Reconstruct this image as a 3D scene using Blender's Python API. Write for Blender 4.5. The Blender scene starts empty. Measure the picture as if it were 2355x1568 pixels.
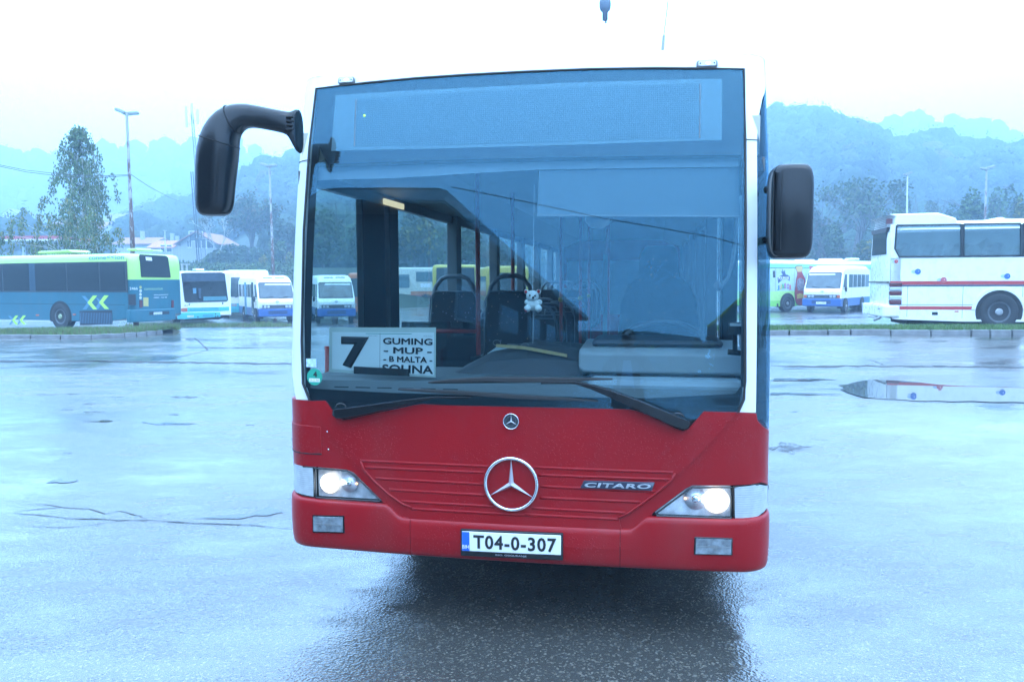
import bpy, bmesh, math, random
import numpy as np
from mathutils import Vector, Matrix
sc=bpy.context.scene; col=sc.collection
random.seed(7); rng=np.random.default_rng(11)
# ---------------------------------------------------------------- camera
FOC=1831.17;PITCH=.0760;ROLL=.0039;CH=1.8256      # focal length in picture units, 2354 wide
BX,BY,YAW=.0012,3.9389,.1800
cam_d=bpy.data.cameras.new('camera');cam=bpy.data.objects.new('camera',cam_d);col.objects.link(cam)
cam_d.sensor_width=36;cam_d.lens=FOC/2354*36;cam_d.clip_start=.05;cam_d.clip_end=4000
cam.matrix_world=Matrix.Translation((0,0,CH))@Matrix.Rotation(math.pi/2-PITCH,4,'X')@Matrix.Rotation(-ROLL,4,'Z')
sc.camera=cam
# ---------------------------------------------------------------- sky
w=bpy.data.worlds.new('World');sc.world=w;w.use_nodes=True
nt=w.node_tree;N=nt.nodes;Lk=nt.links
for n in list(N):N.remove(n)
out=N.new('ShaderNodeOutputWorld')
sky=N.new('ShaderNodeTexSky');sky.sky_type='NISHITA';sky.sun_disc=False
sky.sun_elevation=math.radians(50);sky.sun_rotation=math.radians(160)
b1=N.new('ShaderNodeBackground');b1.inputs[1].default_value=.05
Lk.new(sky.outputs[0],b1.inputs[0])
tc=N.new('ShaderNodeTexCoord');sx=N.new('ShaderNodeSeparateXYZ');Lk.new(tc.outputs['Generated'],sx.inputs[0])
mr=N.new('ShaderNodeMapRange');mr.inputs[1].default_value=0;mr.inputs[2].default_value=1;mr.inputs[3].default_value=1;mr.inputs[4].default_value=2.0
Lk.new(sx.outputs[2],mr.inputs[0])
b2=N.new('ShaderNodeBackground');b2.inputs[0].default_value=(1.74,2.70,4.05,1)
SKYK=1.12
mm=N.new('ShaderNodeMath');mm.operation='MULTIPLY';mm.inputs[1].default_value=SKYK
Lk.new(mr.outputs[0],mm.inputs[0]);Lk.new(mm.outputs[0],b2.inputs[1])
ad=N.new('ShaderNodeAddShader');Lk.new(b1.outputs[0],ad.inputs[0]);Lk.new(b2.outputs[0],ad.inputs[1]);Lk.new(ad.outputs[0],out.inputs[0])
# ---------------------------------------------------------------- sun behind cloud
sd=bpy.data.lights.new('sun','SUN');sd.energy=.6;sd.angle=math.radians(25);sd.color=(.75,.88,1)
so=bpy.data.objects.new('sun',sd);col.objects.link(so);so.rotation_euler=(math.radians(40),0,math.radians(20))
sc.view_settings.view_transform='Standard';sc.view_settings.look='None';sc.view_settings.exposure=0;sc.view_settings.gamma=1
sc.view_settings.use_curve_mapping=False
cy=sc.cycles;cy.use_denoising=True;cy.transparent_max_bounces=24;cy.max_bounces=10;cy.diffuse_bounces=3;cy.glossy_bounces=4
cy.volume_bounces=1;cy.sample_clamp_indirect=6;cy.caustics_reflective=False;cy.caustics_refractive=False

# ---------------------------------------------------------------- measuring: from a view direction to a place
def ray(u,v):
    X=(u-1177)/FOC;U=(784-v)/FOC
    cr,sr=math.cos(ROLL),math.sin(ROLL);x=cr*X+sr*U;ww=-sr*X+cr*U
    cp,sp=math.cos(PITCH),math.sin(PITCH)
    return (x,cp+sp*ww,-sp+cp*ww)
def at(u,v,D):
    d=ray(u,v);t=D/d[1];return Vector((t*d[0],D,CH+t*d[2]))
def toL(p,vec=False):
    s,c=math.sin(YAW),math.cos(YAW);x,y=(p[0],p[1]) if vec else (p[0]-BX,p[1]-BY)
    return (c*x-s*y,s*x+c*y,p[2])
def toW(p):
    s,c=math.sin(YAW),math.cos(YAW);return Vector((BX+p[0]*c+p[1]*s,BY-p[0]*s+p[1]*c,p[2]))
OL=toL((0,0,CH))
def L(u,v,lx=None,lb=None,z=None):
    o=OL;d=toL(ray(u,v),True)
    t=(lx-o[0])/d[0] if lx is not None else (lb-o[1])/d[1] if lb is not None else (z-o[2])/d[2]
    return Vector((o[0]+t*d[0],o[1]+t*d[1],o[2]+t*d[2]))
# front skin of the bus: s runs round the front and along the sides, z is height
RR=15.
def prof(z):
    t=max(0,z-1.15);return .02*t+.062*t*t
def hw(z):
    return 1.255 if z<1.2 else 1.255-.022*min(1.,((z-1.2)/1.6))**2-(.5*(z-2.84)**2 if z>2.84 else 0)
RC=.16
def plan(s,z):
    w_=hw(z);r=RC;sg=1 if s>=0 else -1;s=abs(s)
    p0=math.asin((w_-r)/RR);xc=w_-r*(1-math.sin(p0));b0=prof(z)
    if s<=xc:return sg*s,b0+s*s/2/RR
    bc=b0+xc*xc/2/RR;ph=p0+(s-xc)/r
    if ph<math.pi/2:return sg*(xc+r*(math.sin(ph)-math.sin(p0))),bc+r*(math.cos(p0)-math.cos(ph))
    return sg*w_,bc+r*math.cos(p0)+(s-(xc+r*(math.pi/2-p0)))
def P(s,z,off=0.):
    x,b=plan(s,z)
    if off==0:return Vector((x,b,z))
    e=.004
    a=Vector((*plan(s-e,z),z));c=Vector((*plan(s+e,z),z));d=Vector((*plan(s,z-e),z-e));f=Vector((*plan(s,z+e),z+e))
    n=(c-a).cross(f-d).normalized()
    return Vector((x,b,z))+n*off
def F(u,v):
    o=OL;d=toL(ray(u,v),True);t=(0-o[1])/d[1];s=z=0
    for i in range(40):
        p=[o[k]+t*d[k] for k in range(3)];z=p[2];w_=hw(z);r=RC
        x=max(-w_+.0005,min(w_-.0005,p[0]));p0=math.asin((w_-r)/RR);xc=w_-r*(1-math.sin(p0));a=abs(x)
        s=a if a<=xc else xc+r*(math.asin(min(1,(a-xc)/r+math.sin(p0)))-p0)
        s=math.copysign(s,x);t+=(plan(s,z)[1]-p[1])/d[1]*.7
    return (s,z)
def zoom(x0,y0,k):      # reading off an enlarged detail
    return lambda X,Y:((X/k+x0)/1.6992,(Y/k+y0)/1.6992)
q3=zoom(1100,150,2.091);q4=zoom(2050,150,1.9625);q5=zoom(1100,900,2.091);q6=zoom(2000,900,1.96);q7=zoom(1100,1550,2.091);q8=zoom(2050,1550,2.0909)
def F7(X,Y):return F(*q7(X,Y))
def F8(X,Y):return F(*q8(X,Y))
# ---------------------------------------------------------------- materials
MATS={}
def M(name,c,rough=.5,metal=0.,noise=.07,ns=6.,bump=0.,bs=60.,coat=0.,spec=.5,dirt=0.,emit=None,es=1.,sheen=0):
    if name in MATS:return MATS[name]
    m=bpy.data.materials.new(name);m.use_nodes=True;n=m.node_tree.nodes;l=m.node_tree.links;b=n['Principled BSDF']
    b.inputs['Roughness'].default_value=rough;b.inputs['Metallic'].default_value=metal
    b.inputs['Coat Weight'].default_value=coat;b.inputs['Coat Roughness'].default_value=.06;b.inputs['Specular IOR Level'].default_value=spec
    t=n.new('ShaderNodeTexCoord');a=n.new('ShaderNodeTexNoise');a.inputs['Scale'].default_value=ns;a.inputs['Detail'].default_value=6
    l.new(t.outputs['Object'],a.inputs['Vector'])
    r=n.new('ShaderNodeMapRange');r.inputs[1].default_value=.3;r.inputs[2].default_value=.7;r.inputs[3].default_value=1-noise;r.inputs[4].default_value=1+noise
    l.new(a.outputs[0],r.inputs[0])
    x=n.new('ShaderNodeVectorMath');x.operation='SCALE';x.inputs[0].default_value=c[:3];l.new(r.outputs[0],x.inputs['Scale'])
    last=x.outputs[0]
    if dirt>0:
        a2=n.new('ShaderNodeTexNoise');a2.inputs['Scale'].default_value=1.3;a2.inputs['Detail'].default_value=8
        mp=n.new('ShaderNodeMapping');mp.inputs['Scale'].default_value=(3,3,.7);l.new(t.outputs['Object'],mp.inputs[0]);l.new(mp.outputs[0],a2.inputs['Vector'])
        r2=n.new('ShaderNodeMapRange');r2.inputs[1].default_value=.5;r2.inputs[2].default_value=.75;r2.inputs[3].default_value=0;r2.inputs[4].default_value=dirt
        l.new(a2.outputs[0],r2.inputs[0]);mx=n.new('ShaderNodeMix');mx.data_type='RGBA';l.new(r2.outputs[0],mx.inputs[0]);l.new(last,mx.inputs[6]);mx.inputs[7].default_value=(.12,.11,.1,1);last=mx.outputs[2]
    l.new(last,b.inputs['Base Color'])
    rr=n.new('ShaderNodeMapRange');rr.inputs[3].default_value=max(.01,rough*.85);rr.inputs[4].default_value=min(1,rough*1.15);l.new(a.outputs[0],rr.inputs[0]);l.new(rr.outputs[0],b.inputs['Roughness'])
    if bump>0:
        a3=n.new('ShaderNodeTexNoise');a3.inputs['Scale'].default_value=bs;a3.inputs['Detail'].default_value=4;l.new(t.outputs['Object'],a3.inputs['Vector'])
        bp=n.new('ShaderNodeBump');bp.inputs['Strength'].default_value=bump;bp.inputs['Distance'].default_value=.01;l.new(a3.outputs[0],bp.inputs['Height']);l.new(bp.outputs[0],b.inputs['Normal'])
    if emit:
        b.inputs['Emission Color'].default_value=(*emit,1);b.inputs['Emission Strength'].default_value=es
    MATS[name]=m;return m
def glass(name,tint=(.8,.9,.88),refl=1.0,rcol=(1,1,1),rough=0.,ior=1.5,fog=0.,fcol=(.5,.6,.6)):
    if name in MATS:return MATS[name]
    m=bpy.data.materials.new(name);m.use_nodes=True;n=m.node_tree.nodes;l=m.node_tree.links
    n.remove(n['Principled BSDF']);o=n['Material Output']
    t=n.new('ShaderNodeBsdfTransparent');t.inputs[0].default_value=(*tint,1)
    g=n.new('ShaderNodeBsdfGlossy');g.inputs['Roughness'].default_value=rough;g.inputs[0].default_value=(*rcol,1)
    base=t.outputs[0]
    if fog>0:
        d=n.new('ShaderNodeBsdfDiffuse');d.inputs[0].default_value=(*fcol,1);mf=n.new('ShaderNodeMixShader')
        tc=n.new('ShaderNodeTexCoord');nz=n.new('ShaderNodeTexNoise');nz.inputs['Scale'].default_value=1.6;nz.inputs['Detail'].default_value=5;l.new(tc.outputs['Object'],nz.inputs['Vector'])
        r=n.new('ShaderNodeMapRange');r.inputs[1].default_value=.3;r.inputs[2].default_value=.7;r.inputs[3].default_value=fog*.75;r.inputs[4].default_value=min(1,fog*1.25)
        l.new(nz.outputs[0],r.inputs[0]);l.new(r.outputs[0],mf.inputs[0]);l.new(t.outputs[0],mf.inputs[1]);l.new(d.outputs[0],mf.inputs[2]);base=mf.outputs[0]
    ge=n.new('ShaderNodeNewGeometry');dt=n.new('ShaderNodeVectorMath');dt.operation='DOT_PRODUCT';l.new(ge.outputs['Incoming'],dt.inputs[0]);l.new(ge.outputs['Normal'],dt.inputs[1])
    def mth(op,a,b_):
        x=n.new('ShaderNodeMath');x.operation=op
        for i,q in enumerate((a,b_)):
            if q is None:continue
            if isinstance(q,(int,float)):x.inputs[i].default_value=q
            else:l.new(q,x.inputs[i])
        return x
    r0=((ior-1)/(ior+1))**2*2
    ab=mth('ABSOLUTE',dt.outputs['Value'],None);om=mth('SUBTRACT',1.,ab.outputs[0]);pw=mth('POWER',om.outputs[0],5.);ml=mth('MULTIPLY_ADD',pw.outputs[0],1-r0);ml.inputs[2].default_value=r0
    k=mth('MULTIPLY',ml.outputs[0],refl);k.use_clamp=True
    mx=n.new('ShaderNodeMixShader');l.new(k.outputs[0],mx.inputs[0]);l.new(base,mx.inputs[1]);l.new(g.outputs[0],mx.inputs[2]);l.new(mx.outputs[0],o.inputs[0])
    MATS[name]=m;return m
RED=M('red_paint',(.30,.002,.005),.36,coat=.10,noise=.06,ns=2.,bump=.10,bs=180,dirt=.10,spec=.28)
WHITE=M('white_paint',(.82,.82,.80),.3,coat=.3,noise=.02)
BLACKP=M('black_plastic',(.006,.0065,.008),.24,noise=.15,bump=.03,bs=200)
RUBBER=M('rubber',(.018,.018,.018),.6)
FRIT=M('frit',(.016,.017,.02),.35,noise=.03)
CHROME=M('chrome',(.75,.76,.78),.12,metal=1,noise=.02)
GREYP=M('grey_plastic',(.16,.17,.175),.5,noise=.05)
LGREY=M('light_grey_plastic',(.42,.45,.46),.45,noise=.04)
DARK=M('dark_void',(.012,.012,.012),.8)
STEEL=M('steel',(.35,.36,.37),.45,metal=.7,noise=.1)
n=RED.node_tree.nodes;l=RED.node_tree.links;t=n.new('ShaderNodeTexCoord');vo=n.new('ShaderNodeTexVoronoi');vo.inputs['Scale'].default_value=85;l.new(t.outputs['Object'],vo.inputs['Vector'])
rb=n.new('ShaderNodeMapRange');rb.inputs[1].default_value=.10;rb.inputs[2].default_value=.26;rb.inputs[3].default_value=1;rb.inputs[4].default_value=0;l.new(vo.outputs['Distance'],rb.inputs[0])
nb=n.new('ShaderNodeTexNoise');nb.inputs['Scale'].default_value=2.5;l.new(t.outputs['Object'],nb.inputs['Vector']);rk=n.new('ShaderNodeMapRange');rk.inputs[1].default_value=.42;rk.inputs[2].default_value=.6;l.new(nb.outputs[0],rk.inputs[0])
mu=n.new('ShaderNodeMath');mu.operation='MULTIPLY';l.new(rb.outputs[0],mu.inputs[0]);l.new(rk.outputs[0],mu.inputs[1])
bb_=n.new('ShaderNodeBump');bb_.inputs['Strength'].default_value=.9;bb_.inputs['Distance'].default_value=.0025;l.new(mu.outputs[0],bb_.inputs['Height']);pb=n['Principled BSDF'];l.new(pb.inputs['Normal'].links[0].from_socket,bb_.inputs['Normal']);l.new(bb_.outputs[0],pb.inputs['Normal']);l.new(bb_.outputs[0],pb.inputs['Coat Normal'])
# ---------------------------------------------------------------- mesh builder
def mesh_obj(name,verts,faces,mat=None,parent=None,smooth=False,bev=0.):
    me=bpy.data.meshes.new(name);me.from_pydata([tuple(v) for v in verts],[],faces);me.update()
    if mat:me.materials.append(mat)
    if smooth:me.polygons.foreach_set('use_smooth',[True]*len(me.polygons))
    o=bpy.data.objects.new(name,me);col.objects.link(o)
    if parent:o.parent=parent
    if bev:
        b=o.modifiers.new('bevel','BEVEL');b.width=bev;b.segments=2;b.limit_method='ANGLE';b.angle_limit=math.radians(40)
    return o
class MB:
    def __init__(s):s.v=[];s.f=[]
    def add(s,v,f):
        k=len(s.v);s.v+= [tuple(x) for x in v];s.f+=[tuple(i+k for i in g) for g in f];return s
    def box(s,a,b,mat=None):
        x0,y0,z0=a;x1,y1,z1=b
        v=[Vector(p) for p in((x0,y0,z0),(x1,y0,z0),(x1,y1,z0),(x0,y1,z0),(x0,y0,z1),(x1,y0,z1),(x1,y1,z1),(x0,y1,z1))]
        if mat is not None:v=[mat@p for p in v]
        return s.add(v,[(0,3,2,1),(4,5,6,7),(0,1,5,4),(1,2,6,5),(2,3,7,6),(3,0,4,7)])
    def tube(s,pts,r,n=8,cap=True):
        pts=[Vector(p) for p in pts];rs=r if isinstance(r,(list,tuple)) else [r]*len(pts)
        rings=[]
        for i,p in enumerate(pts):
            d=(pts[min(i+1,len(pts)-1)]-pts[max(i-1,0)]).normalized()
            u=d.cross(Vector((0,0,1)));u=u.normalized() if u.length>.05 else d.cross(Vector((0,1,0))).normalized();w_=d.cross(u)
            rings.append([p+(u*math.cos(a)+w_*math.sin(a))*rs[i] for a in [2*math.pi*k/n for k in range(n)]])
        v=[q for r_ in rings for q in r_];f=[]
        for i in range(len(pts)-1):
            for k in range(n):f.append((i*n+k,i*n+(k+1)%n,(i+1)*n+(k+1)%n,(i+1)*n+k))
        if cap:f.append(tuple(range(n))[::-1]);f.append(tuple((len(pts)-1)*n+k for k in range(n)))
        return s.add(v,f)
    def loft(s,rings,closed_ends=True):
        n=len(rings[0]);v=[q for r_ in rings for q in r_];f=[]
        for i in range(len(rings)-1):
            for k in range(n):f.append((i*n+k,i*n+(k+1)%n,(i+1)*n+(k+1)%n,(i+1)*n+k))
        if closed_ends:f.append(tuple(range(n))[::-1]);f.append(tuple((len(rings)-1)*n+k for k in range(n)))
        return s.add(v,f)
    def sphere(s,c,r,nu=12,nv=8,sc_=(1,1,1)):
        v=[];f=[];c=Vector(c)
        for j in range(nv+1):
            t=math.pi*j/nv
            for i in range(nu):
                a=2*math.pi*i/nu;v.append(c+Vector((r*sc_[0]*math.sin(t)*math.cos(a),r*sc_[1]*math.sin(t)*math.sin(a),r*sc_[2]*math.cos(t))))
        for j in range(nv):
            for i in range(nu):f.append((j*nu+i,(j+1)*nu+i,(j+1)*nu+(i+1)%nu,j*nu+(i+1)%nu))
        return s.add(v,f)
    def cyl(s,c,axis,r,h,n=24,r2=None):
        c=Vector(c);ax=Vector(axis).normalized();return s.tube([c,c+ax*h],[r,r if r2 is None else r2],n)
    def build(s,name,mat,parent=None,smooth=False,bev=0.):
        return mesh_obj(name,s.v,s.f,mat,parent,smooth,bev)
def smooth_by_angle(o,deg=35):
    me=o.data;me.polygons.foreach_set('use_smooth',[True]*len(me.polygons))
    bm=bmesh.new();bm.from_mesh(me)
    for e in bm.edges:
        if len(e.link_faces)==2 and e.calc_face_angle(0)>math.radians(deg):e.smooth=False
    bm.to_mesh(me);bm.free();return o
def empty(name,loc=(0,0,0),rz=0.,label=None,cat=None,group=None,kind=None):
    o=bpy.data.objects.new(name,None);col.objects.link(o);o.location=loc;o.rotation_euler=(0,0,rz);o.empty_display_size=.2
    return tag(o,label,cat,group,kind)
def tag(o,label=None,cat=None,group=None,kind=None):
    if label:o['label']=label
    if cat:o['category']=cat
    if group:o['group']=group
    if kind:o['kind']=kind
    return o
def grid_poly(poly,cell):
    bm=bmesh.new();vs=[bm.verts.new((x,y,0)) for x,y in poly];f=bm.faces.new(vs)
    xs=[p[0] for p in poly];ys=[p[1] for p in poly]
    for ax,lo,hi in ((0,min(xs),max(xs)),(1,min(ys),max(ys))):
        k=math.ceil(lo/cell)
        while k*cell<hi:
            no=(1,0,0) if ax==0 else (0,1,0);co=(k*cell+1e-5,0,0) if ax==0 else (0,k*cell+1e-5,0)
            bmesh.ops.bisect_plane(bm,geom=bm.verts[:]+bm.edges[:]+bm.faces[:],plane_co=co,plane_no=no);k+=1
    bmesh.ops.recalc_face_normals(bm,faces=bm.faces[:])
    if bm.faces and sum(f.normal.z for f in bm.faces)<0:bmesh.ops.reverse_faces(bm,faces=bm.faces[:])
    return bm
def panel(name,poly,off,thick,mat,parent,cell=.07,fn=None,rim=True,bev=0.,smooth=True):
    """plate following the bus skin; poly in (s,z); thick goes inwards"""
    fn=fn or P
    bm=grid_poly(poly,cell)
    base={v:(v.co.x,v.co.y) for v in bm.verts}
    if rim and thick>0:
        edges=[e for e in bm.edges if len(e.link_faces)==1]
        r=bmesh.ops.extrude_edge_only(bm,edges=edges)
        newv=[g for g in r['geom'] if isinstance(g,bmesh.types.BMVert)]
        pos={}
        for v in newv:pos[v]=Vector(fn(v.co.x,v.co.y,off-thick))
        for v,(a,b) in base.items():v.co=fn(a,b,off)
        for v,p in pos.items():v.co=p
        for f in bm.faces:f.smooth=smooth
        for e in edges:e.smooth=False
    else:
        for v,(a,b) in base.items():v.co=fn(a,b,off)
        for f in bm.faces:f.smooth=smooth
    me=bpy.data.meshes.new(name);bm.to_mesh(me);bm.free();me.materials.append(mat)
    o=bpy.data.objects.new(name,me);col.objects.link(o);o.parent=parent
    if bev:
        b=o.modifiers.new('bevel','BEVEL');b.width=bev;b.segments=2;b.limit_method='ANGLE';b.angle_limit=math.radians(60)
    return o
def text_mesh(body,w_,h_,bold=0.,spacing=1.,shear=0.):
    cu=bpy.data.curves.new('lettering','FONT');cu.body=body;cu.size=1;cu.bevel_depth=bold*.9;cu.bevel_resolution=0;cu.space_character=spacing;cu.shear=shear;cu.resolution_u=3
    o=bpy.data.objects.new('lettering',cu);col.objects.link(o)
    me=bpy.data.meshes.new_from_object(o.evaluated_get(bpy.context.evaluated_depsgraph_get()));bpy.data.objects.remove(o);bpy.data.curves.remove(cu)
    n=len(me.vertices);a=np.zeros(n*3);me.vertices.foreach_get('co',a);a=a.reshape(-1,3)
    lo,hi=a.min(0),a.max(0);a[:,0]=(a[:,0]-(lo[0]+hi[0])/2)/(hi[0]-lo[0])*w_
    a[:,1]=(a[:,1]-(lo[1]+hi[1])/2)/(hi[1]-lo[1])*h_
    a[:,2]=a[:,2]*h_*.35
    return me,a
def text_on(name,body,w_,h_,place,mat,parent,bold=0.,spacing=1.,shear=0.):
    """place(x,y)->point ; lettering centred on 0,0"""
    me,a=text_mesh(body,w_,h_,bold,spacing,shear)
    e_=h_*.1;o0=Vector(place(0,0));n_=(Vector(place(e_,0))-o0).cross(Vector(place(0,e_))-o0).normalized()
    a=np.array([tuple(Vector(place(p[0],p[1]))+n_*p[2]) for p in a]);me.vertices.foreach_set('co',a.ravel());me.update();me.materials.clear();me.materials.append(mat)
    o=bpy.data.objects.new(name,me);col.objects.link(o);o.parent=parent;return o
def plane_place(c,ux,uy,off=0.):
    c=Vector(c);ux=Vector(ux).normalized();uy=Vector(uy).normalized();n=ux.cross(uy)
    return lambda x,y:c+ux*x+uy*y+n*off
def ring_at(c,ax,ay,rx,ry,n=24,p=2.6):
    r=[]
    for k in range(n):
        t_=2*math.pi*k/n;ct,st=math.cos(t_),math.sin(t_)
        r.append(c+ax*(math.copysign(abs(ct)**(2/p),ct)*rx)+ay*(math.copysign(abs(st)**(2/p),st)*ry))
    return r
# ================================================================ GROUND AND HILLS
def SM(x,a,b):
    t=min(1,max(0,(x-a)/(b-a)));return t*t*(3-2*t)
def gz(X,Y):
    return (.19*SM(X,1.8,5)*SM(Y,6,10.5)+.13*SM(X,4,9)*SM(Y,15.5,20))*(1-SM(Y,26,40))-.43*SM(Y,30,40)*(1-SM(X,3,15))
def ground_at(u,v):
    d=ray(u,v);t=(0-CH)/d[2]
    for _ in range(30):
        X,Y=t*d[0],t*d[1];t=(gz(X,Y)-CH)/d[2]
    return Vector((t*d[0],t*d[1],gz(t*d[0],t*d[1])))
def asphalt_mat():
    m=bpy.data.materials.new('wet_asphalt');m.use_nodes=True;n=m.node_tree.nodes;l=m.node_tree.links;b=n['Principled BSDF']
    t=n.new('ShaderNodeTexCoord')
    def noise(s,d=5,sc_=None,rough=.5):
        a=n.new('ShaderNodeTexNoise');a.inputs['Scale'].default_value=s;a.inputs['Detail'].default_value=d;a.inputs['Roughness'].default_value=rough
        if sc_:
            mp=n.new('ShaderNodeMapping');mp.inputs['Scale'].default_value=sc_;l.new(t.outputs['Object'],mp.inputs[0]);l.new(mp.outputs[0],a.inputs['Vector'])
        else:l.new(t.outputs['Object'],a.inputs['Vector'])
        return a.outputs[0]
    def mapr(x,a,b_,c,d):
        r=n.new('ShaderNodeMapRange');r.inputs[1].default_value=a;r.inputs[2].default_value=b_;r.inputs[3].default_value=c;r.inputs[4].default_value=d;l.new(x,r.inputs[0]);return r.outputs[0]
    vo=n.new('ShaderNodeTexVoronoi');vo.inputs['Scale'].default_value=95;l.new(t.outputs['Object'],vo.inputs['Vector'])
    bw=n.new('ShaderNodeRGBToBW');l.new(vo.outputs['Color'],bw.inputs[0])
    base=n.new('ShaderNodeMix');base.data_type='RGBA';base.inputs[6].default_value=(.056,.053,.047,1);base.inputs[7].default_value=(.30,.27,.22,1);l.new(mapr(bw.outputs[0],.66,.9,0,.45),base.inputs[0])
    pt=n.new('ShaderNodeMix');pt.data_type='RGBA';pt.blend_type='MULTIPLY';pt.inputs[0].default_value=1;l.new(base.outputs[2],pt.inputs[6])
    g=n.new('ShaderNodeCombineColor');pv=mapr(noise(.35,6),.3,.7,.75,1.3)
    for i in range(3):l.new(pv,g.inputs[i])
    l.new(g.outputs[0],pt.inputs[7]);l.new(pt.outputs[2],b.inputs['Base Color'])
    # standing water between the stones, patchy
    wet=noise(.22,5,(1,1.6,1),.6);wet2=noise(1.4,6,(1,2.2,1),.65)
    ma=n.new('ShaderNodeMath');ma.operation='MULTIPLY_ADD';ma.inputs[1].default_value=.45;l.new(wet2,ma.inputs[0]);l.new(wet,ma.inputs[2])
    wv=ma.outputs[0]
    l.new(mapr(wv,.62,.84,.30,.09),b.inputs['Roughness'])
    b.inputs['Specular IOR Level'].default_value=1.0
    b.inputs['Coat Weight'].default_value=.7;b.inputs['Coat Roughness'].default_value=.16;b.inputs['Coat IOR'].default_value=1.5
    bp=n.new('ShaderNodeBump');bp.inputs['Distance'].default_value=.006;l.new(mapr(wv,.62,.86,.62,.03),bp.inputs['Strength'])
    mb=n.new('ShaderNodeMath');mb.operation='ADD';v2=n.new('ShaderNodeTexVoronoi');v2.inputs['Scale'].default_value=70;l.new(t.outputs['Object'],v2.inputs['Vector'])
    l.new(v2.outputs[0],mb.inputs[0]);l.new(noise(30,4),mb.inputs[1]);l.new(mb.outputs[0],bp.inputs['Height'])
    bp2=n.new('ShaderNodeBump');bp2.inputs['Distance'].default_value=.05;bp2.inputs['Strength'].default_value=.10;l.new(noise(1.1,3),bp2.inputs['Height']);l.new(bp.outputs[0],bp2.inputs['Normal'])
    l.new(bp2.outputs[0],b.inputs['Normal']);l.new(bp2.outputs[0],b.inputs['Coat Normal']);return m
ASPH=asphalt_mat()
xs=list(np.arange(-60,-30,3.))+list(np.arange(-30,32,1.))+list(np.arange(32,63,3.));ys=list(np.arange(-75,0,5.))+list(np.arange(0,50,1.))+list(np.arange(50,86,3.))
v=[(x,y,gz(x,y)) for y in ys for x in xs];nx=len(xs);f=[(j*nx+i,j*nx+i+1,(j+1)*nx+i+1,(j+1)*nx+i) for j in range(len(ys)-1) for i in range(nx-1)]
ground=mesh_obj('ground',v,f,ASPH,None,True);tag(ground,'wide wet asphalt yard with cracks and puddles',kind='structure')
# cracks: thin open seams laid along measured lines
CRK=M('crack',(.012,.012,.012),.7)
def strip(name,pts,wid,jit,off=.004,mat=CRK,seed=0,fade=True):
    r=random.Random(seed);P_=[]
    for i in range(len(pts)-1):
        a,c=pts[i],pts[i+1];n=max(2,int((c-a).length/.12))
        for k in range(n):P_.append(a.lerp(c,k/n))
    P_.append(pts[-1]);v=[];f=[]
    for i,p in enumerate(P_):
        d=(P_[min(i+1,len(P_)-1)]-P_[max(i-1,0)]).normalized();s=Vector((-d.y,d.x,0));j=r.uniform(-jit,jit);w_=wid*r.uniform(.25,1.3)*(min(1,min(i,len(P_)-1-i)/4+.15) if fade else 1)
        for q in(-1,1):
            c=p+s*(j+q*w_);v.append((c.x,c.y,gz(c.x,c.y)+off))
    f=[(2*i,2*i+1,2*i+3,2*i+2) for i in range(len(P_)-1)];o=mesh_obj(name,v,f,mat,ground);return o
qa=zoom(0,1250,1.8443)
def GA(X,Y):return ground_at(*qa(X,Y))
strip('crack',[GA(-40,298),GA(300,300),GA(700,298),GA(1000,303),GA(1300,306),GA(1600,312),GA(1900,316),GA(2105,314)],.15,.08,seed=1,fade=False)
strip('crack',[GA(420,300),GA(560,292),GA(700,297),GA(860,304)],.06,.06,seed=2)
strip('crack',[GA(1290,199),GA(1700,203),GA(2100,197)],.05,.03,seed=3)
strip('crack',[GA(0,1387),GA(160,1395),GA(380,1418),GA(500,1430),GA(700,1435),GA(850,1445),GA(960,1445),GA(1100,1443),GA(1250,1458),GA(1500,1470),GA(1850,1480),GA(2000,1498),GA(2110,1500)],.008,.008,seed=4)
strip('crack',[GA(100,1382),GA(250,1365),GA(420,1352),GA(450,1350)],.008,.006,seed=5)
strip('crack',[GA(150,1328),GA(330,1328),GA(450,1350),GA(640,1362),GA(760,1395),GA(860,1378),GA(960,1400),GA(1040,1425),GA(1060,1443)],.006,.008,seed=6)
strip('crack',[GA(130,1475),GA(260,1490),GA(500,1492),GA(700,1470),GA(850,1446)],.006,.006,seed=7)
strip('crack',[GA(270,1490),GA(360,1460),GA(500,1430)],.004,.006,seed=8)
strip('crack',[GA(1100,1425),GA(1210,1398),GA(1290,1408)],.005,.006,seed=9)
strip('crack',[GA(1450,1358),GA(1540,1368),GA(1700,1352),GA(1880,1342)],.003,.006,seed=10)
strip('crack',[GA(1200,130),GA(1400,128),GA(1500,215),GA(1390,245),GA(1200,285)],.02,.03,seed=11)
qb=zoom(2950,1200,1.96)
def GB(X,Y):return ground_at(*qb(X,Y))
strip('crack',[GB(100,450),GB(400,455),GB(700,450),GB(1000,453),GB(1350,455),GB(2100,460)],.12,.08,seed=12)
strip('crack',[GB(400,1015),GB(600,1022),GB(850,1030),GB(1000,1025)],.004,.008,seed=13)
strip('crack',[GB(860,400),GB(960,430),GB(990,452)],.015,.02,seed=14)
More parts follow.
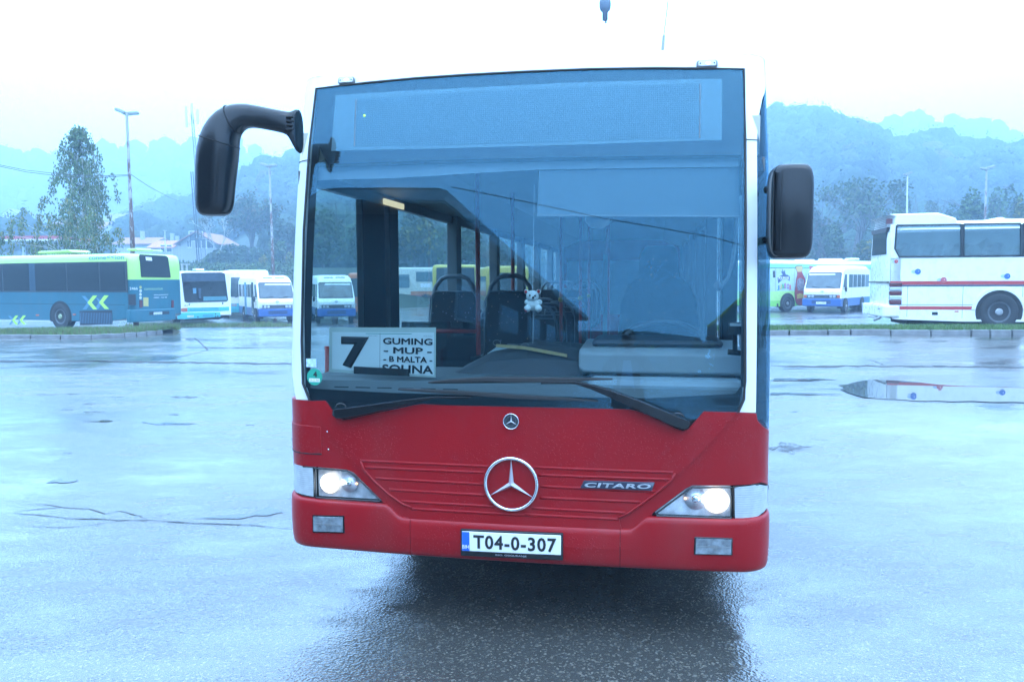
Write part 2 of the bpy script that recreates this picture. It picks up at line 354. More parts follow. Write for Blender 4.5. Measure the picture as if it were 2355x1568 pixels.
# puddles
WAT=bpy.data.materials.new('puddle_water');WAT.use_nodes=True;n=WAT.node_tree.nodes;l=WAT.node_tree.links;b=n['Principled BSDF']
b.inputs['Base Color'].default_value=(.05,.055,.055,1);b.inputs['Roughness'].default_value=.015;b.inputs['Specular IOR Level'].default_value=.7
def puddle(pts,seed):
    r=random.Random(seed);o_=[]
    for i in range(len(pts)):
        a,c=pts[i],pts[(i+1)%len(pts)];n=max(2,int((c-a).length/.15))
        for k in range(n):
            p=a.lerp(c,k/n);o_.append((p.x+r.uniform(-.05,.05),p.y+r.uniform(-.04,.04),gz(p.x,p.y)+.005))
    m=mesh_obj('puddle',o_,[tuple(range(len(o_)))],WAT,None);tag(m,kind='structure');return m
puddle([GB(660,600),GB(860,555),GB(1100,565),GB(1500,600),GB(1800,612),GB(2200,625),GB(2200,735),GB(1700,722),GB(1300,722),GB(1000,706),GB(800,690),GB(690,655)],1)
puddle([GA(1000,737),GA(1200,742),GA(1340,745),GA(1430,750),GA(1330,754),GA(1150,750),GA(1030,743)],2)
puddle([GA(600,733),GA(700,728),GA(800,722),GA(780,733),GA(700,738)],3)
puddle([GA(1420,1420),GA(1640,1410),GA(1780,1395),GA(1955,1345),GA(1965,1372),GA(2080,1390),GA(1900,1402),GA(1740,1426)],4)
puddle([GA(360,1158),GA(420,1150),GA(530,1160),GA(440,1172),GA(380,1170)],5)
puddle([GB(130,548),GB(450,545),GB(620,558),GB(400,562),GB(130,562)],6)
puddle([GB(130,655),GB(500,658),GB(700,668),GB(400,672),GB(130,670)],7)
DRYM=M('bare_asphalt',(.045,.045,.045),.55,noise=.3,ns=20,bump=.6,bs=60)
n=DRYM.node_tree.nodes;l=DRYM.node_tree.links;t=n.new('ShaderNodeTexCoord');a=n.new('ShaderNodeTexNoise');a.inputs['Scale'].default_value=7;a.inputs['Detail'].default_value=9;a.inputs['Roughness'].default_value=.75;l.new(t.outputs['Object'],a.inputs['Vector'])
r_=n.new('ShaderNodeMapRange');r_.inputs[1].default_value=.44;r_.inputs[2].default_value=.62;r_.inputs[3].default_value=0;r_.inputs[4].default_value=.75;l.new(a.outputs[0],r_.inputs[0]);l.new(r_.outputs[0],n['Principled BSDF'].inputs['Alpha'])
def bare(X,Y,w_,h_,fn,seed):
    r=random.Random(seed);c=[]
    for i in range(26):
        a=i/26*2*math.pi;k=r.uniform(.45,1.1);p=fn(X+w_*math.cos(a)*k,Y+h_*math.sin(a)*r.uniform(.4,1.1));c.append((p.x,p.y,gz(p.x,p.y)+.006))
    m=mesh_obj('asphalt_patch',c,[tuple(range(26))],DRYM,None);tag(m,kind='structure')
for i,(X,Y,w_,h_) in enumerate(((330,538,110,6),(520,534,70,5),(840,556,70,3),(1340,556,120,12),(1490,540,60,5),(960,440,70,4),(1485,610,60,4),(650,605,90,6),(480,646,90,6),(680,660,120,8),(1240,683,70,5),(1800,757,60,4),(1850,584,50,3),(490,960,60,6),(60,170,150,6),(260,160,60,3))):bare(X,Y,w_,h_,GA,i)
for i,(X,Y,w_,h_) in enumerate(((260,1080,170,50),(300,473,150,4),(820,745,60,7),(1050,265,150,12),(1130,230,40,4),(1400,262,120,9),(350,240,60,4),(300,800,60,6))):bare(X,Y,w_,h_,GB,40+i)
# grass islands with kerbs
def grass_blades(name,pts,hmin,hmax,wid,mats,parent=None,label=None,lean=.5):
    n=len(pts);p=np.array(pts);a=rng.uniform(0,2*math.pi,n);h=rng.uniform(hmin,hmax,n);le=rng.uniform(0,lean,n)*h;b=rng.uniform(0,2*math.pi,n)
    ux=np.stack([np.cos(a),np.sin(a),0*a],1)*wid/2;tip=p+np.stack([np.cos(b)*le,np.sin(b)*le,h],1)
    V=np.stack([p-ux,p+ux,tip],1).reshape(-1,3);me=bpy.data.meshes.new(name);me.vertices.add(3*n);me.vertices.foreach_set('co',V.ravel())
    me.loops.add(3*n);me.loops.foreach_set('vertex_index',np.arange(3*n));me.polygons.add(n);me.polygons.foreach_set('loop_start',np.arange(n)*3);me.polygons.foreach_set('loop_total',np.full(n,3))
    for m_ in mats:me.materials.append(m_)
    me.polygons.foreach_set('material_index',rng.integers(0,len(mats),n));me.update()
    o=bpy.data.objects.new(name,me);col.objects.link(o);o.parent=parent
    return o
G1=M('grass_a',(.085,.17,.035),.7,noise=.3);G2=M('grass_b',(.12,.18,.05),.7,noise=.3);G3=M('grass_dry',(.17,.14,.07),.8,noise=.3);EARTH=M('earth',(.06,.06,.03),.9,noise=.4,ns=3)
CONC=M('kerb_concrete',(.17,.17,.17),.6,noise=.25,ns=5,bump=.4,bs=25,dirt=.5)
def island(front,back,name,label,lens,top=.13,hmax=.16,nbl=9000,mats=(G1,G1,G2),slope=0):
    """front: kerb line points (ground); back: back edge points"""
    kb=empty('kerb',kind='structure')
    cum=[0];
    for i in range(len(front)-1):cum.append(cum[-1]+(front[i+1]-front[i]).length)
    def on(d):
        d=max(0,min(cum[-1]-1e-4,d));i=max(k for k in range(len(cum)) if cum[k]<=d);i=min(i,len(front)-2);t=(d-cum[i])/(cum[i+1]-cum[i]);return front[i].lerp(front[i+1],t)
    d=0;k=0
    while d<cum[-1]-.1:
        ln=lens[k%len(lens)];a=on(d+.022);c=on(min(cum[-1],d+ln)-.022);k+=1;d+=ln
        dr=(c-a).normalized();nn=Vector((-dr.y,dr.x,0));
        if nn.y<0:nn=-nn
        hh=top+random.uniform(-.012,.012);tilt=random.uniform(-.012,.012);za=gz(a.x,a.y)-.04;zc_=gz(c.x,c.y)-.04
        v=[a,c,c+nn*.16,a+nn*.16];v=[Vector((p.x,p.y,za if i in(0,3) else zc_)) for i,p in enumerate(v)]+[Vector((p.x,p.y+tilt+.015*(i in(0,1)),(za if i in(0,3) else zc_)+hh+.04)) for i,p in enumerate(v)]
        mesh_obj('kerb_stone',v,[(0,3,2,1),(4,5,6,7),(0,1,5,4),(1,2,6,5),(2,3,7,6),(3,0,4,7)],CONC,kb,bev=.012)
    n=40;fr=[on(cum[-1]*i/(n-1)) for i in range(n)]
    cb=[0]
    for i in range(len(back)-1):cb.append(cb[-1]+(back[i+1]-back[i]).length)
    def onb(d):
        d=max(0,min(cb[-1]-1e-4,d));i=min(max(k for k in range(len(cb)) if cb[k]<=d),len(back)-2);return back[i].lerp(back[i+1],(d-cb[i])/(cb[i+1]-cb[i]))
    bk_=[onb(cb[-1]*i/(n-1)) for i in range(n)]
    v=[];m=6
    for j in range(m):
        t=j/(m-1)
        for i in range(n):
            p=(fr[i]+Vector((0,.14,0))).lerp(bk_[i],t);v.append((p.x,p.y,gz(p.x,p.y)+top-.03+.05*math.sin(math.pi*t)+slope*t if 0<j<m-1 else gz(p.x,p.y)+(top-.03 if j==0 else -.02)))
    f=[(j*n+i,j*n+i+1,(j+1)*n+i+1,(j+1)*n+i) for j in range(m-1) for i in range(n-1)];so_=mesh_obj('verge_soil',v,f,EARTH,None,True);tag(so_,kind='structure')
    pts=[]
    for _ in range(nbl):
        i=random.randrange(n-1);t=random.random();s=random.random();p=(fr[i].lerp(fr[i+1],s)+Vector((0,.13,0))).lerp(bk_[i].lerp(bk_[i+1],s),t);pts.append((p.x,p.y,gz(p.x,p.y)+top-.05+.05*math.sin(math.pi*t)*(t<.95)+slope*t))
    g=grass_blades(name,pts,.05,hmax,.022,mats);tag(g,label,None,kind='stuff')
qk=zoom(0,940,3.364)
def GK(X,Y):return ground_at(*qk(X,Y))
fl=[GK(-900,1300),GK(-300,1296),GK(0,1290),GK(330,1290),GK(640,1290),GK(900,1290),GK(1170,1288),GK(1370,1280),GK(1580,1270),GK(1780,1255),GK(1950,1242),GK(2040,1236),GK(2075,1225)]
bl_=[p+Vector((.3 if i>8 else 0,k,0)) for i,(p,k) in enumerate(zip(fl,(2.6,2.6,2.7,2.8,3.0,3.2,3.2,3.2,3.0,2.6,2.0,1.2,.6)))]
island(fl,bl_,'grass','short green and dry grass on the left traffic island before the blue bus',[.95,1.0,1.15,1.0,.98,1.05,.45,.42,.45,.38,.42,.34,.36,.36,.3],nbl=15000,mats=(G1,G2,G3,G1),hmax=.20)
fr_=[GB(-300,215),GB(130,215),GB(600,212),GB(1100,212),GB(1600,212),GB(2058,213),GB(2500,214)]
island(fr_,[p+Vector((0,1.35,0)) for p in fr_],'grass','bright green grass strip on the right traffic island before the white coach',[1.0,1.02,1.0,.6,1.05,1.05,1.05,.48,.56],nbl=15000,mats=(G1,G1,G2))
# weeds along the far edge of the yard on the left
def scatter_line(a,c,n,w_,f_=lambda p:gz(p.x,p.y)):
    o_=[]
    for _ in range(n):
        t=random.random();p=a.lerp(c,t)+Vector((random.gauss(0,w_),random.gauss(0,w_),0));o_.append((p.x,p.y,f_(p)))
    return o_
qw=zoom(650,850,3.364)
def GW(X,Y):return ground_at(*qw(X,Y))
wd=grass_blades('weeds',scatter_line(GW(-400,1420),GW(1660,1425),5200,.35)+scatter_line(GW(1200,1400),GW(1330,1400),300,.2),.04,.22,.03,(G2,G3,G1));tag(wd,'thin weeds and moss along the broken far edge of the yard',kind='stuff')
# ---- hills as one terrain round the yard
def lerp_tab(tab,x):
    if x<=tab[0][0]:return tab[0][1]
    for (a,b_),(c,d) in zip(tab,tab[1:]):
        if x<=c:
            t=(x-a)/(c-a);return b_+(d-b_)*t
    return tab[-1][1]
mid=[(-900,520),(-400,560),(0,590),(150,560),(250,520),(330,480),(420,455),(480,440),(520,425),(570,400),(620,378),(680,362),(760,350),(900,330),(1100,320),(1400,300),(1650,262),(1780,247),(1850,244),(1895,258),(1940,282),(1990,292),(2030,318),(2080,312),(2130,300),(2160,300),(2200,318),(2260,322),(2354,316),(2600,290),(3200,300)]
far=[(-900,380),(-300,370),(0,352),(60,345),(130,352),(220,338),(320,330),(420,322),(520,318),(620,340),(800,360),(1200,340),(1600,330),(1900,300),(2000,284),(2060,272),(2130,268),(2200,276),(2260,290),(2320,306),(2380,330),(2800,360)]
RM,RF_=300.,640.
def elev(tab,u,R):
    v=lerp_tab(tab,u);d=ray(u,v);return CH+d[2]/math.hypot(d[0],d[1])*R
def hn(x,s):return math.sin(x*1.7*s+1)+.6*math.sin(x*3.9*s+2)+.4*math.sin(x*8.3*s)
def terr(az,r):
    """az from +Y to +X"""
    base=-1.2+(1.2-.5)*SM(r,56,62)*0
    X,Y=r*math.sin(az),r*math.cos(az)
    left=1-SM(X,-14,-2)
    z=-1.2+SM(r,58 if Y>0 else 70,88)*(1.2+2.6*left+.6)+SM(r,95,160)*2.4
    if abs(az)<1.25:
        u=1177+FOC*math.tan(az);u=max(-2500,min(4500,u))
        zm=elev(mid,u,RM)-6.5;zf=elev(far,u,RF_)-7
        k=1-SM(abs(az),.95,1.25)
        foot=150+20*hn(az*5,1)
        zz=z
        t=min(1,max(0,(r-foot)/(RM-foot)))
        zz+= (zm-z)*(t**1.15)+ (3.0*hn(az*9,1.3)+2.0*hn(r*.02+az*6,1))*math.sin(math.pi*min(1,t)) if r<=RM else 0
        if r>RM:
            t=min(1,(r-RM)/150);dip=zm-(zm-25)*SM(t,0,1)*.6;t2=min(1,max(0,(r-420)/(RF_-420)));zz=dip+(zf-dip)*t2**1.1 if r<=RF_ else zf-(zf-30)*SM(r,RF_,RF_+250)
        return z+(zz-z)*k
    if abs(az)>1.9:return z+10*SM(r,110,170)
    return z
azs=[math.radians(a) for a in list(np.arange(-180,-50,6.))+list(np.arange(-50,50,.8))+list(np.arange(50,181,6.))]
rs=[50,56,60,65,70,75,80,88,95,105,115,125,135,150,165,180,195,210,225,240,255,270,285,300,312,330,360,400,450,500,560,600,640,680,760,900]
v=[];na=len(azs)
for r in rs:
    for a in azs:
        z=terr(a,r) if not(r<=56) else -1.2
        v.append((r*math.sin(a),r*math.cos(a),z))
HILLM=M('hill_ground',(.02,.035,.014),.95,noise=.4,ns=.08)
f=[(j*na+i,j*na+i+1,(j+1)*na+i+1,(j+1)*na+i) for j in range(len(rs)-1) for i in range(na-1)]
tag(mesh_obj('hills',v,f,HILLM,None,True),'wooded hills fading into haze round the yard',kind='structure')
# ---- leaf masses
def leaf_mesh(name,C,size,mats,parent=None,mi=None,flat=None,loc=(0,0,0),aspect=1.,down=0.,N0=None):
    C=np.asarray(C,float);n=len(C);size=np.broadcast_to(size,(n,));q=rng.normal(size=(n,3))
    if N0 is not None:q=N0+.35*q
    q=q+0.;q/=np.linalg.norm(q,axis=1)[:,None]
    if down:q[:,2]*=(1-down);q/=np.linalg.norm(q,axis=1)[:,None]
    t=rng.normal(size=(n,3));
    if down:t[:,:2]*=(1-down);t[:,2]=-abs(t[:,2])-down*2
    t-=(t*q).sum(1)[:,None]*q;t/=np.linalg.norm(t,axis=1)[:,None];b_=np.cross(q,t)
    s=size[:,None];V=np.stack([C-t*s*.5*aspect,C+b_*s*.32,C+t*s*.5*aspect,C-b_*s*.32],1).reshape(-1,3)
    me=bpy.data.meshes.new(name);me.vertices.add(4*n);me.vertices.foreach_set('co',V.ravel());me.loops.add(4*n);me.loops.foreach_set('vertex_index',np.arange(4*n))
    me.polygons.add(n);me.polygons.foreach_set('loop_start',np.arange(n)*4);me.polygons.foreach_set('loop_total',np.full(n,4))
    for m_ in mats:me.materials.append(m_)
    me.polygons.foreach_set('material_index',mi if mi is not None else rng.integers(0,len(mats),n));me.update()
    o=bpy.data.objects.new(name,me);col.objects.link(o);o.parent=parent;o.location=loc;return o
def leafmat(name,c):
    m=M(name,c,.6,noise=.25,ns=.7);m.node_tree.nodes['Principled BSDF'].inputs['Specular IOR Level'].default_value=.12;return m
LG=[leafmat('leaf_dark',(.030,.055,.022)),leafmat('leaf_mid',(.05,.085,.03)),leafmat('leaf_olive',(.085,.10,.035)),leafmat('leaf_light',(.08,.13,.035)),leafmat('leaf_yellow',(.20,.17,.03)),leafmat('leaf_brown',(.11,.075,.035))]
def crown_pts(n,rx,ry,rz,lump=9,seed=0):
    r=np.random.default_rng(seed);cs=r.normal(size=(lump,3));cs/=np.linalg.norm(cs,axis=1)[:,None];cs*=r.uniform(.35,.72,lump)[:,None];rad=r.uniform(.25,.5,lump)
    k=r.integers(0,lump,n);d=r.normal(size=(n,3));d/=np.linalg.norm(d,axis=1)[:,None];p=cs[k]+d*(rad[k]*r.uniform(.55,1.05,n)**.5)[:,None]
    return p*np.array([rx,ry,rz]),k
# far woods: one mass of crowns on the slopes
_b=bmesh.new();bmesh.ops.create_icosphere(_b,subdivisions=2,radius=1.);_b.verts.ensure_lookup_table();IV=np.array([tuple(v.co) for v in _b.verts]);IF=np.array([[v.index for v in f.verts] for f in _b.faces]);_b.free()
def woodmat(name,c):
    m=M(name,c,.8,noise=.45,ns=1.1,bump=1.,bs=1.6,spec=.1)
    for q in m.node_tree.nodes:
        if q.type=='BUMP':q.inputs['Distance'].default_value=.8
    return m
WD=[woodmat('wood_dark',(.022,.045,.020)),woodmat('wood_mid',(.032,.060,.024)),woodmat('wood_olive',(.050,.068,.028)),woodmat('wood_light',(.050,.085,.030)),woodmat('wood_brown',(.070,.055,.030))]
def woods(name,zone,ncr,leaves,R0,R1,size,label,az0,az1,cr=(3.2,5.4),seed=3):
    r=np.random.default_rng(seed);C=[];S=[];MI=[];V=[];Fc=[];FM=[];NN=[]
    for i in range(ncr):
        az=r.uniform(az0,az1);R=math.sqrt(r.uniform(R0*R0,R1*R1));z=terr(az,R);rad=r.uniform(*cr);el=r.uniform(.8,1.25)
        t=r.choice([0,0,1,1,1,2,3,4],p=[.18,.18,.18,.14,.12,.1,.06,.04])
        base=np.array([R*math.sin(az),R*math.cos(az),z+rad*.7])
        k=r.normal(size=(5,3))*2.6;ph=r.uniform(0,6.28,5);n=sum(np.sin(IV@k[q]+ph[q]) for q in range(5))*.085;k2=r.normal(size=(4,3))*7;n=n+sum(np.sin(IV@k2[q]+q) for q in range(4))*.05
        k3=r.normal(size=(4,3))*13;n=n+sum(np.sin(IV@k3[q]+q) for q in range(4))*.04;sh=IV*(1+n)[:,None]*np.array([rad,rad,rad*el])*.92;V.append(sh+base);Fc.append(IF+i*len(IV));FM.append(np.full(len(IF),t))
        m=r.integers(0,len(IV),leaves);p=sh[m]*r.uniform(.98,1.28,(leaves,1))+r.normal(size=(leaves,3))*.3*size;C.append(p+base);NN.append(IV[m]+np.array([0,0,.3]));S.append(np.full(leaves,size)*r.uniform(.6,1.2,leaves));MI.append(np.where(r.random(leaves)<.8,t,r.integers(0,4,leaves)))
    V=np.concatenate(V);Fc=np.concatenate(Fc);FM=np.concatenate(FM);me=bpy.data.meshes.new(name);me.vertices.add(len(V));me.vertices.foreach_set('co',V.ravel());me.loops.add(Fc.size);me.loops.foreach_set('vertex_index',Fc.ravel());me.polygons.add(len(Fc));me.polygons.foreach_set('loop_start',np.arange(len(Fc))*3);me.polygons.foreach_set('loop_total',np.full(len(Fc),3))
    for m_ in WD:me.materials.append(m_)
    me.polygons.foreach_set('material_index',FM);me.polygons.foreach_set('use_smooth',np.ones(len(Fc),bool));me.update();o=bpy.data.objects.new(name,me);col.objects.link(o);tag(o,label,kind='stuff')
    c=leaf_mesh('foliage',np.concatenate(C),np.concatenate(S),WD,o,np.concatenate(MI),N0=np.concatenate(NN));c['kind']='stuff';return o
aL=math.atan((-150-1177)/FOC);aR=math.atan((2500-1177)/FOC);aM=math.atan((300-1177)/FOC)
woods('woods','near',2300,110,165,302,.8,'dense misty woodland covering the nearer hillside',aM,aR,(2.0,4.2))
woods('woods','slope',560,140,112,172,.6,'misty trees at the foot of the right hillside',math.atan((640-1177)/FOC),aR,(1.8,3.8),15)
woods('woods','ridge',420,110,285,306,.8,'line of trees along the crest of the nearer hill',aM,aR,(1.8,5),5)
woods('woods','far',1100,25,480,645,1.8,'pale distant woodland on the far ridge almost lost in haze',aL,aR,(3.5,7),6)
woods('woods','leftnear',150,90,170,290,.9,'trees between the houses on the left slope',aL,aM,(2.5,4.2),8)
# ---- single trees
BARK=M('bark',(.09,.08,.07),.9,noise=.3,bump=.4,bs=20);BIRCH=M('birch_bark',(.45,.45,.42),.7,noise=.4,ns=3)
def branches(mb,p,d,r,ln,depth,rnd,droop=0.,split=3,ends=None,spread=.55,minr=.01):
    n=4;pts=[p];q=p
    dd=d.copy()
    for i in range(n):
        dd=(dd+Vector((rnd.gauss(0,.10),rnd.gauss(0,.10),rnd.gauss(0,.06)-droop*.12))).normalized();q=q+dd*ln/n;pts.append(q)
    mb.tube(pts,[max(minr,r*(1-.45*i/n)) for i in range(n+1)],5 if r>.05 else 3,False)
    if depth==0:
        if ends is not None:ends.append((q,dd))
        return
    for k in range(split):
        t=rnd.uniform(.35,1.) if k else 1.;i=min(n-1,int(t*n));b=pts[i].lerp(pts[min(n,i+1)],t*n-i if i<n else 0)
        ax=Vector((rnd.gauss(0,1),rnd.gauss(0,1),rnd.gauss(0,.6))).normalized();nd=(dd+ax*spread*rnd.uniform(.6,1.3)).normalized()
        branches(mb,b,nd,r*.58,ln*rnd.uniform(.6,.85),depth-1,rnd,droop,split,ends,spread,minr)
def tree(name,base,h,rx,label,cat='tree',group=None,nl=2600,ls=.35,pal=(0,1,1,2),trunk=.16,bare=0,crownz=(.30,1.),depth=3,seed=1,barkm=None,split=3,lump=14,ry=None,minr=.012,spread=.55):
    rnd=random.Random(seed);e=empty(name,base,0,label,cat,group)
    mb=MB();ends=[];branches(mb,Vector((0,0,-.3)),Vector((0,0,1)),trunk,h*(.36 if bare else .45),depth,rnd,0,split,ends,spread,minr)
    mb.build('trunk',barkm or BARK,e,True)
    if nl:
        z0,z1=crownz;p,k=crown_pts(nl,rx,ry or rx,h*(z1-z0)/2/.85,lump,seed);p[:,2]+=h*(z0+z1)/2
        if bare and ends:
            ee=np.array([tuple(q) for q,_ in ends]);idx=rng.integers(0,len(ee),nl);p=ee[idx]+rng.normal(size=(nl,3))*rx*.12
        pm=np.array(pal);mi=pm[rng.integers(0,len(pal),nl)] if lump==0 else np.where(rng.random(nl)<.6,pm[k%len(pal)],pm[rng.integers(0,len(pal),nl)])
        leaf_mesh('crown',p,ls,LG,e,mi)
    return e
def gbase(u,vtop,D,zb=None):
    p=at(u,vtop,D);az=math.atan2(p.x,p.y);r=math.hypot(p.x,p.y)
    z=gz(p.x,p.y) if (r<57 or zb is not None and zb=='yard') else terr(az,r)
    return Vector((p.x,p.y,z)),p.z-z
# weeping birch behind the blue bus
bb,bh=gbase(178,288,45)
e=empty('birch_tree',bb,0,'tall weeping birch tree rising behind the long blue and green bus','tree')
rnd=random.Random(4);mb=MB();tk=[Vector((0,0,-.3)),Vector((.1,0,2.5)),Vector((.05,0,5)),Vector((.2,0,7.5)),Vector((.15,0,bh-.4))];mb.tube(tk,[.16,.13,.10,.06,.02],8);mb.build('trunk',BIRCH,e,True)
mb=MB();LC=[];MIb=[];k_=0;BLF=[leafmat('birch_leaf_dark',(.05,.085,.03)),leafmat('birch_leaf',(.09,.14,.045)),leafmat('birch_leaf_olive',(.14,.16,.05)),leafmat('birch_leaf_pale',(.12,.18,.07)),leafmat('birch_leaf_yellow',(.25,.20,.05))]
for i in range(240):
    t=rnd.random()**.8;z=1.0+t*(bh-1.3);a=rnd.uniform(0,2*math.pi);reach=(3.0*(1-t)**.6+.12)*rnd.uniform(.25,1.)*(.75+.35*math.sin(a*2+t*9))*(1.35 if math.cos(a)<-.2 and t<.5 else 1.)*(1.25 if math.cos(a)<0 and t<.45 else 1.)
    b0_=Vector((.12,0,z));tip=b0_+Vector((math.cos(a)*reach,math.sin(a)*reach,reach*rnd.uniform(.35,.75)))
    mid_=b0_.lerp(tip,.5)+Vector((0,0,.12*reach));dr_=tip+Vector((math.cos(a)*.25,math.sin(a)*.25,-rnd.uniform(.5,1.9)*(1 if t<.9 else .3)))
    if dr_.z<.4:dr_.z=.4
    mb.tube([b0_,mid_,tip,tip.lerp(dr_,.5)+Vector((math.cos(a)*.12,math.sin(a)*.12,.05)),dr_],[.022,.016,.010,.006,.003],3,False)
    m=int(24+36*reach)
    for q in range(m):
        s=.22+.78*rnd.random()**.7;p=(b0_.lerp(tip,s*1.6) if s<.6 else tip.lerp(dr_,(s-.6)/.4));p=p+Vector((rnd.gauss(0,.09),rnd.gauss(0,.09),rnd.gauss(0,.10)));LC.append(tuple(p));MIb.append(rnd.choice((0,3,1,1,2,2,4,3) if t<.5 else (0,1,3,1,2)))
mb.build('limb',BIRCH,e);leaf_mesh('crown',LC,.14,BLF,e,np.array(MIb),down=.6,aspect=1.2)
def T(u,vt,D,w_px,name='tree',label='',**k):
    b,h=gbase(u,vt,D);sc_=FOC/D;return tree(name,b,h,w_px/2/sc_,label,**k)
T(585,462,110,110,'oak_tree','big half bare dark tree with twisted limbs behind the white minibus',nl=5200,ls=.42,pal=(0,0,5,1),trunk=.5,bare=1,depth=5,split=3,seed=12,minr=.03)
T(508,485,112,30,'young_birch','slender pale bare birch between the gabled house and the big dark tree',nl=300,ls=.3,pal=(2,5),trunk=.16,bare=1,depth=4,seed=5,barkm=BIRCH,minr=.025)
T(655,500,105,95,'bushy_tree','dull green bushy tree left of the red front of the big bus',nl=3200,ls=.5,pal=(0,1,5,0),trunk=.2,seed=21,crownz=(.05,1))
T(632,552,92,50,'shrub','pale green shrub beside the rusty lamp post on the bank',cat='shrub',nl=900,ls=.4,pal=(1,3,2),trunk=.06,seed=22,crownz=(.0,1))
T(560,560,100,120,'shrub','wide dark thicket under the half bare tree',cat='shrub',nl=1800,ls=.45,pal=(0,0,1),trunk=.06,seed=23,crownz=(0,1))
T(500,575,96,70,'shrub','low rounded bush at the right corner of the gabled house',cat='shrub',nl=1000,ls=.4,pal=(1,0,2),trunk=.06,seed=24,crownz=(0,1))
T(605,588,84,18,'shrub','small yellow bush below the pale green shrub',cat='shrub',nl=260,ls=.3,pal=(4,2,4),trunk=.04,seed=25,crownz=(0,1))
T(664,580,86,22,'shrub','small yellow green bush next to the side of the red bus',cat='shrub',nl=300,ls=.3,pal=(4,3,2),trunk=.04,seed=26,crownz=(0,1))
# right side
T(1958,398,95,110,'poplar_tree','tall thin leaved tree with fanning bare limbs above the right minibus',nl=2600,ls=.42,pal=(1,2,1),trunk=.38,bare=1,depth=5,seed=31,minr=.028,spread=.42)
T(1880,470,100,70,'bushy_tree','dull green tree between the square mirror and the tall fanning tree',nl=2400,ls=.5,pal=(0,1,5),trunk=.2,seed=32,crownz=(.05,1))
T(1905,520,84,90,'bushy_tree','olive bushy tree low behind the green advert bus',nl=2200,ls=.42,pal=(2,1,0),trunk=.15,seed=33,crownz=(.05,1))
T(1985,545,80,50,'bushy_tree','yellow green bush right behind the right minibus roof',nl=1300,ls=.4,pal=(2,3,4,1),trunk=.1,seed=34,crownz=(.05,1))
T(1830,560,84,90,'bushy_tree','dark bush directly under the square door mirror',nl=1800,ls=.45,pal=(0,1,2),trunk=.1,seed=35,crownz=(.05,1))
T(2078,456,88,75,'round_tree','fresh green round tree behind the white lamp post',nl=3000,ls=.38,pal=(3,1,3,1),trunk=.15,seed=36,crownz=(.1,1))
T(2075,430,105,40,'bushy_tree','hazy darker tree peeping above the fresh green round tree',nl=1200,ls=.45,pal=(1,0),trunk=.15,seed=37,crownz=(.2,1))
T(2140,456,115,80,'bushy_tree','pale hazy tree to the right of the white lamp post',nl=1800,ls=.55,pal=(1,2),trunk=.2,seed=38,crownz=(.1,1))
T(2250,432,80,95,'bushy_tree','dark green tree with a willow like top behind the rusty right lamp post',nl=4200,ls=.42,pal=(0,1,0,3),trunk=.25,seed=39,crownz=(.1,1))
T(2320,415,92,80,'bushy_tree','tall green tree near the right edge behind the coach roof',nl=3200,ls=.45,pal=(1,0,3),trunk=.25,seed=40,crownz=(.1,1))
T(2352,450,74,46,'bushy_tree','yellow green tree cut by the right edge above the coach',nl=1800,ls=.36,pal=(2,4,3),trunk=.2,seed=41,crownz=(.1,1))
T(2200,465,100,60,'bushy_tree','dark conical clump left of the willow like tree',nl=1400,ls=.45,pal=(0,0,1),trunk=.2,seed=42,crownz=(.1,1))
SEEN=['yellow green tree at the left edge of the windscreen, above the minibus','dark green tree behind the wide dark door pillar of the red bus','light green tree above the front of the cream coach','yellow green tree above the first yellow bus','dark green tree behind the red grab pole','light green tree seen just above the plush bear','yellow green tree behind the empty driver seat','dark green tree seen through the driver side window']
for i,(u,v,D,w_) in enumerate(((740,470,95,120),(850,500,92,110),(950,480,98,120),(1060,500,90,110),(1170,520,96,120),(1300,500,100,140),(1450,480,100,160),(1620,500,98,150))):
    T(u,v,D,w_,'bushy_tree',SEEN[i],group='trees seen through the bus windows',nl=1500,ls=.55,pal=((2,1,3),(1,0,2),(2,4,1))[i%3],trunk=.2,seed=60+i,crownz=(.05,1))
# scrub on the bank at the left
pts=[];
for _ in range(14000):
    u=random.uniform(395,690);D=random.uniform(66,106);p=at(u,600,D);z=terr(math.atan2(p.x,p.y),math.hypot(p.x,p.y));pts.append((p.x+random.gauss(0,.2),p.y,z+abs(random.gauss(0,.28))))
tag(leaf_mesh('undergrowth',pts,.26,LG,None,np.array([random.choice((1,1,3,0,2)) for _ in pts])),'rough green undergrowth on the bank behind the parked buses',kind='stuff')
pts=[]
for _ in range(5000):
    u=random.uniform(-40,430);D=random.uniform(62,120);p=at(u,600,D);z=terr(math.atan2(p.x,p.y),math.hypot(p.x,p.y));pts.append((p.x,p.y,z+abs(random.gauss(0,.25))))
tag(leaf_mesh('undergrowth',pts,.26,LG,None,np.array([random.choice((1,1,3,0,2)) for _ in pts])),'low green growth before the houses on the left',kind='stuff')
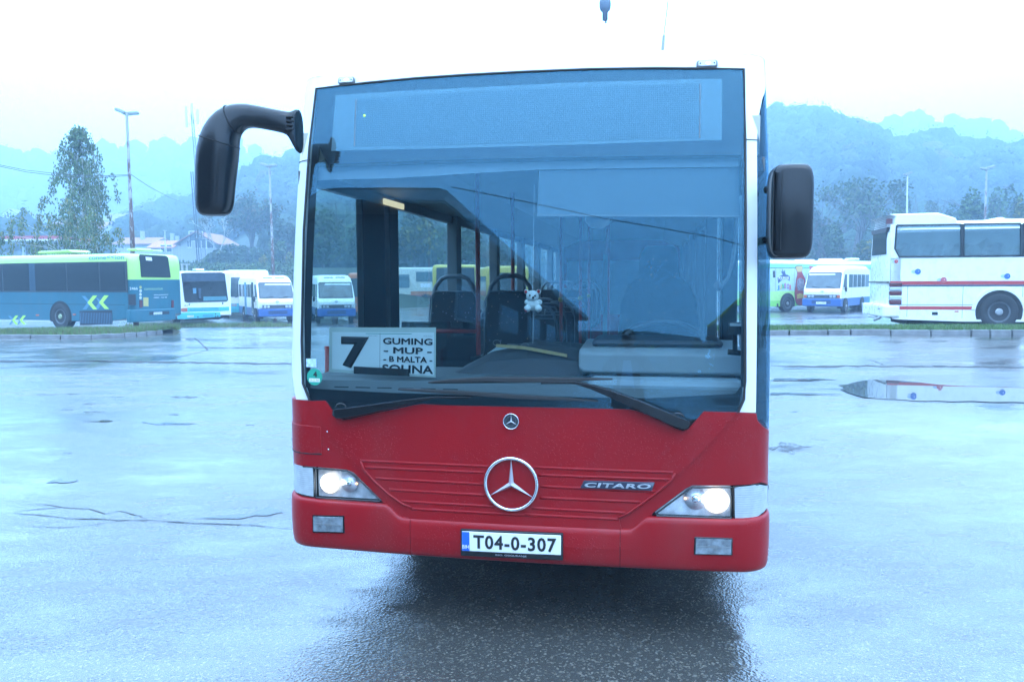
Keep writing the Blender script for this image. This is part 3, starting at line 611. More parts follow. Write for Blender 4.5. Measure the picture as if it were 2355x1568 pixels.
# ---- lamp posts, mast, poles and wires
def rustmat():
    m=M('rusty_white_paint',(.24,.25,.25),.6,noise=.05);n=m.node_tree.nodes;l=m.node_tree.links;t=n.new('ShaderNodeTexCoord');a=n.new('ShaderNodeTexNoise');a.inputs['Scale'].default_value=1.6;a.inputs['Detail'].default_value=8;a.inputs['Roughness'].default_value=.7;mp=n.new('ShaderNodeMapping');mp.inputs['Scale'].default_value=(4,4,1.3);l.new(t.outputs['Object'],mp.inputs[0]);l.new(mp.outputs[0],a.inputs['Vector'])
    sx=n.new('ShaderNodeSeparateXYZ');l.new(t.outputs['Object'],sx.inputs[0]);r=n.new('ShaderNodeMapRange');r.inputs[1].default_value=3;r.inputs[2].default_value=10;r.inputs[3].default_value=.10;r.inputs[4].default_value=-.10;l.new(sx.outputs[2],r.inputs[0]);ad=n.new('ShaderNodeMath');l.new(a.outputs[0],ad.inputs[0]);l.new(r.outputs[0],ad.inputs[1])
    cr=n.new('ShaderNodeMapRange');cr.inputs[1].default_value=.455;cr.inputs[2].default_value=.51;l.new(ad.outputs[0],cr.inputs[0]);mx=n.new('ShaderNodeMix');mx.data_type='RGBA';l.new(cr.outputs[0],mx.inputs[0]);b=n['Principled BSDF'];mx.inputs[7].default_value=(.07,.028,.018,1);l.new(b.inputs['Base Color'].links[0].from_socket,mx.inputs[6]);l.new(mx.outputs[2],b.inputs['Base Color']);return m
RUST=rustmat();PW=M('pole_white',(.34,.35,.35),.5);HEADM=M('lamp_housing',(.22,.25,.26),.45,noise=.1);LG_=M('lamp_glass',(.35,.4,.4),.2,coat=.4)
def lamp_post(u,vt,ub,vb,D,label,mat,heads,r=.085,yard=True):
    p=at(u,vt,D);q=at(ub,vb,D);zb=gz(p.x,p.y) if math.hypot(p.x,p.y)<58 else terr(math.atan2(p.x,p.y),math.hypot(p.x,p.y));zb=max(zb,-1.2)
    dx=(p.x-q.x)/(p.z-q.z)
    e=empty('lamp_post',(p.x-dx*(p.z-zb),p.y,zb),0,label,'lamp post');h=p.z-zb;bx=Vector((0,0,0));tp=Vector((dx*h,0,h))
    mb=MB();mb.tube([bx,tp*.5,tp*.5+Vector((0,0,.02)),tp],[r*1.5,r*1.2,r,r*.7],10);mb.build('post',mat,e,True)
    for hx,hy,hz,sz,tlt in heads:
        c=tp+Vector((hx,hy,hz));Mx=Matrix.Translation(c)@Matrix.Rotation(tlt,4,'Y');mb=MB()
        rings=[[Mx@Vector((x*sz,y*sz*.5,z*sz)) for x,y in((-.5*k,-.4*k),(.5*k,-.4*k),(.5*k,.4*k),(-.5*k,.4*k))] for z,k in((-.12,.9),(-.05,1.),(.10,.85),(.14,.5))];mb.loft(rings);hd=mb.build('lamp_head',HEADM,e,bev=.02)
        mb=MB();mb.loft([[Mx@Vector((x*sz*.42,y*sz*.18,z*sz)) for x,y in((-1,-1),(1,-1),(1,1),(-1,1))] for z in(-.16,-.12)]);mb.build('lamp_glass',LG_,hd)
        mb=MB();mb.tube([tp+Vector((0,0,-.15)),c+Vector((0,0,-.06))],.045,6);mb.build('lamp_bracket',HEADM,e)
    return e,tp
l1,_=lamp_post(291,258,305,570,38,'tall rust streaked lamp post above the rear of the blue bus',RUST,[(-.28,0,.05,.52,.35),(.28,.1,-.03,.50,-.05)])
lamp_post(619,382,628,620,57,'rust streaked lamp post between the dark tree and the big bus mirror',RUST,[(-.35,0,.1,.62,.25),(.25,0,.05,.6,-.1)],r=.09)
lamp_post(2086,402,2085,490,62,'white lamp post above the rear of the white coach',PW,[(-.1,0,.0,.45,.2),(.12,0,.12,.5,-.3)],r=.08)
lamp_post(2268,388,2264.5,498,58,'dark rusty lamp post above the middle of the white coach roof',RUST,[(-.2,0,.0,.55,.15),(.28,0,.1,.62,-.2)],r=.085)
lamp_post(379,532,380,590,120,'thin pale street lamp in front of the red roofed houses',PW,[(0,0,.1,.5,0)],r=.09)
# telecom mast
D=112;p=at(458,262,D);zb=terr(math.atan2(p.x,p.y),math.hypot(p.x,p.y));dx=-(468-452)/(620-262)
e=empty('telecom_mast',(at(468,620,D).x,D,zb),0,'tall pale lattice mast with antennas partly hidden by the long mirror','mast');h=p.z-zb;ml=M('galvanised',(.10,.11,.12),.5,metal=.3)
mb=MB();tx=dx*h
def leg(i,t):
    w_=.42*(1-t)+.16*t;a=i*2*math.pi/3+.4;return Vector((tx*t+w_*math.cos(a),w_*math.sin(a),h*t))
for i in range(3):
    mb=MB();mb.tube([leg(i,0),leg(i,1)],.05,5);mb.build('mast_leg',ml,e)
mb=MB();n=26
for k in range(n):
    for i in range(3):
        mb.tube([leg(i,k/n),leg((i+1)%3,(k+1)/n)],.022,3,False);mb.tube([leg(i,k/n),leg((i+1)%3,k/n)],.02,3,False)
o=mb.build('lattice_bracing',ml,e);o['kind']='stuff'
for i,(x,z0,z1) in enumerate(((-.75,-.2,2.6),(.8,.2,2.2),(.05,.2,3.0))):
    mb=MB();mb.box((tx+x-.13,-.1,h-1.6+z0),(tx+x+.13,.1,h-1.6+z1));mb.build('panel_antenna',M('antenna_white',(.6,.63,.65),.5),e,bev=.03);mb=MB();mb.tube([Vector((tx,0,h-1.2+z0)),Vector((tx+x,0,h-1.2+z0))],.03,5);mb.build('antenna_arm',ml,e)
for k,off in enumerate((-.62,-.34)):
    mb=MB();mb.tube([Vector((off,-.5,0)),Vector((off+tx*.62,-.3,h*.62))],.07,5);mb.build('feeder_cable',DARK,e)
for u,D,vt,lab in((1922,88,548,'thin dark pole with an arm behind the right minibus'),(1985,92,556,'faint thin pole to the right of the dark pole with an arm')):
    p=at(u,vt,D);zb=terr(math.atan2(p.x,p.y),math.hypot(p.x,p.y));mb=MB();mb.tube([(p.x,p.y,zb),(p.x,p.y,p.z)],.08,6);e=empty('utility_pole',(0,0,0),0,lab,'pole');e.location=(p.x,p.y,zb);o=mb.build('pole',DARK,e);o.location=(-p.x,-p.y,-zb)
    if u<1950:
        mb=MB();mb.tube([(0,0,p.z-zb-.1),(2.2,0,p.z-zb-.25)],.04,5);mb.build('pole_arm',DARK,e)
for u in(363,735):pass
for u,vt,lab in((716,0,''),):pass
q2=zoom(650,850,3.364)
for X,Y,lab in((207,620,'left one of two short white posts behind the white bus roof'),(268,620,'right one of two short white posts behind the white bus roof')):
    u,v=q2(X,Y);p=at(u,v,62);mb=MB();mb.tube([(0,0,-2.5),(0,0,0)],.09,6);mb.box((-.1,-.1,-.02),(.22,.1,.06));o=mb.build('marker_post',PW,None);o.location=p;tag(o,lab,'post')
def wire(pts,r,label,group=None):
    mb=MB();P_=[]
    for (u,v,D) in pts:P_.append(at(u,v,D))
    mb.tube(P_,r,4);return tag(mb.build('overhead_wire',M('wire',(.05,.06,.07),.5),None),label,'wire',group)
wire([(-20,376,30),(60,392,32),(150,402,35),(230,405,37),(301,402,38)],.012,'upper overhead wire sagging from the left edge to the tall rusty lamp post')
wire([(-20,379,30),(60,396,32),(150,407,35),(230,409,37),(302,404,38)],.012,'lower overhead wire sagging from the left edge to the tall rusty lamp post')
wire([(302,402,38),(340,428,50),(390,455,70),(430,470,90),(460,478,110)],.02,'overhead wire running from the tall rusty lamp post to the lattice mast')
# suspended lamp at the top of the frame
D=13.;p=at(1391,18,D);k=D/FOC
e=empty('hanging_lamp',p,0,'small dark lamp hanging on a wire at the top of the sky','lamp')
mb=MB();mb.tube([Vector((0,0,-.2*1)),Vector((0,0,.5))],.028/ .0071*k*1.0 if False else 6*k,10);mb.build('lamp_stem',M('lamp_blue_grey',(.10,.14,.19),.5),e,True)
mb=MB();mb.loft([ring_at(Vector((0,0,z*k)),Vector((1,0,0)),Vector((0,1,0)),r*k,r*k,16,2) for z,r in((16,12),(8,13),(0,12.5),(-6,11),(-9,8))]) if 'ring_at' in globals() else None
mb.build('lamp_shade',MATS['lamp_blue_grey'],e,True)
mb=MB();mb.tube([Vector((0,0,-12*k)),Vector((3*k,0,-16*k)),Vector((1.5*k,0,-34*k))],[5*k,4*k,2.6*k],8);mb.build('lamp_bulb',LG_,e,True)
mb=MB();mb.tube([Vector((-6,-1,3.0)),Vector((0,0,.5)),Vector((6,1.5,2.9))],.01,5);mb.build('suspension_wire',MATS['wire'],e)
# ---- houses
WALLW=M('house_wall',(.42,.43,.42),.9,noise=.1,dirt=.2);WALLG=M('house_wall_grey',(.30,.32,.32),.9,noise=.1);ROOFR=M('roof_red',(.28,.12,.085),.8,noise=.2,ns=8);ROOFD=M('roof_grey',(.16,.14,.14),.8,noise=.2,ns=8);PANE=M('pane',(.05,.07,.08),.15);WFR=M('window_white',(.65,.66,.66),.5)
def house(u0,u1,veave,vridge,vbase,D,label,wall=WALLW,roofm=ROOFR,gable=True,dep=8.,wins=(),over=.5,chim=(),rz=0.,cat='house',name='house'):
    a=at(u0,vbase,D);c=at(u1,vbase,D);w_=c.x-a.x;ze=at(u0,veave,D).z-a.z;zr=at(u0,vridge,D).z-a.z
    e=empty(name,(a.x+w_/2,D,a.z),rz,label,cat);mb=MB();h=w_/2
    if gable:
        v=[(-h,0,-2),(h,0,-2),(h,0,ze),(0,0,zr),(-h,0,ze),(-h,dep,-2),(h,dep,-2),(h,dep,ze),(0,dep,zr),(-h,dep,ze)];mb.add(v,[(0,1,2,3,4),(9,8,7,6,5),(0,4,9,5),(1,6,7,2)])
        sl=(zr-ze)/h
        for sg in(-1,1):
            m2=MB();x1=sg*(h+over);z1=ze-sl*over;t=.16;vv=[(0,-over,zr+t),(x1,-over,z1+t),(x1,dep+over,z1+t),(0,dep+over,zr+t),(0,-over,zr+.01),(x1,-over,z1+.01),(x1,dep+over,z1+.01),(0,dep+over,zr+.01)]
            m2.add(vv,[(0,1,2,3),(7,6,5,4),(0,4,5,1),(1,5,6,2),(2,6,7,3),(3,7,4,0)]);m2.build('roof_slope',roofm,e)
    else:
        v=[(-h,0,-2),(h,0,-2),(h,0,ze),(-h,0,ze),(-h,dep,-2),(h,dep,-2),(h,dep,ze),(-h,dep,ze),(-h,dep/2,zr),(h,dep/2,zr)];mb.add(v,[(0,1,2,3),(7,6,5,4),(0,3,8,7,4),(1,5,6,9,2)])
        for y0,y1 in((-over,dep/2),(dep+over,dep/2)):
            z0=ze-(zr-ze)*over/(dep/2);m2=MB();t=.15;vv=[(-h-over,y0,z0+t),(h+over,y0,z0+t),(h+over,y1,zr+t),(-h-over,y1,zr+t),(-h-over,y0,z0),(h+over,y0,z0),(h+over,y1,zr),(-h-over,y1,zr)];m2.add(vv,[(0,1,2,3),(7,6,5,4),(0,4,5,1),(1,5,6,2),(2,6,7,3),(3,7,4,0)]);m2.build('roof_slope',roofm,e)
    mb.build('wall',wall,e)
    for (x,z,ww,hh) in wins:
        m2=MB();x*=h;z0=z*ze;m2.box((x-ww/2,-.05,z0),(x+ww/2,.0,z0+hh));wn=m2.build('window',WFR,e);m2=MB()
        for q in(-1,1):m2.box((x+q*ww/4-ww*.19,-.07,z0+.1),(x+q*ww/4+ww*.19,-.052,z0+hh-.1))
        o=m2.build('pane',PANE,wn)
    for (x,y,hh) in chim:
        m2=MB();m2.box((x*h-.3,y-.3,zr-.8),(x*h+.3,y+.3,zr+hh));m2.build('chimney',WALLG,e)
    return e
q5b=zoom(0,750,2.944)
def hb(X,Y):return q5b(X,Y)
g=lambda X:q5b(X,0)[0];gv=lambda Y:q5b(0,Y)[1]
qh=zoom(650,850,3.364)
house(qh(190,0)[0],qh(640,0)[0],qh(0,325)[1],qh(0,195)[1],qh(0,520)[1],125,'two storey grey house with a gable roof right of the lattice mast base',wall=WALLG,roofm=ROOFR,dep=10,over=.8,wins=((-.08,1.05,2.2,1.6),(-.48,.62,.7,1.2),(.02,.55,.9,1.7),(.52,.55,1.6,1.6),(.78,.55,.8,1.3)))
house(g(1330),g(1740),gv(600),gv(520),gv(690),140,'long low house with a faded red roof left of centre of the house row',gable=False,dep=9,wins=((-.7,.4,1.2,1),),chim=((.1,3,1.2),))
house(g(1735),g(1975),gv(640),gv(560),gv(705),132,'small house with a bright orange roof between the two longer roofs',gable=False,roofm=M('roof_orange',(.38,.15,.08),.8,noise=.2),dep=7,wins=((.5,.1,2.,1.3),))
house(g(1790),g(2090),gv(612),gv(560),gv(720),150,'low grey roofed house against the gabled house',gable=False,roofm=ROOFD,dep=8,chim=((-.2,3,1.5),(.2,3,1.)),wins=((.6,.3,2,1.2),))
house(g(1180),g(1420),gv(330),gv(240),gv(420),230,'pale hillside house half hidden at the right of the birch crown',gable=False,roofm=ROOFD,dep=10)
house(g(520),g(1180),gv(420),gv(340),gv(560),210,'long pink roofed house hidden behind the birch crown',gable=False,dep=10)
house(g(30),g(190),gv(250),gv(195),gv(310),290,'white balconied house high on the misty left slope',gable=True,roofm=ROOFD,dep=9,wins=((-.4,.2,2,1.6),(.4,.2,2,1.6)))
house(g(80),g(260),gv(350),gv(310),gv(420),260,'pink roofed house below the white balconied house',gable=False,dep=9)
house(g(100),g(360),gv(480),gv(440),gv(520),200,'grey roofed shed above the red canopy',gable=False,roofm=ROOFD,dep=8)
house(qh(700,0)[0],qh(0,0)[0]+0.1 if False else qh(760,0)[0],qh(0,330)[1],qh(0,260)[1],qh(0,380)[1],150,'small pale outbuilding behind the slender birch',gable=False,roofm=ROOFD,dep=5) if False else None
# filling station canopy
a=at(g(15),gv(545),105);c=at(g(640),gv(545),105);e=empty('station_canopy',(a.x,105,terr(math.atan2(a.x,105),math.hypot(a.x,105))),0,'filling station canopy with a red fascia left of the birch','canopy')
W_=c.x-a.x;zc_=a.z-e.location.z;hh=at(0,gv(508),105).z-at(0,gv(545),105).z
mb=MB();mb.box((0,0,zc_),(W_,9,zc_+hh));mb.build('fascia',M('fascia_red',(.45,.03,.03),.5),e);mb=MB();mb.box((-.03,-.03,zc_-.22),(W_+.03,9,zc_-.003));mb.build('fascia_strip',WFR,e)
for x in(.22,.8):
    mb=MB();mb.box((W_*x-.15,2,0),(W_*x+.15,2.3,zc_-.2));mb.build('column',WFR,e)
mb=MB();mb.box((W_*.1,6,0),(W_*.9,8.8,zc_-.3));mb.build('kiosk_wall',WALLG,e)
for i in range(3):
    mb=MB();mb.box((W_*(.3+.2*i)-.4,2.8,0),(W_*(.3+.2*i)+.4,3.3,1.7));mb.build('pump',LGREY,e)
e=empty('railing',(at(-20,575,92).x,92,terr(math.atan2(at(-20,575,92).x,92),math.hypot(at(-20,575,92).x,92))),0,'thin pale railing in front of the filling station','railing')
for z in(.55,1.05):
    mb=MB();mb.tube([(0,0,z),(11,0,z)],.035,5);mb.build('rail',WFR,e)
for i in range(7):
    mb=MB();mb.tube([(i*1.8,0,-.5),(i*1.8,0,1.05)],.03,5);mb.build('rail_post',WFR,e)
# ---- behind the camera: hall, small yellow edged roof, wood edge
def refl_note():pass
HALL=M('hall_wall',(.07,.09,.085),.7,noise=.15);SOF=M('soffit',(.5,.48,.42),.6);FAS=M('fascia_white',(.45,.47,.47),.5)
e=empty('depot_hall',(0,0,0),0,'dark depot hall with a pale overhanging eave, mirrored in the windscreen','building')
def prism(pts,z0,z1,name,mat):
    n=len(pts);v=[(x,y,z0) for x,y in pts]+[(x,y,z1) for x,y in pts];return mesh_obj(name,v,[tuple(range(n))[::-1],tuple(range(n,2*n))]+[(k,(k+1)%n,n+(k+1)%n,n+k) for k in range(n)],mat,e)
HC=Vector((-5.9,-5.8));HA=HC+Vector((-.93,.367))*24;HB=HC+Vector((-.107,-.994))*38;HD=HA+(HB-HC)
def inset(k):
    a=(HA-HC).normalized();b_=(HB-HC).normalized();return [HC+(a+b_)*k,HB+(a-b_)*k,HD-(a+b_)*k,HA+(b_-a)*k]
prism(inset(.9),0,6.7,'wall',HALL);prism(inset(0),6.9,7.3,'roof_fascia',FAS);prism(inset(.05),6.82,6.897,'soffit',SOF);prism(inset(.3),7.303,7.5,'roof',HALL)
ua=(HA-HC).normalized();ub=(HB-HC).normalized();C0=HC+(ua+ub)*.9
for i in range(6):
    p=C0+ub*(3+i*5.6);q=p+ub*3.4;o_=-ua*.05
    v=[(c.x+o_.x*t,c.y+o_.y*t,z) for t in(.02,1) for c,z in((p,3.2),(q,3.2),(q,4.7),(p,4.7))];w0=mesh_obj('window',v,[(0,1,2,3),(4,7,6,5),(0,4,5,1),(1,5,6,2),(2,6,7,3),(3,7,4,0)],FAS,e)
    p=p+ub*.12;q=q-ub*.12;v=[(c.x+o_.x*1.4,c.y+o_.y*1.4,z) for c,z in((p,3.3),(q,3.3),(q,4.6),(p,4.6))];mesh_obj('pane',v,[(0,3,2,1)],PANE,w0)
e=empty('kiosk',(4.4,-34,0),0,'small building with a yellow edged pointed roof, mirrored at the right of the windscreen','building')
mb=MB();mb.box((-2.6,-5,0),(9,0,4.2));mb.build('wall',M('kiosk_wall_paint',(.12,.15,.16),.7),e)
mb=MB();mb.add([(-3.2,.5,5.0),(3.8,.5,5.0),(3.8,-5.5,5.0),(-3.2,-5.5,5.0),(.3,-2.5,8.6),(-3.2,.5,4.2),(3.8,.5,4.2),(3.8,-5.5,4.2),(-3.2,-5.5,4.2)],[(0,1,4),(1,2,4),(2,3,4),(3,0,4),(0,5,6,1),(1,6,7,2),(2,7,8,3),(3,8,5,0)]);mb.build('roof',M('kiosk_roof',(.10,.12,.12),.6),e)
YL=M('yellow_trim',(.65,.42,.03),.5)
for a,c in(((-3.2,.5,5.05),(.3,-2.5,8.65)),((3.8,.5,5.05),(.3,-2.5,8.65))):
    mb=MB();mb.tube([a,c],.12,5);mb.build('roof_trim',YL,e)
mb=MB();mb.cyl((.3,-2.5,8.5),(0,0,1),.55,.9,4,.0);mb.cyl((.3,-2.5,8.0),(0,0,1),.35,.7,8);mb.build('roof_finial',YL,e)
pts=[]
for _ in range(2600):
    a=math.radians(random.uniform(120,240));r=random.uniform(75,95);z0=random.uniform(0,1)**.7*(6.5+1.5*math.sin(a*17)+math.sin(a*41));pts.append((r*math.sin(a),r*math.cos(a),z0-.5))
tag(leaf_mesh('treeline',pts,2.4,LG,None,None),'dark tree line behind the yard, seen only in reflections',kind='stuff')
P0=toW((.48,0,0))
mb=MB();mb.tube([Vector((-6.0,-6.2,7.6)),Vector((-2.0,-9,7.0)),Vector((.8,-10,6.5)),Vector((3,-10.5,6.0)),Vector((9,-11,5.2))],.018,5);tag(mb.build('overhead_wire',MATS['wire'],None),'slack wire from the depot hall corner, mirrored across the windscreen','wire')
# ================================================================ THE BUS
bus=empty('city_bus',(BX,BY,0),-YAW,'red and white city bus with lit headlights and a big windscreen, facing the camera','bus')
SB=11.9
def Sat(b,z=1.5):   # s on the side for a depth b
    lo,hi=1.3,16
    for _ in range(40):
        m_=(lo+hi)/2
        if plan(m_,z)[1]<b:lo=m_
        else:hi=m_
    return lo
BG=bus
ws_top=[q3(290,420),q3(700,372),q3(1100,335),q3(1500,308),q4(0,265),q4(500,245),q4(1000,238),q4(1300,240),q4(1675,245)]
ws_right=[q4(1685,780),q4(1688,1472),q6(1781,700),q6(1781,1150),q6(1772,1290),q6(1728,1390)]
ws_left=[q5(235,1385),q5(182,1250),q5(172,900),q5(190,0),q3(235,900)]
WT=[F(*p) for p in ws_top];WR=[F(*p) for p in ws_right];WL=[F(*p) for p in ws_left]
ZB=1.155
wpoly=WT+WR+[(1.02,ZB),(-1.02,ZB)]+WL
# --- white skin above the windscreen and round the roof
ZR=2.93
hdr=WT+[(1.9,WT[-1][1]),(1.9,ZR),(-1.9,ZR),(-1.9,WT[0][1])]
def bigpoly(a):return a
panel('front_header',hdr,.0,.02,WHITE,bus,cell=.06,bev=0)
# roof shell
NS=[-Sat(SB)+i*(Sat(1.6)*0) for i in range(1)]
S_=Sat(SB,2.9);ss=[-S_,-S_*.7,-S_*.4,-2.4]+list(np.linspace(-1.9,-1.0,24))+list(np.linspace(-.9,.9,19))+list(np.linspace(1.0,1.9,24))+[2.4,S_*.4,S_*.7,S_]
rings=[]
for k in range(7):
    a=math.pi/2*k/6
    rings.append([P(s,ZR,-.30*(1-math.cos(a)))+Vector((0,0,.10*math.sin(a))) for s in ss])
b=MB();b.loft(rings,False)
top=[(p*1.0) for p in rings[-1]];b.add(top,[tuple(range(len(top)))])
roof=b.build('roof',WHITE,bus);smooth_by_angle(roof,50)
rp=MB();rp.box((-.55,3.2,3.02),(.55,4.4,3.07));rp.build('roof_hatch',WHITE,bus,bev=.03);rp=MB();rp.box((-.7,6.2,3.02),(.7,8.6,3.2));rp.build('roof_hatch',WHITE,bus,bev=.03)
# --- white front posts
lp=[WT[0],WL[4],WL[3],WL[2],WL[1],WL[0],F7(120,25),F(675,700),F(684,500)]
lp=[WT[0]]+WL[::-1]+[(F7(120,25)[0],F7(227,28)[1]),(-1.345,1.6),(-1.345,2.25),(-1.345,2.5),(-1.36,WT[0][1])]
panel('front_post',lp,.001,.03,WHITE,bus,cell=.05)
R_out=F(1740,700)[0]
rpoly=[WT[-1]]+WR+[(R_out,WR[-1][1]-.004),(R_out,1.6),(R_out,2.5),(F(1741,300)[0],F(1741,300)[1]),F(1745,262),F(1752,228),F(1760,200),(F(1767,176)[0]+.03,WT[-1][1])]
panel('front_post',rpoly,.001,.03,WHITE,bus,cell=.05)
for s0,s1,z in ((-1.36,WL[4][0]+.005,2.47),(WR[0][0]-.0,R_out,F(1725,322)[1])):
    mbt=MB();pts=[P(s0+(s1-s0)*i/8,z,.0025) for i in range(9)];mbt.tube(pts,.0022,5);mbt.build('joint_line',DARK,bus)
# --- side bodies
RS=M('side_glass_dark',(.02,.03,.035),.08)
sideglass=glass('side_glass',(.74,.86,.84),.6);darkglass=glass('tinted_glass',(.22,.28,.30),.6)
wsglass=glass('windscreen_glass',(.60,.70,.72),1.2,(.26,.66,.92))  # blue of the mirrored sky is put into the reflection tint
def patch(name,s0,s1,z0,z1,off,mat,n=2,m=2,thick=.0):
    sv=np.linspace(s0,s1,n);zv=np.linspace(z0,z1,m);v=[P(a,b_,off) for b_ in zv for a in sv];f=[(j*n+i,j*n+i+1,(j+1)*n+i+1,(j+1)*n+i) for j in range(m-1) for i in range(n-1)]
    if thick:
        k=len(v);v+=[P(a,b_,off-thick) for b_ in zv for a in sv];f+=[tuple(k+i for i in g[::-1]) for g in f]
    o=mesh_obj(name,v,f,mat,bus,True);return o
def sb(b):return Sat(b)
for sg in(-1,1):
    def pt(nm_,b0,b1,z0,z1,off,mat,**k):
        a,c=sb(b0),sb(b1)
        return patch(nm_,-c,-a,z0,z1,off,mat,**k) if sg<0 else patch(nm_,a,c,z0,z1,off,mat,**k)
    b_st=1.62 if sg<0 else .17
    pt('side_panel',b_st,SB,.40,1.0,0,RED,thick=.02)
    pt('side_panel',b_st,SB,2.42,ZR,0,WHITE,thick=.02,m=6)
    pil=[(1.07,1.50),(1.60,1.80),(3.35,3.52),(5.25,5.40),(7.1,7.25),(8.6,8.75),(10.2,10.35),(11.5,SB)] if sg<0 else [(1.55,1.70),(3.4,3.55),(5.25,5.40),(7.1,7.25),(8.9,9.05),(10.6,10.75),(11.5,SB)]
    edges=[(.20 if sg<0 else .17)]+[e for p in pil for e in p]
    for a,c in pil:
        m_=MB();x=sg*1.225
        z0=.42 if (sg<0 and a<1.9) else 1.0
        d=.10 if a>3 or sg>0 else .05
        m_.box((min(x,x-sg*d),a,z0),(max(x,x-sg*d),c,2.42));m_.build('window_pillar',GREYP if a>1.9 else FRIT,bus,bev=.01)
    for i in range(0,len(edges)-1,2):
        z0=.45 if (sg<0 and edges[i]<1.5) else 1.0
        pt('side_window' if z0>.9 else 'door_pane',edges[i],edges[i+1],z0,2.42,-.008,sideglass if sg<0 else darkglass,n=3)
# right corner glass that tapers up into the white post, with its lower tip
fin=[(R_out+.001,2.46),(R_out+.001,WR[-1][1]),F8(1898,190),F8(1940,230),F8(1985,268),(1.47,F8(1985,268)[1]+.02),(1.47,2.3),(1.47,2.78),F(1767,182),F(1758,215),F(1750,250),F(1743,290)]
cornerg=glass('corner_glass',(.35,.45,.5),.8,(.4,.75,1.))
panel('corner_window',fin,.0005,.004,cornerg,bus,cell=.04,rim=False)
panel('corner_window',[(-1.40,1.20),(-1.346,1.20),(-1.346,2.46),(-1.40,2.46)],.0005,.004,cornerg,bus,cell=.04,rim=False)
m_=MB()
for z in(1.55,):
    for y_ in(.45,1.0):
        m_=MB();m_.tube([(-1.17,y_,.9),(-1.17,y_,1.45)],.016,8);m_.build('door_rail',M('red_rail',(.42,.03,.02),.35,coat=.3),bus,True)
# rear wall, floor, ceiling, underside
m_=MB();m_.box((-1.25,SB-.03,.4),(1.25,SB+.03,1.15));m_.box((-1.25,SB-.03,2.2),(1.25,SB+.03,2.95));m_.box((-1.25,SB-.03,1.15),(-1.05,SB+.03,2.2));m_.box((1.05,SB-.03,1.15),(1.25,SB+.03,2.2));m_.build('rear_wall',RED,bus)
m_=MB();m_.box((-1.05,SB-.01,1.15),(1.05,SB+.01,2.2));m_.build('rear_window',darkglass,bus)
m_=MB();m_.box((-1.20,.26,.425),(1.20,SB-.03,.46));m_.build('floor',M('bus_floor',(.05,.05,.055),.6,bump=.1),bus)
m_=MB();m_.box((-.80,.42,2.60),(.80,SB-.03,2.63));m_.build('ceiling',M('ceiling_panel',(.40,.40,.36),.6),bus)
for sg in(-1,1):
    m_=MB();m_.loft([[Vector((sg*1.19,b_,2.425)),Vector((sg*1.0,b_,2.50)),Vector((sg*.80,b_,2.598)),Vector((sg*.80,b_,2.62)),Vector((sg*1.19,b_,2.62))] for b_ in(.22,4.,8.,SB-.03)]);m_.build('cove_panel',M('cove',(.52,.50,.42),.5),bus)
    m_=MB();m_.box((min(sg*1.17,sg*1.215),.22,2.35),(max(sg*1.17,sg*1.215),SB-.03,2.42));m_.build('window_rail',GREYP,bus)
lamp=(M('reflection_glow',(.9,.85,.7),.4,emit=(1.,.86,.55),es=1.1),)  # glow for the strip that imitates a light mirrored in the side window
m_=MB();m_.box((-1.15,3,.30),(1.15,SB-.1,.42));m_.box((-.6,1.2,.36),(.6,2.98,.42));m_.build('underframe',DARK,bus)
TYRE=M('tyre',(.022,.022,.023),.75,bump=.3,bs=40)
for b_ in(2.75,8.65):
    for sg in(-1,1):
        m_=MB();m_.cyl((sg*1.258,b_,.48),(-sg,0,0),.60,.05,40);m_.build('wheel_well',DARK,bus)
        m_=MB();m_.cyl((sg*1.272,b_,.48),(-sg,0,0),.48,.30,40);wh=m_.build('wheel',TYRE,bus,bev=.03)
        m_=MB();m_.cyl((sg*1.279,b_,.48),(-sg,0,0),.27,.05,28);m_.build('rim',STEEL,wh)
        m_=MB();m_.box((min(sg*1.2,sg*.62),b_-.62,.37),(max(sg*1.2,sg*.62),b_+.62,1.0));m_.build('wheel_arch',GREYP,bus,bev=.03)
# --- lower front: bonnet and corner panels, bumper
diagL=[F7(*p) for p in((232,32),(300,160),(420,330),(560,500),(690,625),(850,775),(960,862),(1030,905))]
diagR=[F8(*p) for p in((1730,124),(1500,390),(1360,530),(1240,640),(1050,790),(900,905),(830,955),(770,985))]
topL=[F7(*p) for p in((360,30),(380,50),(440,140),(470,178),(510,188),(560,180),(800,128),(1090,66),(1160,57),(1300,66),(2091,84))]
topR=[F8(*p) for p in((850,100),(920,115),(1080,178),(1230,258),(1290,278),(1330,265),(1370,220),(1460,118))]
zc=.612
bon=diagL[::-1]+topL+topR+diagR+[(.545,zc-.02),(0,zc-.03),(-.545,zc-.02)]
panel('bonnet',bon,.012,.016,RED,bus,cell=.06,bev=.004)
under=MB()
cl=[(-1.60,F7(120,25)[1]),diagL[0]]+diagL[1:]+[(-.60,.58),(-.66,.62)]+[F7(*p) for p in((825,858),(812,835),(640,668),(590,620),(530,596),(265,572),(128,552))]+[(-1.335,.70),(-1.60,.70)]
cl=[(-1.60,F7(120,25)[1])]+diagL+[(-.545,.58),(-.60,.58),(-.67,.64)]+[F7(*p) for p in((830,862),(815,838),(640,664),(595,618),(535,592),(265,568),(128,552))]+[(-1.375,.80),(-1.375,.66),(-1.60,.66)]
panel('corner_panel',cl,.003,.03,RED,bus,cell=.05,bev=.003)
cr=diagR+[(.545,.58),(.60,.58),(.67,.635)]+[F8(*p) for p in((1035,968),(1048,945),(1310,752),(1370,722),(1690,722),(1930,698))]+[(1.345,F8(1950,760)[1]),(1.375,F8(1965,850)[1]),(1.385,.66),(1.60,.66),(1.60,F8(1985,272)[1]),(1.45,F8(1985,272)[1])]
cr+=[F8(1985,274),F8(1940,240),F8(1900,195),F8(1890,135)]
cr=[p for p in cr]
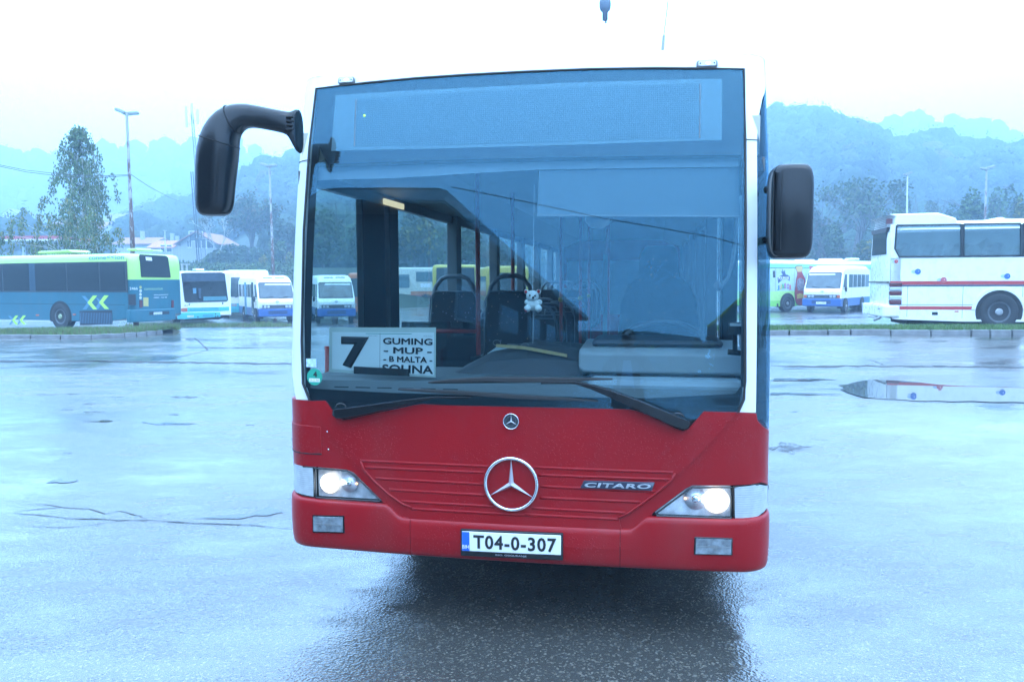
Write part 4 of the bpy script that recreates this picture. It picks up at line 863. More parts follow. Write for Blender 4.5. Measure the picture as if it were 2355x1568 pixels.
panel('corner_panel',cr[::-1],.003,.03,RED,bus,cell=.05,bev=.003)
# black recess under the wipers and dark behind the lamps
panel('wiper_recess',[(-1.05,1.03),(1.05,1.03),(1.05,1.24),(-1.05,1.24)],-.012,.02,M('recess_black',(.014,.014,.016),.45),bus,cell=.1)
panel('front_bulkhead',[(-1.2,.5),(1.2,.5),(1.2,1.12),(-1.2,1.12)],-.09,.01,DARK,bus,cell=.12)
# raised ribs of the grille
ribs=[(F7(650,515),F7(1690,560)),(F7(690,568),F7(1660,610)),(F7(775,658),F7(1650,705)),(F7(885,750),F7(1670,795)),(F7(985,845),F7(1750,888)),(F7(1060,905),F7(2091,962)),
      (F8(80,568),F8(1215,610)),(F8(115,630),F8(1190,668)),(F8(130,722),F8(1075,765)),(F8(125,815),F8(950,850)),(F8(60,900),F8(820,938)),(F8(0,952),F8(760,990))]
for a,c in ribs:
    m_=MB();n=14
    R_=[]
    for i in range(n):
        t=i/(n-1);s=a[0]+(c[0]-a[0])*t;z=a[1]+(c[1]-a[1])*t
        R_.append([P(s,z+.007,.0115),P(s,z+.002,.0145),P(s,z-.004,.0155),P(s,z-.010,.0115)])
    m_.loft(R_);m_.build('grille_rib',RED,bus,True)
for pts in ([F7(*p) for p in((655,520),(680,590),(760,680),(880,790),(1000,870),(1070,900))],[F8(*p) for p in((1225,615),(1200,670),(1080,775),(950,870),(850,940),(765,985))]):
    m_=MB();m_.tube([P(a,b_,.012) for a,b_ in pts],.006,6);m_.build('grille_edge',RED,bus,True)
def bumper(name,s0,s1):
    n=max(6,int(abs(s1-s0)/.025));sv=np.linspace(s0,s1,n);rings=[]
    for s in sv:
        a=abs(s);t=min(1,max(0,(a-.58)/.09));t=t*t*(3-2*t);zt=.604+.066*t+(.012*min(1,max(0,(a-1.0)/.3)));zb=.405
        pr=[(zt,-.02),(zt,.006),(zt-.004,.020),(zt-.014,.031),(zt-.035,.036),(zt-.10,.037),((zt+zb)/2,.036),(zb+.06,.030),(zb+.025,.022),(zb+.006,.010),(zb,-.004),(zb,-.05)]
        if a>1.2:
            k=min(1,(a-1.2)/.2);pr=[(z,o_*(1-.75*k)) for z,o_ in pr]
        pr=[(z,o_*.62) for z,o_ in pr]
        rings.append([P(s,z,o_) for z,o_ in pr])
    v=[q for r_ in rings for q in r_];m=len(rings[0]);f=[(i*m+k,(i+1)*m+k,(i+1)*m+k+1,i*m+k+1) for i in range(len(rings)-1) for k in range(m-1)]
    f.append(tuple(range(m))[::-1]);f.append(tuple((len(rings)-1)*m+k for k in range(m)))
    o=mesh_obj(name,v,f,RED,bus);smooth_by_angle(o,50);return o
bl=bumper('bumper_corner',-1.62,-.538);bc=bumper('bumper',-.535,.535);br=bumper('bumper_corner',.538,1.62)
tag(bc);
# service flap, screws, repeater
flap=[F7(*p) for p in((105,215),(230,235),(322,243),(332,460),(240,460),(105,435))]
flap[0]=(-1.42,flap[1][1]+.006);flap[-1]=(-1.42,flap[-2][1]+.004)
panel('service_flap',flap,.007,.006,RED,bus,cell=.05,bev=.002)
m_=MB();a=F7(330,462);m_.tube([P(-1.40+(a[0]+1.40)*i/8,a[1]-.003,.004) for i in range(9)],.004,6);m_.build('flap_gap',DARK,bus)
for X,Y in((378,283),(387,428)):
    m_=MB();c=P(*F7(X,Y),.004);m_.sphere(c,.006,8,6);m_.build('screw',CHROME,bus,True)
m_=MB();m_.sphere(P(-1.46,F7(85,290)[1],.0),.024,12,8,(1,1,1.1));m_.build('side_repeater',M('red_lens',(.5,.03,.03),.2,coat=.5),bus,True)
# --- windscreen layers
panel('black_border_top',[WT[0],WT[1],WT[2],WT[3],WT[5],WT[6],WT[7],WT[8]]+[F(1711,345),F(1709,357),F(1400,361),F(1000,369),F(760,379)]+[F(762,400),F(740,350),F(728,320),F(722,300)],.0,.006,FRIT,bus,cell=.06)
dis=[F(772,220),F(900,212),F(1100,202),F(1300,192),F(1500,186),F(1656,182),F(1660,186),F(1659,323),F(1500,328),F(1300,335),F(1000,343),F(762,348)]
disp_m=M('display_backing',(.19,.25,.27),.4,noise=.02)
dp=panel('destination_display',dis,.003,.002,disp_m,bus,cell=.06)
led=M('display_matrix',(.13,.18,.20),.45,noise=.02)
n=led.node_tree.nodes;l=led.node_tree.links;t=n.new('ShaderNodeTexCoord');vo=n.new('ShaderNodeTexVoronoi');vo.inputs['Scale'].default_value=95;vo.inputs['Randomness'].default_value=.12
mp=n.new('ShaderNodeMapping');mp.inputs['Scale'].default_value=(1,0,1);l.new(t.outputs['Object'],mp.inputs[0]);l.new(mp.outputs[0],vo.inputs['Vector']);bp=n.new('ShaderNodeBump');bp.inputs['Strength'].default_value=.16;bp.inputs['Distance'].default_value=.003;l.new(vo.outputs[0],bp.inputs['Height']);l.new(bp.outputs[0],n['Principled BSDF'].inputs['Normal'])
inner=[F(820,230),F(1100,212),F(1400,200),F(1607,195),F(1606,318),F(1300,327),F(1000,335),F(816,338)]
panel('display_matrix',inner,.0045,.002,led,dp,cell=.06)
for pp in([F(820,230),F(816,338)],[F(1609,195),F(1608,320)]):
    m_=MB();m_.tube([P(*a,.006) for a in pp],.0035,6);m_.build('display_edge',GREYP,dp)
m_=MB();c=P(*F(839,268),.007);m_.sphere(c,.007,8,6);m_.build('display_pixel',M('lit_pixel',(.6,.8,.1),.4,emit=(.45,.8,.12),es=.8),dp)
# lower black border
bot=[WL[0],F(704,880),F(712,893),F(900,903),F(1200,912),F(1500,915),F(1690,905),F(1709,880),WR[-1],(1.02,ZB),(-1.02,ZB)]
panel('black_border_bottom',bot,-.0,.004,M('frit_low',(.012,.012,.014),.3),bus,cell=.08)
panel('black_border_side',[F(703,890),F(700,700),F(712,420),F(722,300),F(735,330),F(728,420),F(716,700),F(713,893)],.0,.004,FRIT,bus,cell=.08)
panel('black_border_side',[F(1711,345),F(1711,600),F(1709,890),F(1703,890),F(1705,600),F(1705,345)],.0,.004,FRIT,bus,cell=.08)
blind=M('sun_blind_cloth',(.11,.145,.16),.6,noise=.03)
panel('sun_blind',[F(1236,386),F(1703,378),F(1704,493),F(1232,492)],-.05,.004,blind,bus,cell=.1)
panel('header_strip',[F(714,381),F(1200,368),F(1703,358),F(1703,378),F(1236,385),F(900,405),F(716,410)],-.04,.004,M('header_strip',(.22,.26,.28),.6),bus,cell=.1)
m_=MB();m_.tube([P(*F(1232,492),-.045),P(*F(1704,494),-.045)],.007,6);m_.build('blind_rod',GREYP,bus)
ws=panel('windscreen',wpoly,.008,.004,wsglass,bus,cell=.07,rim=False)
seal=MB();sl=[P(*a,.008) for a in WL+WT+WR];m_=MB();m_.tube(sl,.007,6,False);m_.build('windscreen_seal',RUBBER,bus)
# marker lamps on the header
MK=M('marker_lens',(.6,.62,.65),.25,coat=.3)
for uv in((798,188),(1625,150)):
    s,z=F(*uv);k=.042 if s<0 else .045
    m_=MB()
    fr=[(s+k*1.12*x,z+.018*y+.0*x) for x,y in((-1,.6),(-.85,1),(.85,1),(1,.6),(1,-.6),(.85,-1),(-.85,-1),(-1,-.6))]
    mk=panel('marker_lamp',fr,.014,.014,GREYP,bus,cell=.2,bev=.003)
    panel('marker_lens',[(s+(a-s)*.84,z+(c-z)*.74) for a,c in fr],.018,.006,MK,mk,cell=.2,bev=.002)
    m2=MB();m2.sphere(P(s+.004,z,.017),.010,10,6,(1.3,.5,.7));m2.build('marker_bulb',M('lit_marker',(1,.8,.6),.3,emit=(1.6,1.1,.7),es=1.6),mk,True)
    for x in(-.75,.75):
        m2=MB();m2.sphere(P(s+k*x,z,.018),.004,6,4);m2.build('screw',DARK,mk)
# --- headlights
refl=M('reflector',(.80,.82,.84),.25,metal=.25,noise=.35,ns=22,coat=.8)
lens=glass('lamp_lens',(.9,.93,.95),1.0,(.8,.95,1.))
clear=M('clear_ribbed',(.42,.46,.48),.22,coat=.5,noise=.10,ns=30)
n=clear.node_tree.nodes;l=clear.node_tree.links
t=n.new('ShaderNodeTexCoord');wv=n.new('ShaderNodeTexWave');wv.bands_direction='Z';wv.inputs['Scale'].default_value=28;wv.inputs['Distortion'].default_value=.6;l.new(t.outputs['Object'],wv.inputs[0]);bp=n.new('ShaderNodeBump');bp.inputs['Strength'].default_value=.25;bp.inputs['Distance'].default_value=.004;l.new(wv.outputs[0],bp.inputs['Height']);l.new(bp.outputs[0],n['Principled BSDF'].inputs['Normal'])
BULB=M('lit_bulb',(1,.95,.85),.3,emit=(1.,.93,.82),es=9)
def headlight(main,turn,bulb,second,rb):
    hl=panel('headlight',main,-.035,.04,refl,bus,cell=.03)
    panel('headlight_rim',[(a+(a-sum(p[0] for p in main)/len(main))*.02,c+(c-sum(p[1] for p in main)/len(main))*.035) for a,c in main],-.037,.02,DARK,hl,cell=.06)
    for (uv,r,lit) in((bulb,rb,True),(second,rb*.85,False)):
        c=P(*F(*uv),-.03);m_=MB();rings=[]
        for k in range(6):
            a=k/5;rr=r*(1-a*a*.75);rings.append([c+Vector((rr*math.cos(t_),-.022+.03*a+ .004,rr*math.sin(t_))) for t_ in np.linspace(0,2*math.pi,20,endpoint=False)])
        m_.loft(rings);o=m_.build('reflector_bowl',refl if not lit else M('reflector_glow',(.8,.8,.78),.2,metal=.6,emit=(1.,.92,.8),es=1.5),hl,True)  # bulb light on the lit bowl is given to it as its own glow
        if lit:
            m_=MB();m_.sphere(c+Vector((0,-.020,0)),r*.88,20,12,(1,.28,1));m_.build('bulb',BULB,hl,True)
        else:
            m_=MB();m_.sphere(c+Vector((0,-.018,0)),r*.35,14,8,(1,.6,1));m_.build('projector',CHROME,hl,True)
            m_=MB();m_.sphere(c+Vector((r*.9*(-1 if uv[0]>1177 else 1),-.018,0)),.007,8,6);m_.build('small_bulb',M('lit_small',(1,.6,.3),.3,emit=(1.,.5,.25),es=2.5),hl,True)
    panel('lens',main,.004,.003,lens,hl,cell=.05,rim=False)
    ed=[P(*a,.003) for a in main];m_=MB();m_.tube(ed+[ed[0]],.0045,6,False);m_.build('lens_seal',BLACKP,hl)
    tl=panel('turn_lamp',turn,.002,.03,clear,bus,cell=.025)
    ed=[P(*a,.002) for a in turn];m_=MB();m_.tube(ed+[ed[0]],.004,6,False);m_.build('lamp_seal',BLACKP,tl)
mainL=[F7(*p) for p in((274,580),(535,602),(592,635),(640,680),(812,842),(805,850),(280,820))]
turnL=[(-1.385,F7(262,575)[1]+.01)]+[F7(*p) for p in((180,568),(262,575),(268,815),(180,800),(140,787))]+[(-1.385,F7(140,787)[1]+.02)]
headlight(mainL,turnL,(755,1112),(800,1112),.055)
mainR=[F8(*p) for p in((1688,738),(1372,738),(1325,762),(1065,955),(1078,970),(1688,992))][::-1]
turnR=[F8(*p) for p in((1706,738),(1900,714))]+[(1.335,F8(1940,760)[1]),(1.352,F8(1965,880)[1]),F8(1940,948),F8(1850,992),F8(1710,998)]
headlight(mainR,turnR[::-1],(1648,1152),(1600,1148),.064)
# fog lamps
for c4 in([F7(*p) for p in((278,962),(520,968),(522,1092),(280,1086))],[F8(*p) for p in((1390,1138),(1682,1148),(1680,1272),(1386,1266))]):
    fp=lambda s,z,o:P(s,z,o+.021)
    cx=sum(p[0] for p in c4)/4;cz=sum(p[1] for p in c4)/4
    fo=[(cx+(a-cx)*1.07,cz+(c-cz)*1.14) for a,c in c4]
    fg=panel('fog_lamp',fo[::-1],.004,.012,BLACKP,bus,cell=.05,fn=fp,bev=.003)
    panel('fog_lens',[(cx+(a-cx)*.98,cz+(c-cz)*.97) for a,c in c4][::-1],.010,.008,M('fog_glass',(.20,.23,.25),.18,coat=.6,noise=.45,ns=26,metal=.15,bump=.4,bs=55),fg,cell=.03,fn=fp,bev=.004)
    panel('fog_shield',[(cx+x*.018,cz+y*.006) for x,y in((-1,-1),(1,-1),(1,1),(-1,1))],.0125,.004,GREYP,fg,cell=.05,fn=fp)
    m_=MB();m_.tube([P(cx-.08,cz,.0325),P(cx+.08,cz,.0325)],.0018,5);m_.build('lens_line',GREYP,fg)
# --- star emblems
def star(c_s,c_z,r,off,name,disc=False):
    c=P(c_s,c_z,off);ux=(P(c_s+.05,c_z,off)-P(c_s-.05,c_z,off)).normalized();uz=(P(c_s,c_z+.05,off)-P(c_s,c_z-.05,off)).normalized();nn=ux.cross(uz)
    if nn.y>0:nn=-nn
    m_=MB();m_.loft([[c+(ux*math.cos(a)+uz*math.sin(a))*(r+r*.068*math.cos(b_))+nn*(r*.075*math.sin(b_)+.004) for b_ in np.linspace(0,2*math.pi,8,endpoint=False)] for a in np.linspace(0,2*math.pi,49)],False)
    ring=m_.build(name,CHROME,bus,True)
    m_=MB()
    for k in range(3):
        a=math.pi/2+k*2*math.pi/3;d=ux*math.cos(a)+uz*math.sin(a);p=-ux*math.sin(a)+uz*math.cos(a)
        inn=r*.105
        v=[c+nn*.012*r/.13,c+d*r*.97+nn*.004]
        l_=c+(d*math.cos(math.pi/3)+p*math.sin(math.pi/3))*inn*1.05;r_=c+(d*math.cos(math.pi/3)-p*math.sin(math.pi/3))*inn*1.05
        top=c+nn*r*.16
        b_=len(m_.v);m_.add([top,c+d*r*.98+nn*r*.03,l_,r_,c+d*r*.98],[(0,1,2),(0,3,1),(1,4,2),(1,3,4)])
    m_.build('star_points',M('star_silver',(.60,.63,.68),.3,metal=.35,coat=.3) if not disc else M('badge_star',(.6,.62,.65),.4),ring)
    if disc:
        m_=MB();m_.loft([[c+(ux*math.cos(a)+uz*math.sin(a))*r*k-nn*.0015 for a in np.linspace(0,2*math.pi,32,endpoint=False)] for k in(.99,.01)],True);m_.build('emblem_disc',M('emblem_grey',(.12,.14,.17),.3,metal=.5),ring)
        m_=MB();m_.loft([[c+(ux*math.cos(a)+uz*math.sin(a))*r*(.66+.03*math.cos(b_))+nn*(.003+.002*math.sin(b_)) for b_ in np.linspace(0,2*math.pi,6,endpoint=False)] for a in np.linspace(0,2*math.pi,33)],False);m_.build('inner_ring',CHROME,ring)
s,z=F(1177,1110);star(s,z,.131,.020,'star_emblem')
s,z=F(1176.5,967);star(s,z,.038,.019,'bonnet_badge',True)
# badge with model name
bd=[F8(*p) for p in((485,676),(1062,690),(1035,755),(455,735))][::-1]
bg=panel('name_badge',bd,.022,.008,M('badge_blue_black',(.03,.035,.06),.35),bus,cell=.1,bev=.002)
a=F8(490,708);c=F8(1028,722);cx=(a[0]+c[0])/2;cz=(a[1]+c[1])/2;tilt=(c[1]-a[1])/(c[0]-a[0])
text_on('badge_lettering','CITARO',c[0]-a[0],.0235,lambda x,y:P(cx+x,cz+y+tilt*x,.0245),M('badge_silver',(.45,.47,.5),.35,metal=.4),bg,bold=.035,shear=.15,spacing=1.1)
# --- number plate
pf=lambda s,z,o:P(s,z,o)+Vector((0,-.023,0))
a=F(1061,1211);c=F(1297,1221);d=F(1297,1283);e=F(1061,1272)
dy=-.0
frm=[(-.268,.452),(.268,.446),(.268,.583),(-.268,.588)]
x0,x1=a[0],c[0];zt0,zt1,zb1,zb0=a[1],c[1],d[1],e[1]
sc_=.991
frm=[(x0*sc_,zb0),(x1*sc_,zb1),(x1*sc_,zt1),(x0*sc_,zt0)]
npl=panel('number_plate',frm,.012,.014,BLACKP,bus,cell=.1,fn=pf,bev=.004)
def ip(u_,v_):   # unit position inside the frame
    s=x0*sc_*(1-u_)+x1*sc_*u_;z=(zb0*(1-u_)+zb1*u_)*(1-v_)+(zt0*(1-u_)+zt1*u_)*v_;return s,z
WPL=M('plate_white',(.80,.81,.80),.35,noise=.02)
ps=panel('plate_sheet',[ip(.015,.20),ip(.982,.20),ip(.982,.93),ip(.015,.93)],.0145,.003,WPL,npl,cell=.1,fn=pf,bev=.003)
panel('plate_band',[ip(.018,.215),ip(.092,.215),ip(.092,.915),ip(.018,.915)],.0155,.002,M('plate_blue',(.02,.12,.55),.35),npl,cell=.1,fn=pf)
INK=M('ink_black',(.012,.012,.014),.45)
WPRINT=M('print_white',(.75,.76,.78),.4)
def plate_place(uc,vc,off):
    s0,z0=ip(uc,vc);tl=(zt1-zt0)/(x1-x0);return lambda x,y:pf(s0+x,z0+y+tl*x,off)
Wp=(x1-x0);Hp=(zt0-zb0)
text_on('plate_number','T04-0-307',Wp*.80,Hp*.52,plate_place(.535,.565,.0165),INK,npl,bold=.03,spacing=1.12)
text_on('plate_country','BIH',Wp*.066,Hp*.14,plate_place(.054,.36,.0165),WPRINT,npl,bold=.02)
text_on('frame_lettering','BSO. OSIGURANJE',Wp*.30,Hp*.075,plate_place(.50,.10,.0135),M('frame_ink',(.35,.36,.38),.4),npl)
# --- wipers
def arm(name,pts,parent=bus,mat=BLACKP):
    """pts: (uv, off, half height, half depth)"""
    rings=[]
    for i,(uv,off,h,d) in enumerate(pts):
        s,z=F(*uv);c=P(s,z,off)
        a=P(*F(*pts[max(i-1,0)][0]),pts[max(i-1,0)][1]);e=P(*F(*pts[min(i+1,len(pts)-1)][0]),pts[min(i+1,len(pts)-1)][1])
        dr=(e-a).normalized();nn=Vector((0,-1,0));up=dr.cross(nn).normalized();nn=up.cross(dr)
        rings.append([c+up*(h*x)+nn*(d*y) for x,y in((-1,-.6),(-.8,1),(.8,1),(1,-.6),(.6,-1),(-.6,-1))])
    m_=MB();m_.loft(rings);o=m_.build(name,mat,parent,bev=.002);smooth_by_angle(o,50);return o
a7=lambda X,Y:q7(X,Y);a6=lambda X,Y:q6(X,Y);a5=lambda X,Y:q5(X,Y)
wl=arm('wiper_arm',[(a7(445,120),.03,.018,.01),(a7(480,125),.035,.030,.018),(a7(540,122),.035,.031,.018),(a7(605,112),.04,.029,.018),(a7(800,80),.045,.024,.014),(a7(1000,42),.045,.017,.010),(a7(1150,15),.04,.010,.008),(a7(1290,-2),.04,.006,.005),(a7(1430,0),.04,.005,.005),(a7(1560,-2),.035,.004,.004)])
arm('wiper_blade',[(a5(970,1293),.030,.004,.006),(a5(1100,1300),.030,.008,.008),(a5(1500,1322),.034,.011,.010),(a6(0,1265),.034,.012,.010),(a6(300,1280),.034,.010,.010),(a6(500,1292),.03,.006,.008),(a6(660,1302),.028,.004,.006)],wl,RUBBER)
wr=arm('wiper_arm',[(a6(1350,1475),.03,.018,.012),(a6(1310,1470),.035,.030,.018),(a6(1250,1450),.035,.031,.018),(a6(1170,1415),.04,.030,.018),(a6(950,1320),.045,.026,.015),(a6(750,1240),.045,.020,.012),(a6(600,1190),.04,.012,.010),(a6(490,1160),.04,.009,.008),(a6(400,1160),.045,.006,.006),(a6(230,1165),.04,.005,.005)])
arm('wiper_blade',[(a5(1213,1238),.030,.004,.006),(a5(1400,1225),.032,.010,.008),(a5(1700,1212),.034,.014,.011),(a6(0,1140),.034,.015,.011),(a6(230,1140),.034,.014,.011),(a6(450,1140),.034,.011,.010),(a6(600,1135),.03,.007,.008),(a6(772,1135),.028,.004,.006)],wr,RUBBER)
arm('wiper_strip',[(a5(1230,1243),.022,.003,.006),(a6(0,1160),.022,.003,.006),(a6(600,1140),.022,.003,.006)],wr,DARK)
for q,wp_ in((a7(515,85),wl),(a6(1265,1430),wr)):
    c=P(*F(*q),.04);m_=MB();m_.tube([c+Vector((.03*math.cos(t_),-.004,.026*math.sin(t_))) for t_ in np.linspace(.3,2.9,10)],.004,6);m_.build('wiper_hose',BLACKP,wp_)
# --- mirrors
def ring_at(c,ax,ay,rx,ry,n=24,p=2.6):
    r=[]
    for k in range(n):
        t_=2*math.pi*k/n;ct,st=math.cos(t_),math.sin(t_)
        r.append(c+ax*(math.copysign(abs(ct)**(2/p),ct)*rx)+ay*(math.copysign(abs(st)**(2/p),st)*ry))
    return r
def mpt(u,v,lb):return L(u,v,lb=lb)
sec=[((455+0,0),0)]
def mirror_left():
    Z_=Vector((0,0,1));X_=Vector((1,0,0));Y_=Vector((0,1,0))
    secs=[((692,304),.02,(0.0,1),.118,.05),((684,303),.0,(.0,1),.112,.05),((672,292),-.02,(.05,1),.075,.045),((664,284),-.03,(.10,1),.056,.04),((640,279),-.04,(.12,1),.055,.045),((600,271),-.05,(.12,1),.055,.05),((572,266),-.06,(.05,1),.058,.06),
          ((545,270),-.08,(-.22,1),.068,.07),((524,285),-.09,(-.5,.8),.084,.08),((508,310),-.10,(-.85,.45),.093,.09),((501,345),-.10,(-1,.14),.100,.095),((497,390),-.10,(-1,.03),.098,.095),((495,430),-.10,(-1,0),.092,.09),((494,465),-.10,(-1,0),.089,.088),((493,484),-.10,(-1,0),.083,.08),((493,494),-.10,(-1,0),.07,.06),((493,498),-.10,(-1,0),.045,.04)]
    rings=[]
    for (u,v),lb,(dx,dz),r1,r2 in secs:
        c=mpt(u,v,lb);d=Vector((dx,0,dz)).normalized();rings.append(ring_at(c,d,Y_,r1,r2,24,2.7))
    m_=MB();m_.loft(rings);o=m_.build('mirror',BLACKP,bus,True);s_=o.modifiers.new('sub','SUBSURF');s_.levels=s_.render_levels=1
    # joint lines and hinge grooves
    def loop(i,t):
        a,b_=rings[i],rings[i+1];pts=[a[k].lerp(b_[k],t) for k in range(len(a))]
        ce=sum(pts,Vector())/len(pts);pts=[ce+(p-ce)*.995 for p in pts];return pts+[pts[0]]
    for i,t in((7,.4),(9,.5)):
        m_=MB();m_.tube(loop(i,t),.003,5,False);m_.build('mirror_joint',DARK,o)
    for k in range(4):
        p=mpt(665,269+k*9.5,-.078);m_=MB();m_.box((p.x-.018,p.y-.004,p.z-.005),(p.x+.016,p.y+.02,p.z+.004));m_.build('hinge_groove',DARK,o,bev=.002)
    m_=MB();c=mpt(497,400,.0);m_.loft([ring_at(c+Vector((0,.002*k,0)),X_,Z_,.078,.17,20,3.5) for k in(0,1)]);m_.build('mirror_glass',CHROME,o)
mirror_left()
def mirror_right():
    Z_=Vector((0,0,1));X_=Vector((1,0,0))
    c0=L(1819,487,lb=-.02);rings=[]
    for lb,k,kz in((-.075,.76,.86),(-.07,.88,.94),(-.052,.96,.98),(-.02,.98,.99),(.02,1,1),(.09,1,1),(.10,.97,.98)):
        rings.append(ring_at(Vector((c0.x,lb,c0.z)),X_,Z_,.096*k,.2165*kz,32,5.5))
    m_=MB();m_.loft(rings);o=m_.build('mirror',BLACKP,bus,True);o['label']='square black door mirror'
    m_=MB();m_.box((c0.x-.088,-.079,c0.z-.18),(c0.x-.0855,-.055,c0.z+.18));m_.box((c0.x-.052,-.0795,c0.z-.175),(c0.x-.0505,-.06,c0.z+.175));m_.build('mirror_joint',DARK,o)
    m_=MB();m_.tube([(c0.x-.05,.06,c0.z+.12),(1.22,.16,c0.z+.12)],.02,8);m_.build('mirror_bracket',BLACKP,o,True);m_=MB();m_.tube([(c0.x-.05,.06,c0.z-.12),(1.22,.16,c0.z-.12)],.02,8);m_.build('mirror_bracket',BLACKP,o,True)
    m_=MB();m_.box((c0.x-.085,.1,c0.z-.19),(c0.x+.085,.104,c0.z+.19));m_.build('mirror_glass',CHROME,o)
mirror_right()
# antenna
a=L(1523,118,lb=.55);c=L(1526,83,lb=.57);d=L(1537,-6,lb=.60)
m_=MB();m_.tube([Vector((a.x,a.y,3.0)),a,c],[.008,.008,.007],8);m_.tube([c,d+(d-c)*.6],.0022,5);m_.build('antenna',M('antenna_grey',(.2,.22,.25),.5),bus)
# --- inside
SEATC=M('seat_fabric',(.012,.011,.014),.9,noise=.3)
n=SEATC.node_tree.nodes;l=SEATC.node_tree.links;t=n.new('ShaderNodeTexCoord');vo=n.new('ShaderNodeTexVoronoi');vo.inputs['Scale'].default_value=26;l.new(t.outputs['Object'],vo.inputs['Vector'])
rp_=n.new('ShaderNodeMapRange');rp_.inputs[1].default_value=.10;rp_.inputs[2].default_value=.16;rp_.inputs[3].default_value=1;rp_.inputs[4].default_value=0;l.new(vo.outputs['Distance'],rp_.inputs[0])
mx=n.new('ShaderNodeMix');mx.data_type='RGBA';l.new(rp_.outputs[0],mx.inputs[0]);old=n['Principled BSDF'].inputs['Base Color'].links[0].from_socket;l.new(old,mx.inputs[6])
cr_=n.new('ShaderNodeMix');cr_.data_type='RGBA';l.new(vo.outputs['Color'],cr_.inputs[0]);cr_.inputs[6].default_value=(.45,.22,.05,1);cr_.inputs[7].default_value=(.15,.18,.35,1);l.new(cr_.outputs[2],mx.inputs[7]);l.new(mx.outputs[2],n['Principled BSDF'].inputs['Base Color'])
SFR=M('seat_frame',(.13,.14,.16),.45)
def seat(x,b_,z0,ztop,w_=.41,parent=bus,proto=[None]):
    key=(round(ztop-z0,2),w_)
    h=ztop-z0
    if proto[0] is None or proto[0][0]!=key:
        m_=MB();rings=[]
        for zz,yy,k in((.02,.0,.94),(.10,.01,1),(h*.5,.04,1),(h-.06,.075,.96),(h-.015,.085,.88),(h,.088,.80)):
            rings.append([Vector((sx*w_/2*k,yy+dy,zz)) for sx,dy in((-1,.0),(-.93,-.025),(.93,-.025),(1,.0),(.95,.05),(-.95,.05))])
        m_.loft(rings);bk_=m_.build('passenger_seat',SEATC,parent,bev=.008)
        m_=MB();m_.box((-w_/2,-.38,-.05),(w_/2,.03,.03));cu=m_.build('seat_cushion',SEATC,bk_,bev=.02)
        m_=MB();pts=[Vector((-.5*w_*.9,.085,h-.06)),Vector((-.5*w_*.8,.095,h+.04)),Vector((-.5*w_*.55,.10,h+.105)),Vector((-.5*w_*.3,.105,h+.125)),Vector((.5*w_*.3,.105,h+.125)),Vector((.5*w_*.55,.10,h+.105)),Vector((.5*w_*.8,.095,h+.04)),Vector((.5*w_*.9,.085,h-.06))]
        m_.tube(pts,.019,8);hd=m_.build('grab_handle',SFR,bk_,True)
        m_=MB();e=[Vector((sx*w_/2*k,yy-.02,zz)) for sx,zz,yy,k in((-1,.03,.0,.96),(-1,h*.5,.04,1.01),(-1,h-.06,.075,.98),(-.8,h,.085,1),(.8,h,.085,1),(1,h-.06,.075,.98),(1,h*.5,.04,1.01),(1,.03,0,.96))];m_.tube(e,.007,6);pi_=m_.build('piping',SFR,bk_,True)
        m_=MB();m_.box((-.04,-.2,-z0+.38),(.04,-.1,-.05));lg=m_.build('seat_leg',SFR,bk_)
        proto[0]=(key,bk_,(cu,hd,pi_,lg));bk_.location=(x,b_,z0);return
    o=proto[0][1].copy();col.objects.link(o);o.location=(x,b_,z0)
    for c in proto[0][2]:
        k=c.copy();col.objects.link(k);k.parent=o
for x0_ in(-.985,-.505):seat(x0_,2.6,1.13,1.735)
for x0_ in(.72,):seat(x0_,3.3,1.13,1.735)
for b_ in(4.4,5.3,6.2,8.0,9.0,10.0,11.0):
    for x0_ in(-.98,-.53,.53,.98):
        if b_<5 and x0_>0:continue
        seat(x0_,b_,.82+ (.25 if b_>8 else 0),1.42+(.25 if b_>8 else 0),.411)
POLE=M('red_pole',(.42,.035,.02),.35,coat=.3)
for u,v0,v1,lb in((1097,420,832,1.75),(1178,420,640,3.2),(1290,440,740,4.6),(1398,440,790,2.2),(1335,450,700,5.2),(1355,450,700,6.5)):
    p=L(u,v0,lb=lb);m_=MB();m_.tube([(p.x,lb,.37),(p.x,lb,2.6)],.0175,10);gp=m_.build('grab_pole',POLE,bus,True)
    if lb>3:
        m_=MB();m_.sphere((p.x,lb-.03,1.62),.028,8,6);m_.build('stop_button',M('button_yellow',(.55,.35,.04),.4),gp,True)
m_=MB();a=L(1068,762,lb=1.75);m_.tube([(-1.1,1.75,a.z),(L(1097,762,lb=1.75).x,1.75,a.z)],.015,8);m_.build('hand_rail',POLE,bus,True)
p=L(1100,835,lb=1.7);m_=MB();m_.box((p.x-.045,1.62,p.z-.10),(p.x+.045,1.74,p.z+.06));m_.build('ticket_box',BLACKP,bus,bev=.01)
m_=MB();zz=1.52;m_.box((-1.17,1.82,.9),(p.x-.02,1.84,zz));m_.build('partition_pane',glass('partition_glass',(.35,.42,.45),.8),bus)
p=L(905,470,lx=-1.16);m_=MB();m_.box((-1.165,p.y-.22,p.z-.022),(-1.15,p.y+.22,p.z+.022));m_.build('light_reflection',MATS['reflection_glow'],bus,bev=.01)  # added glowing strip, standing in for a light's reflection in the window glass
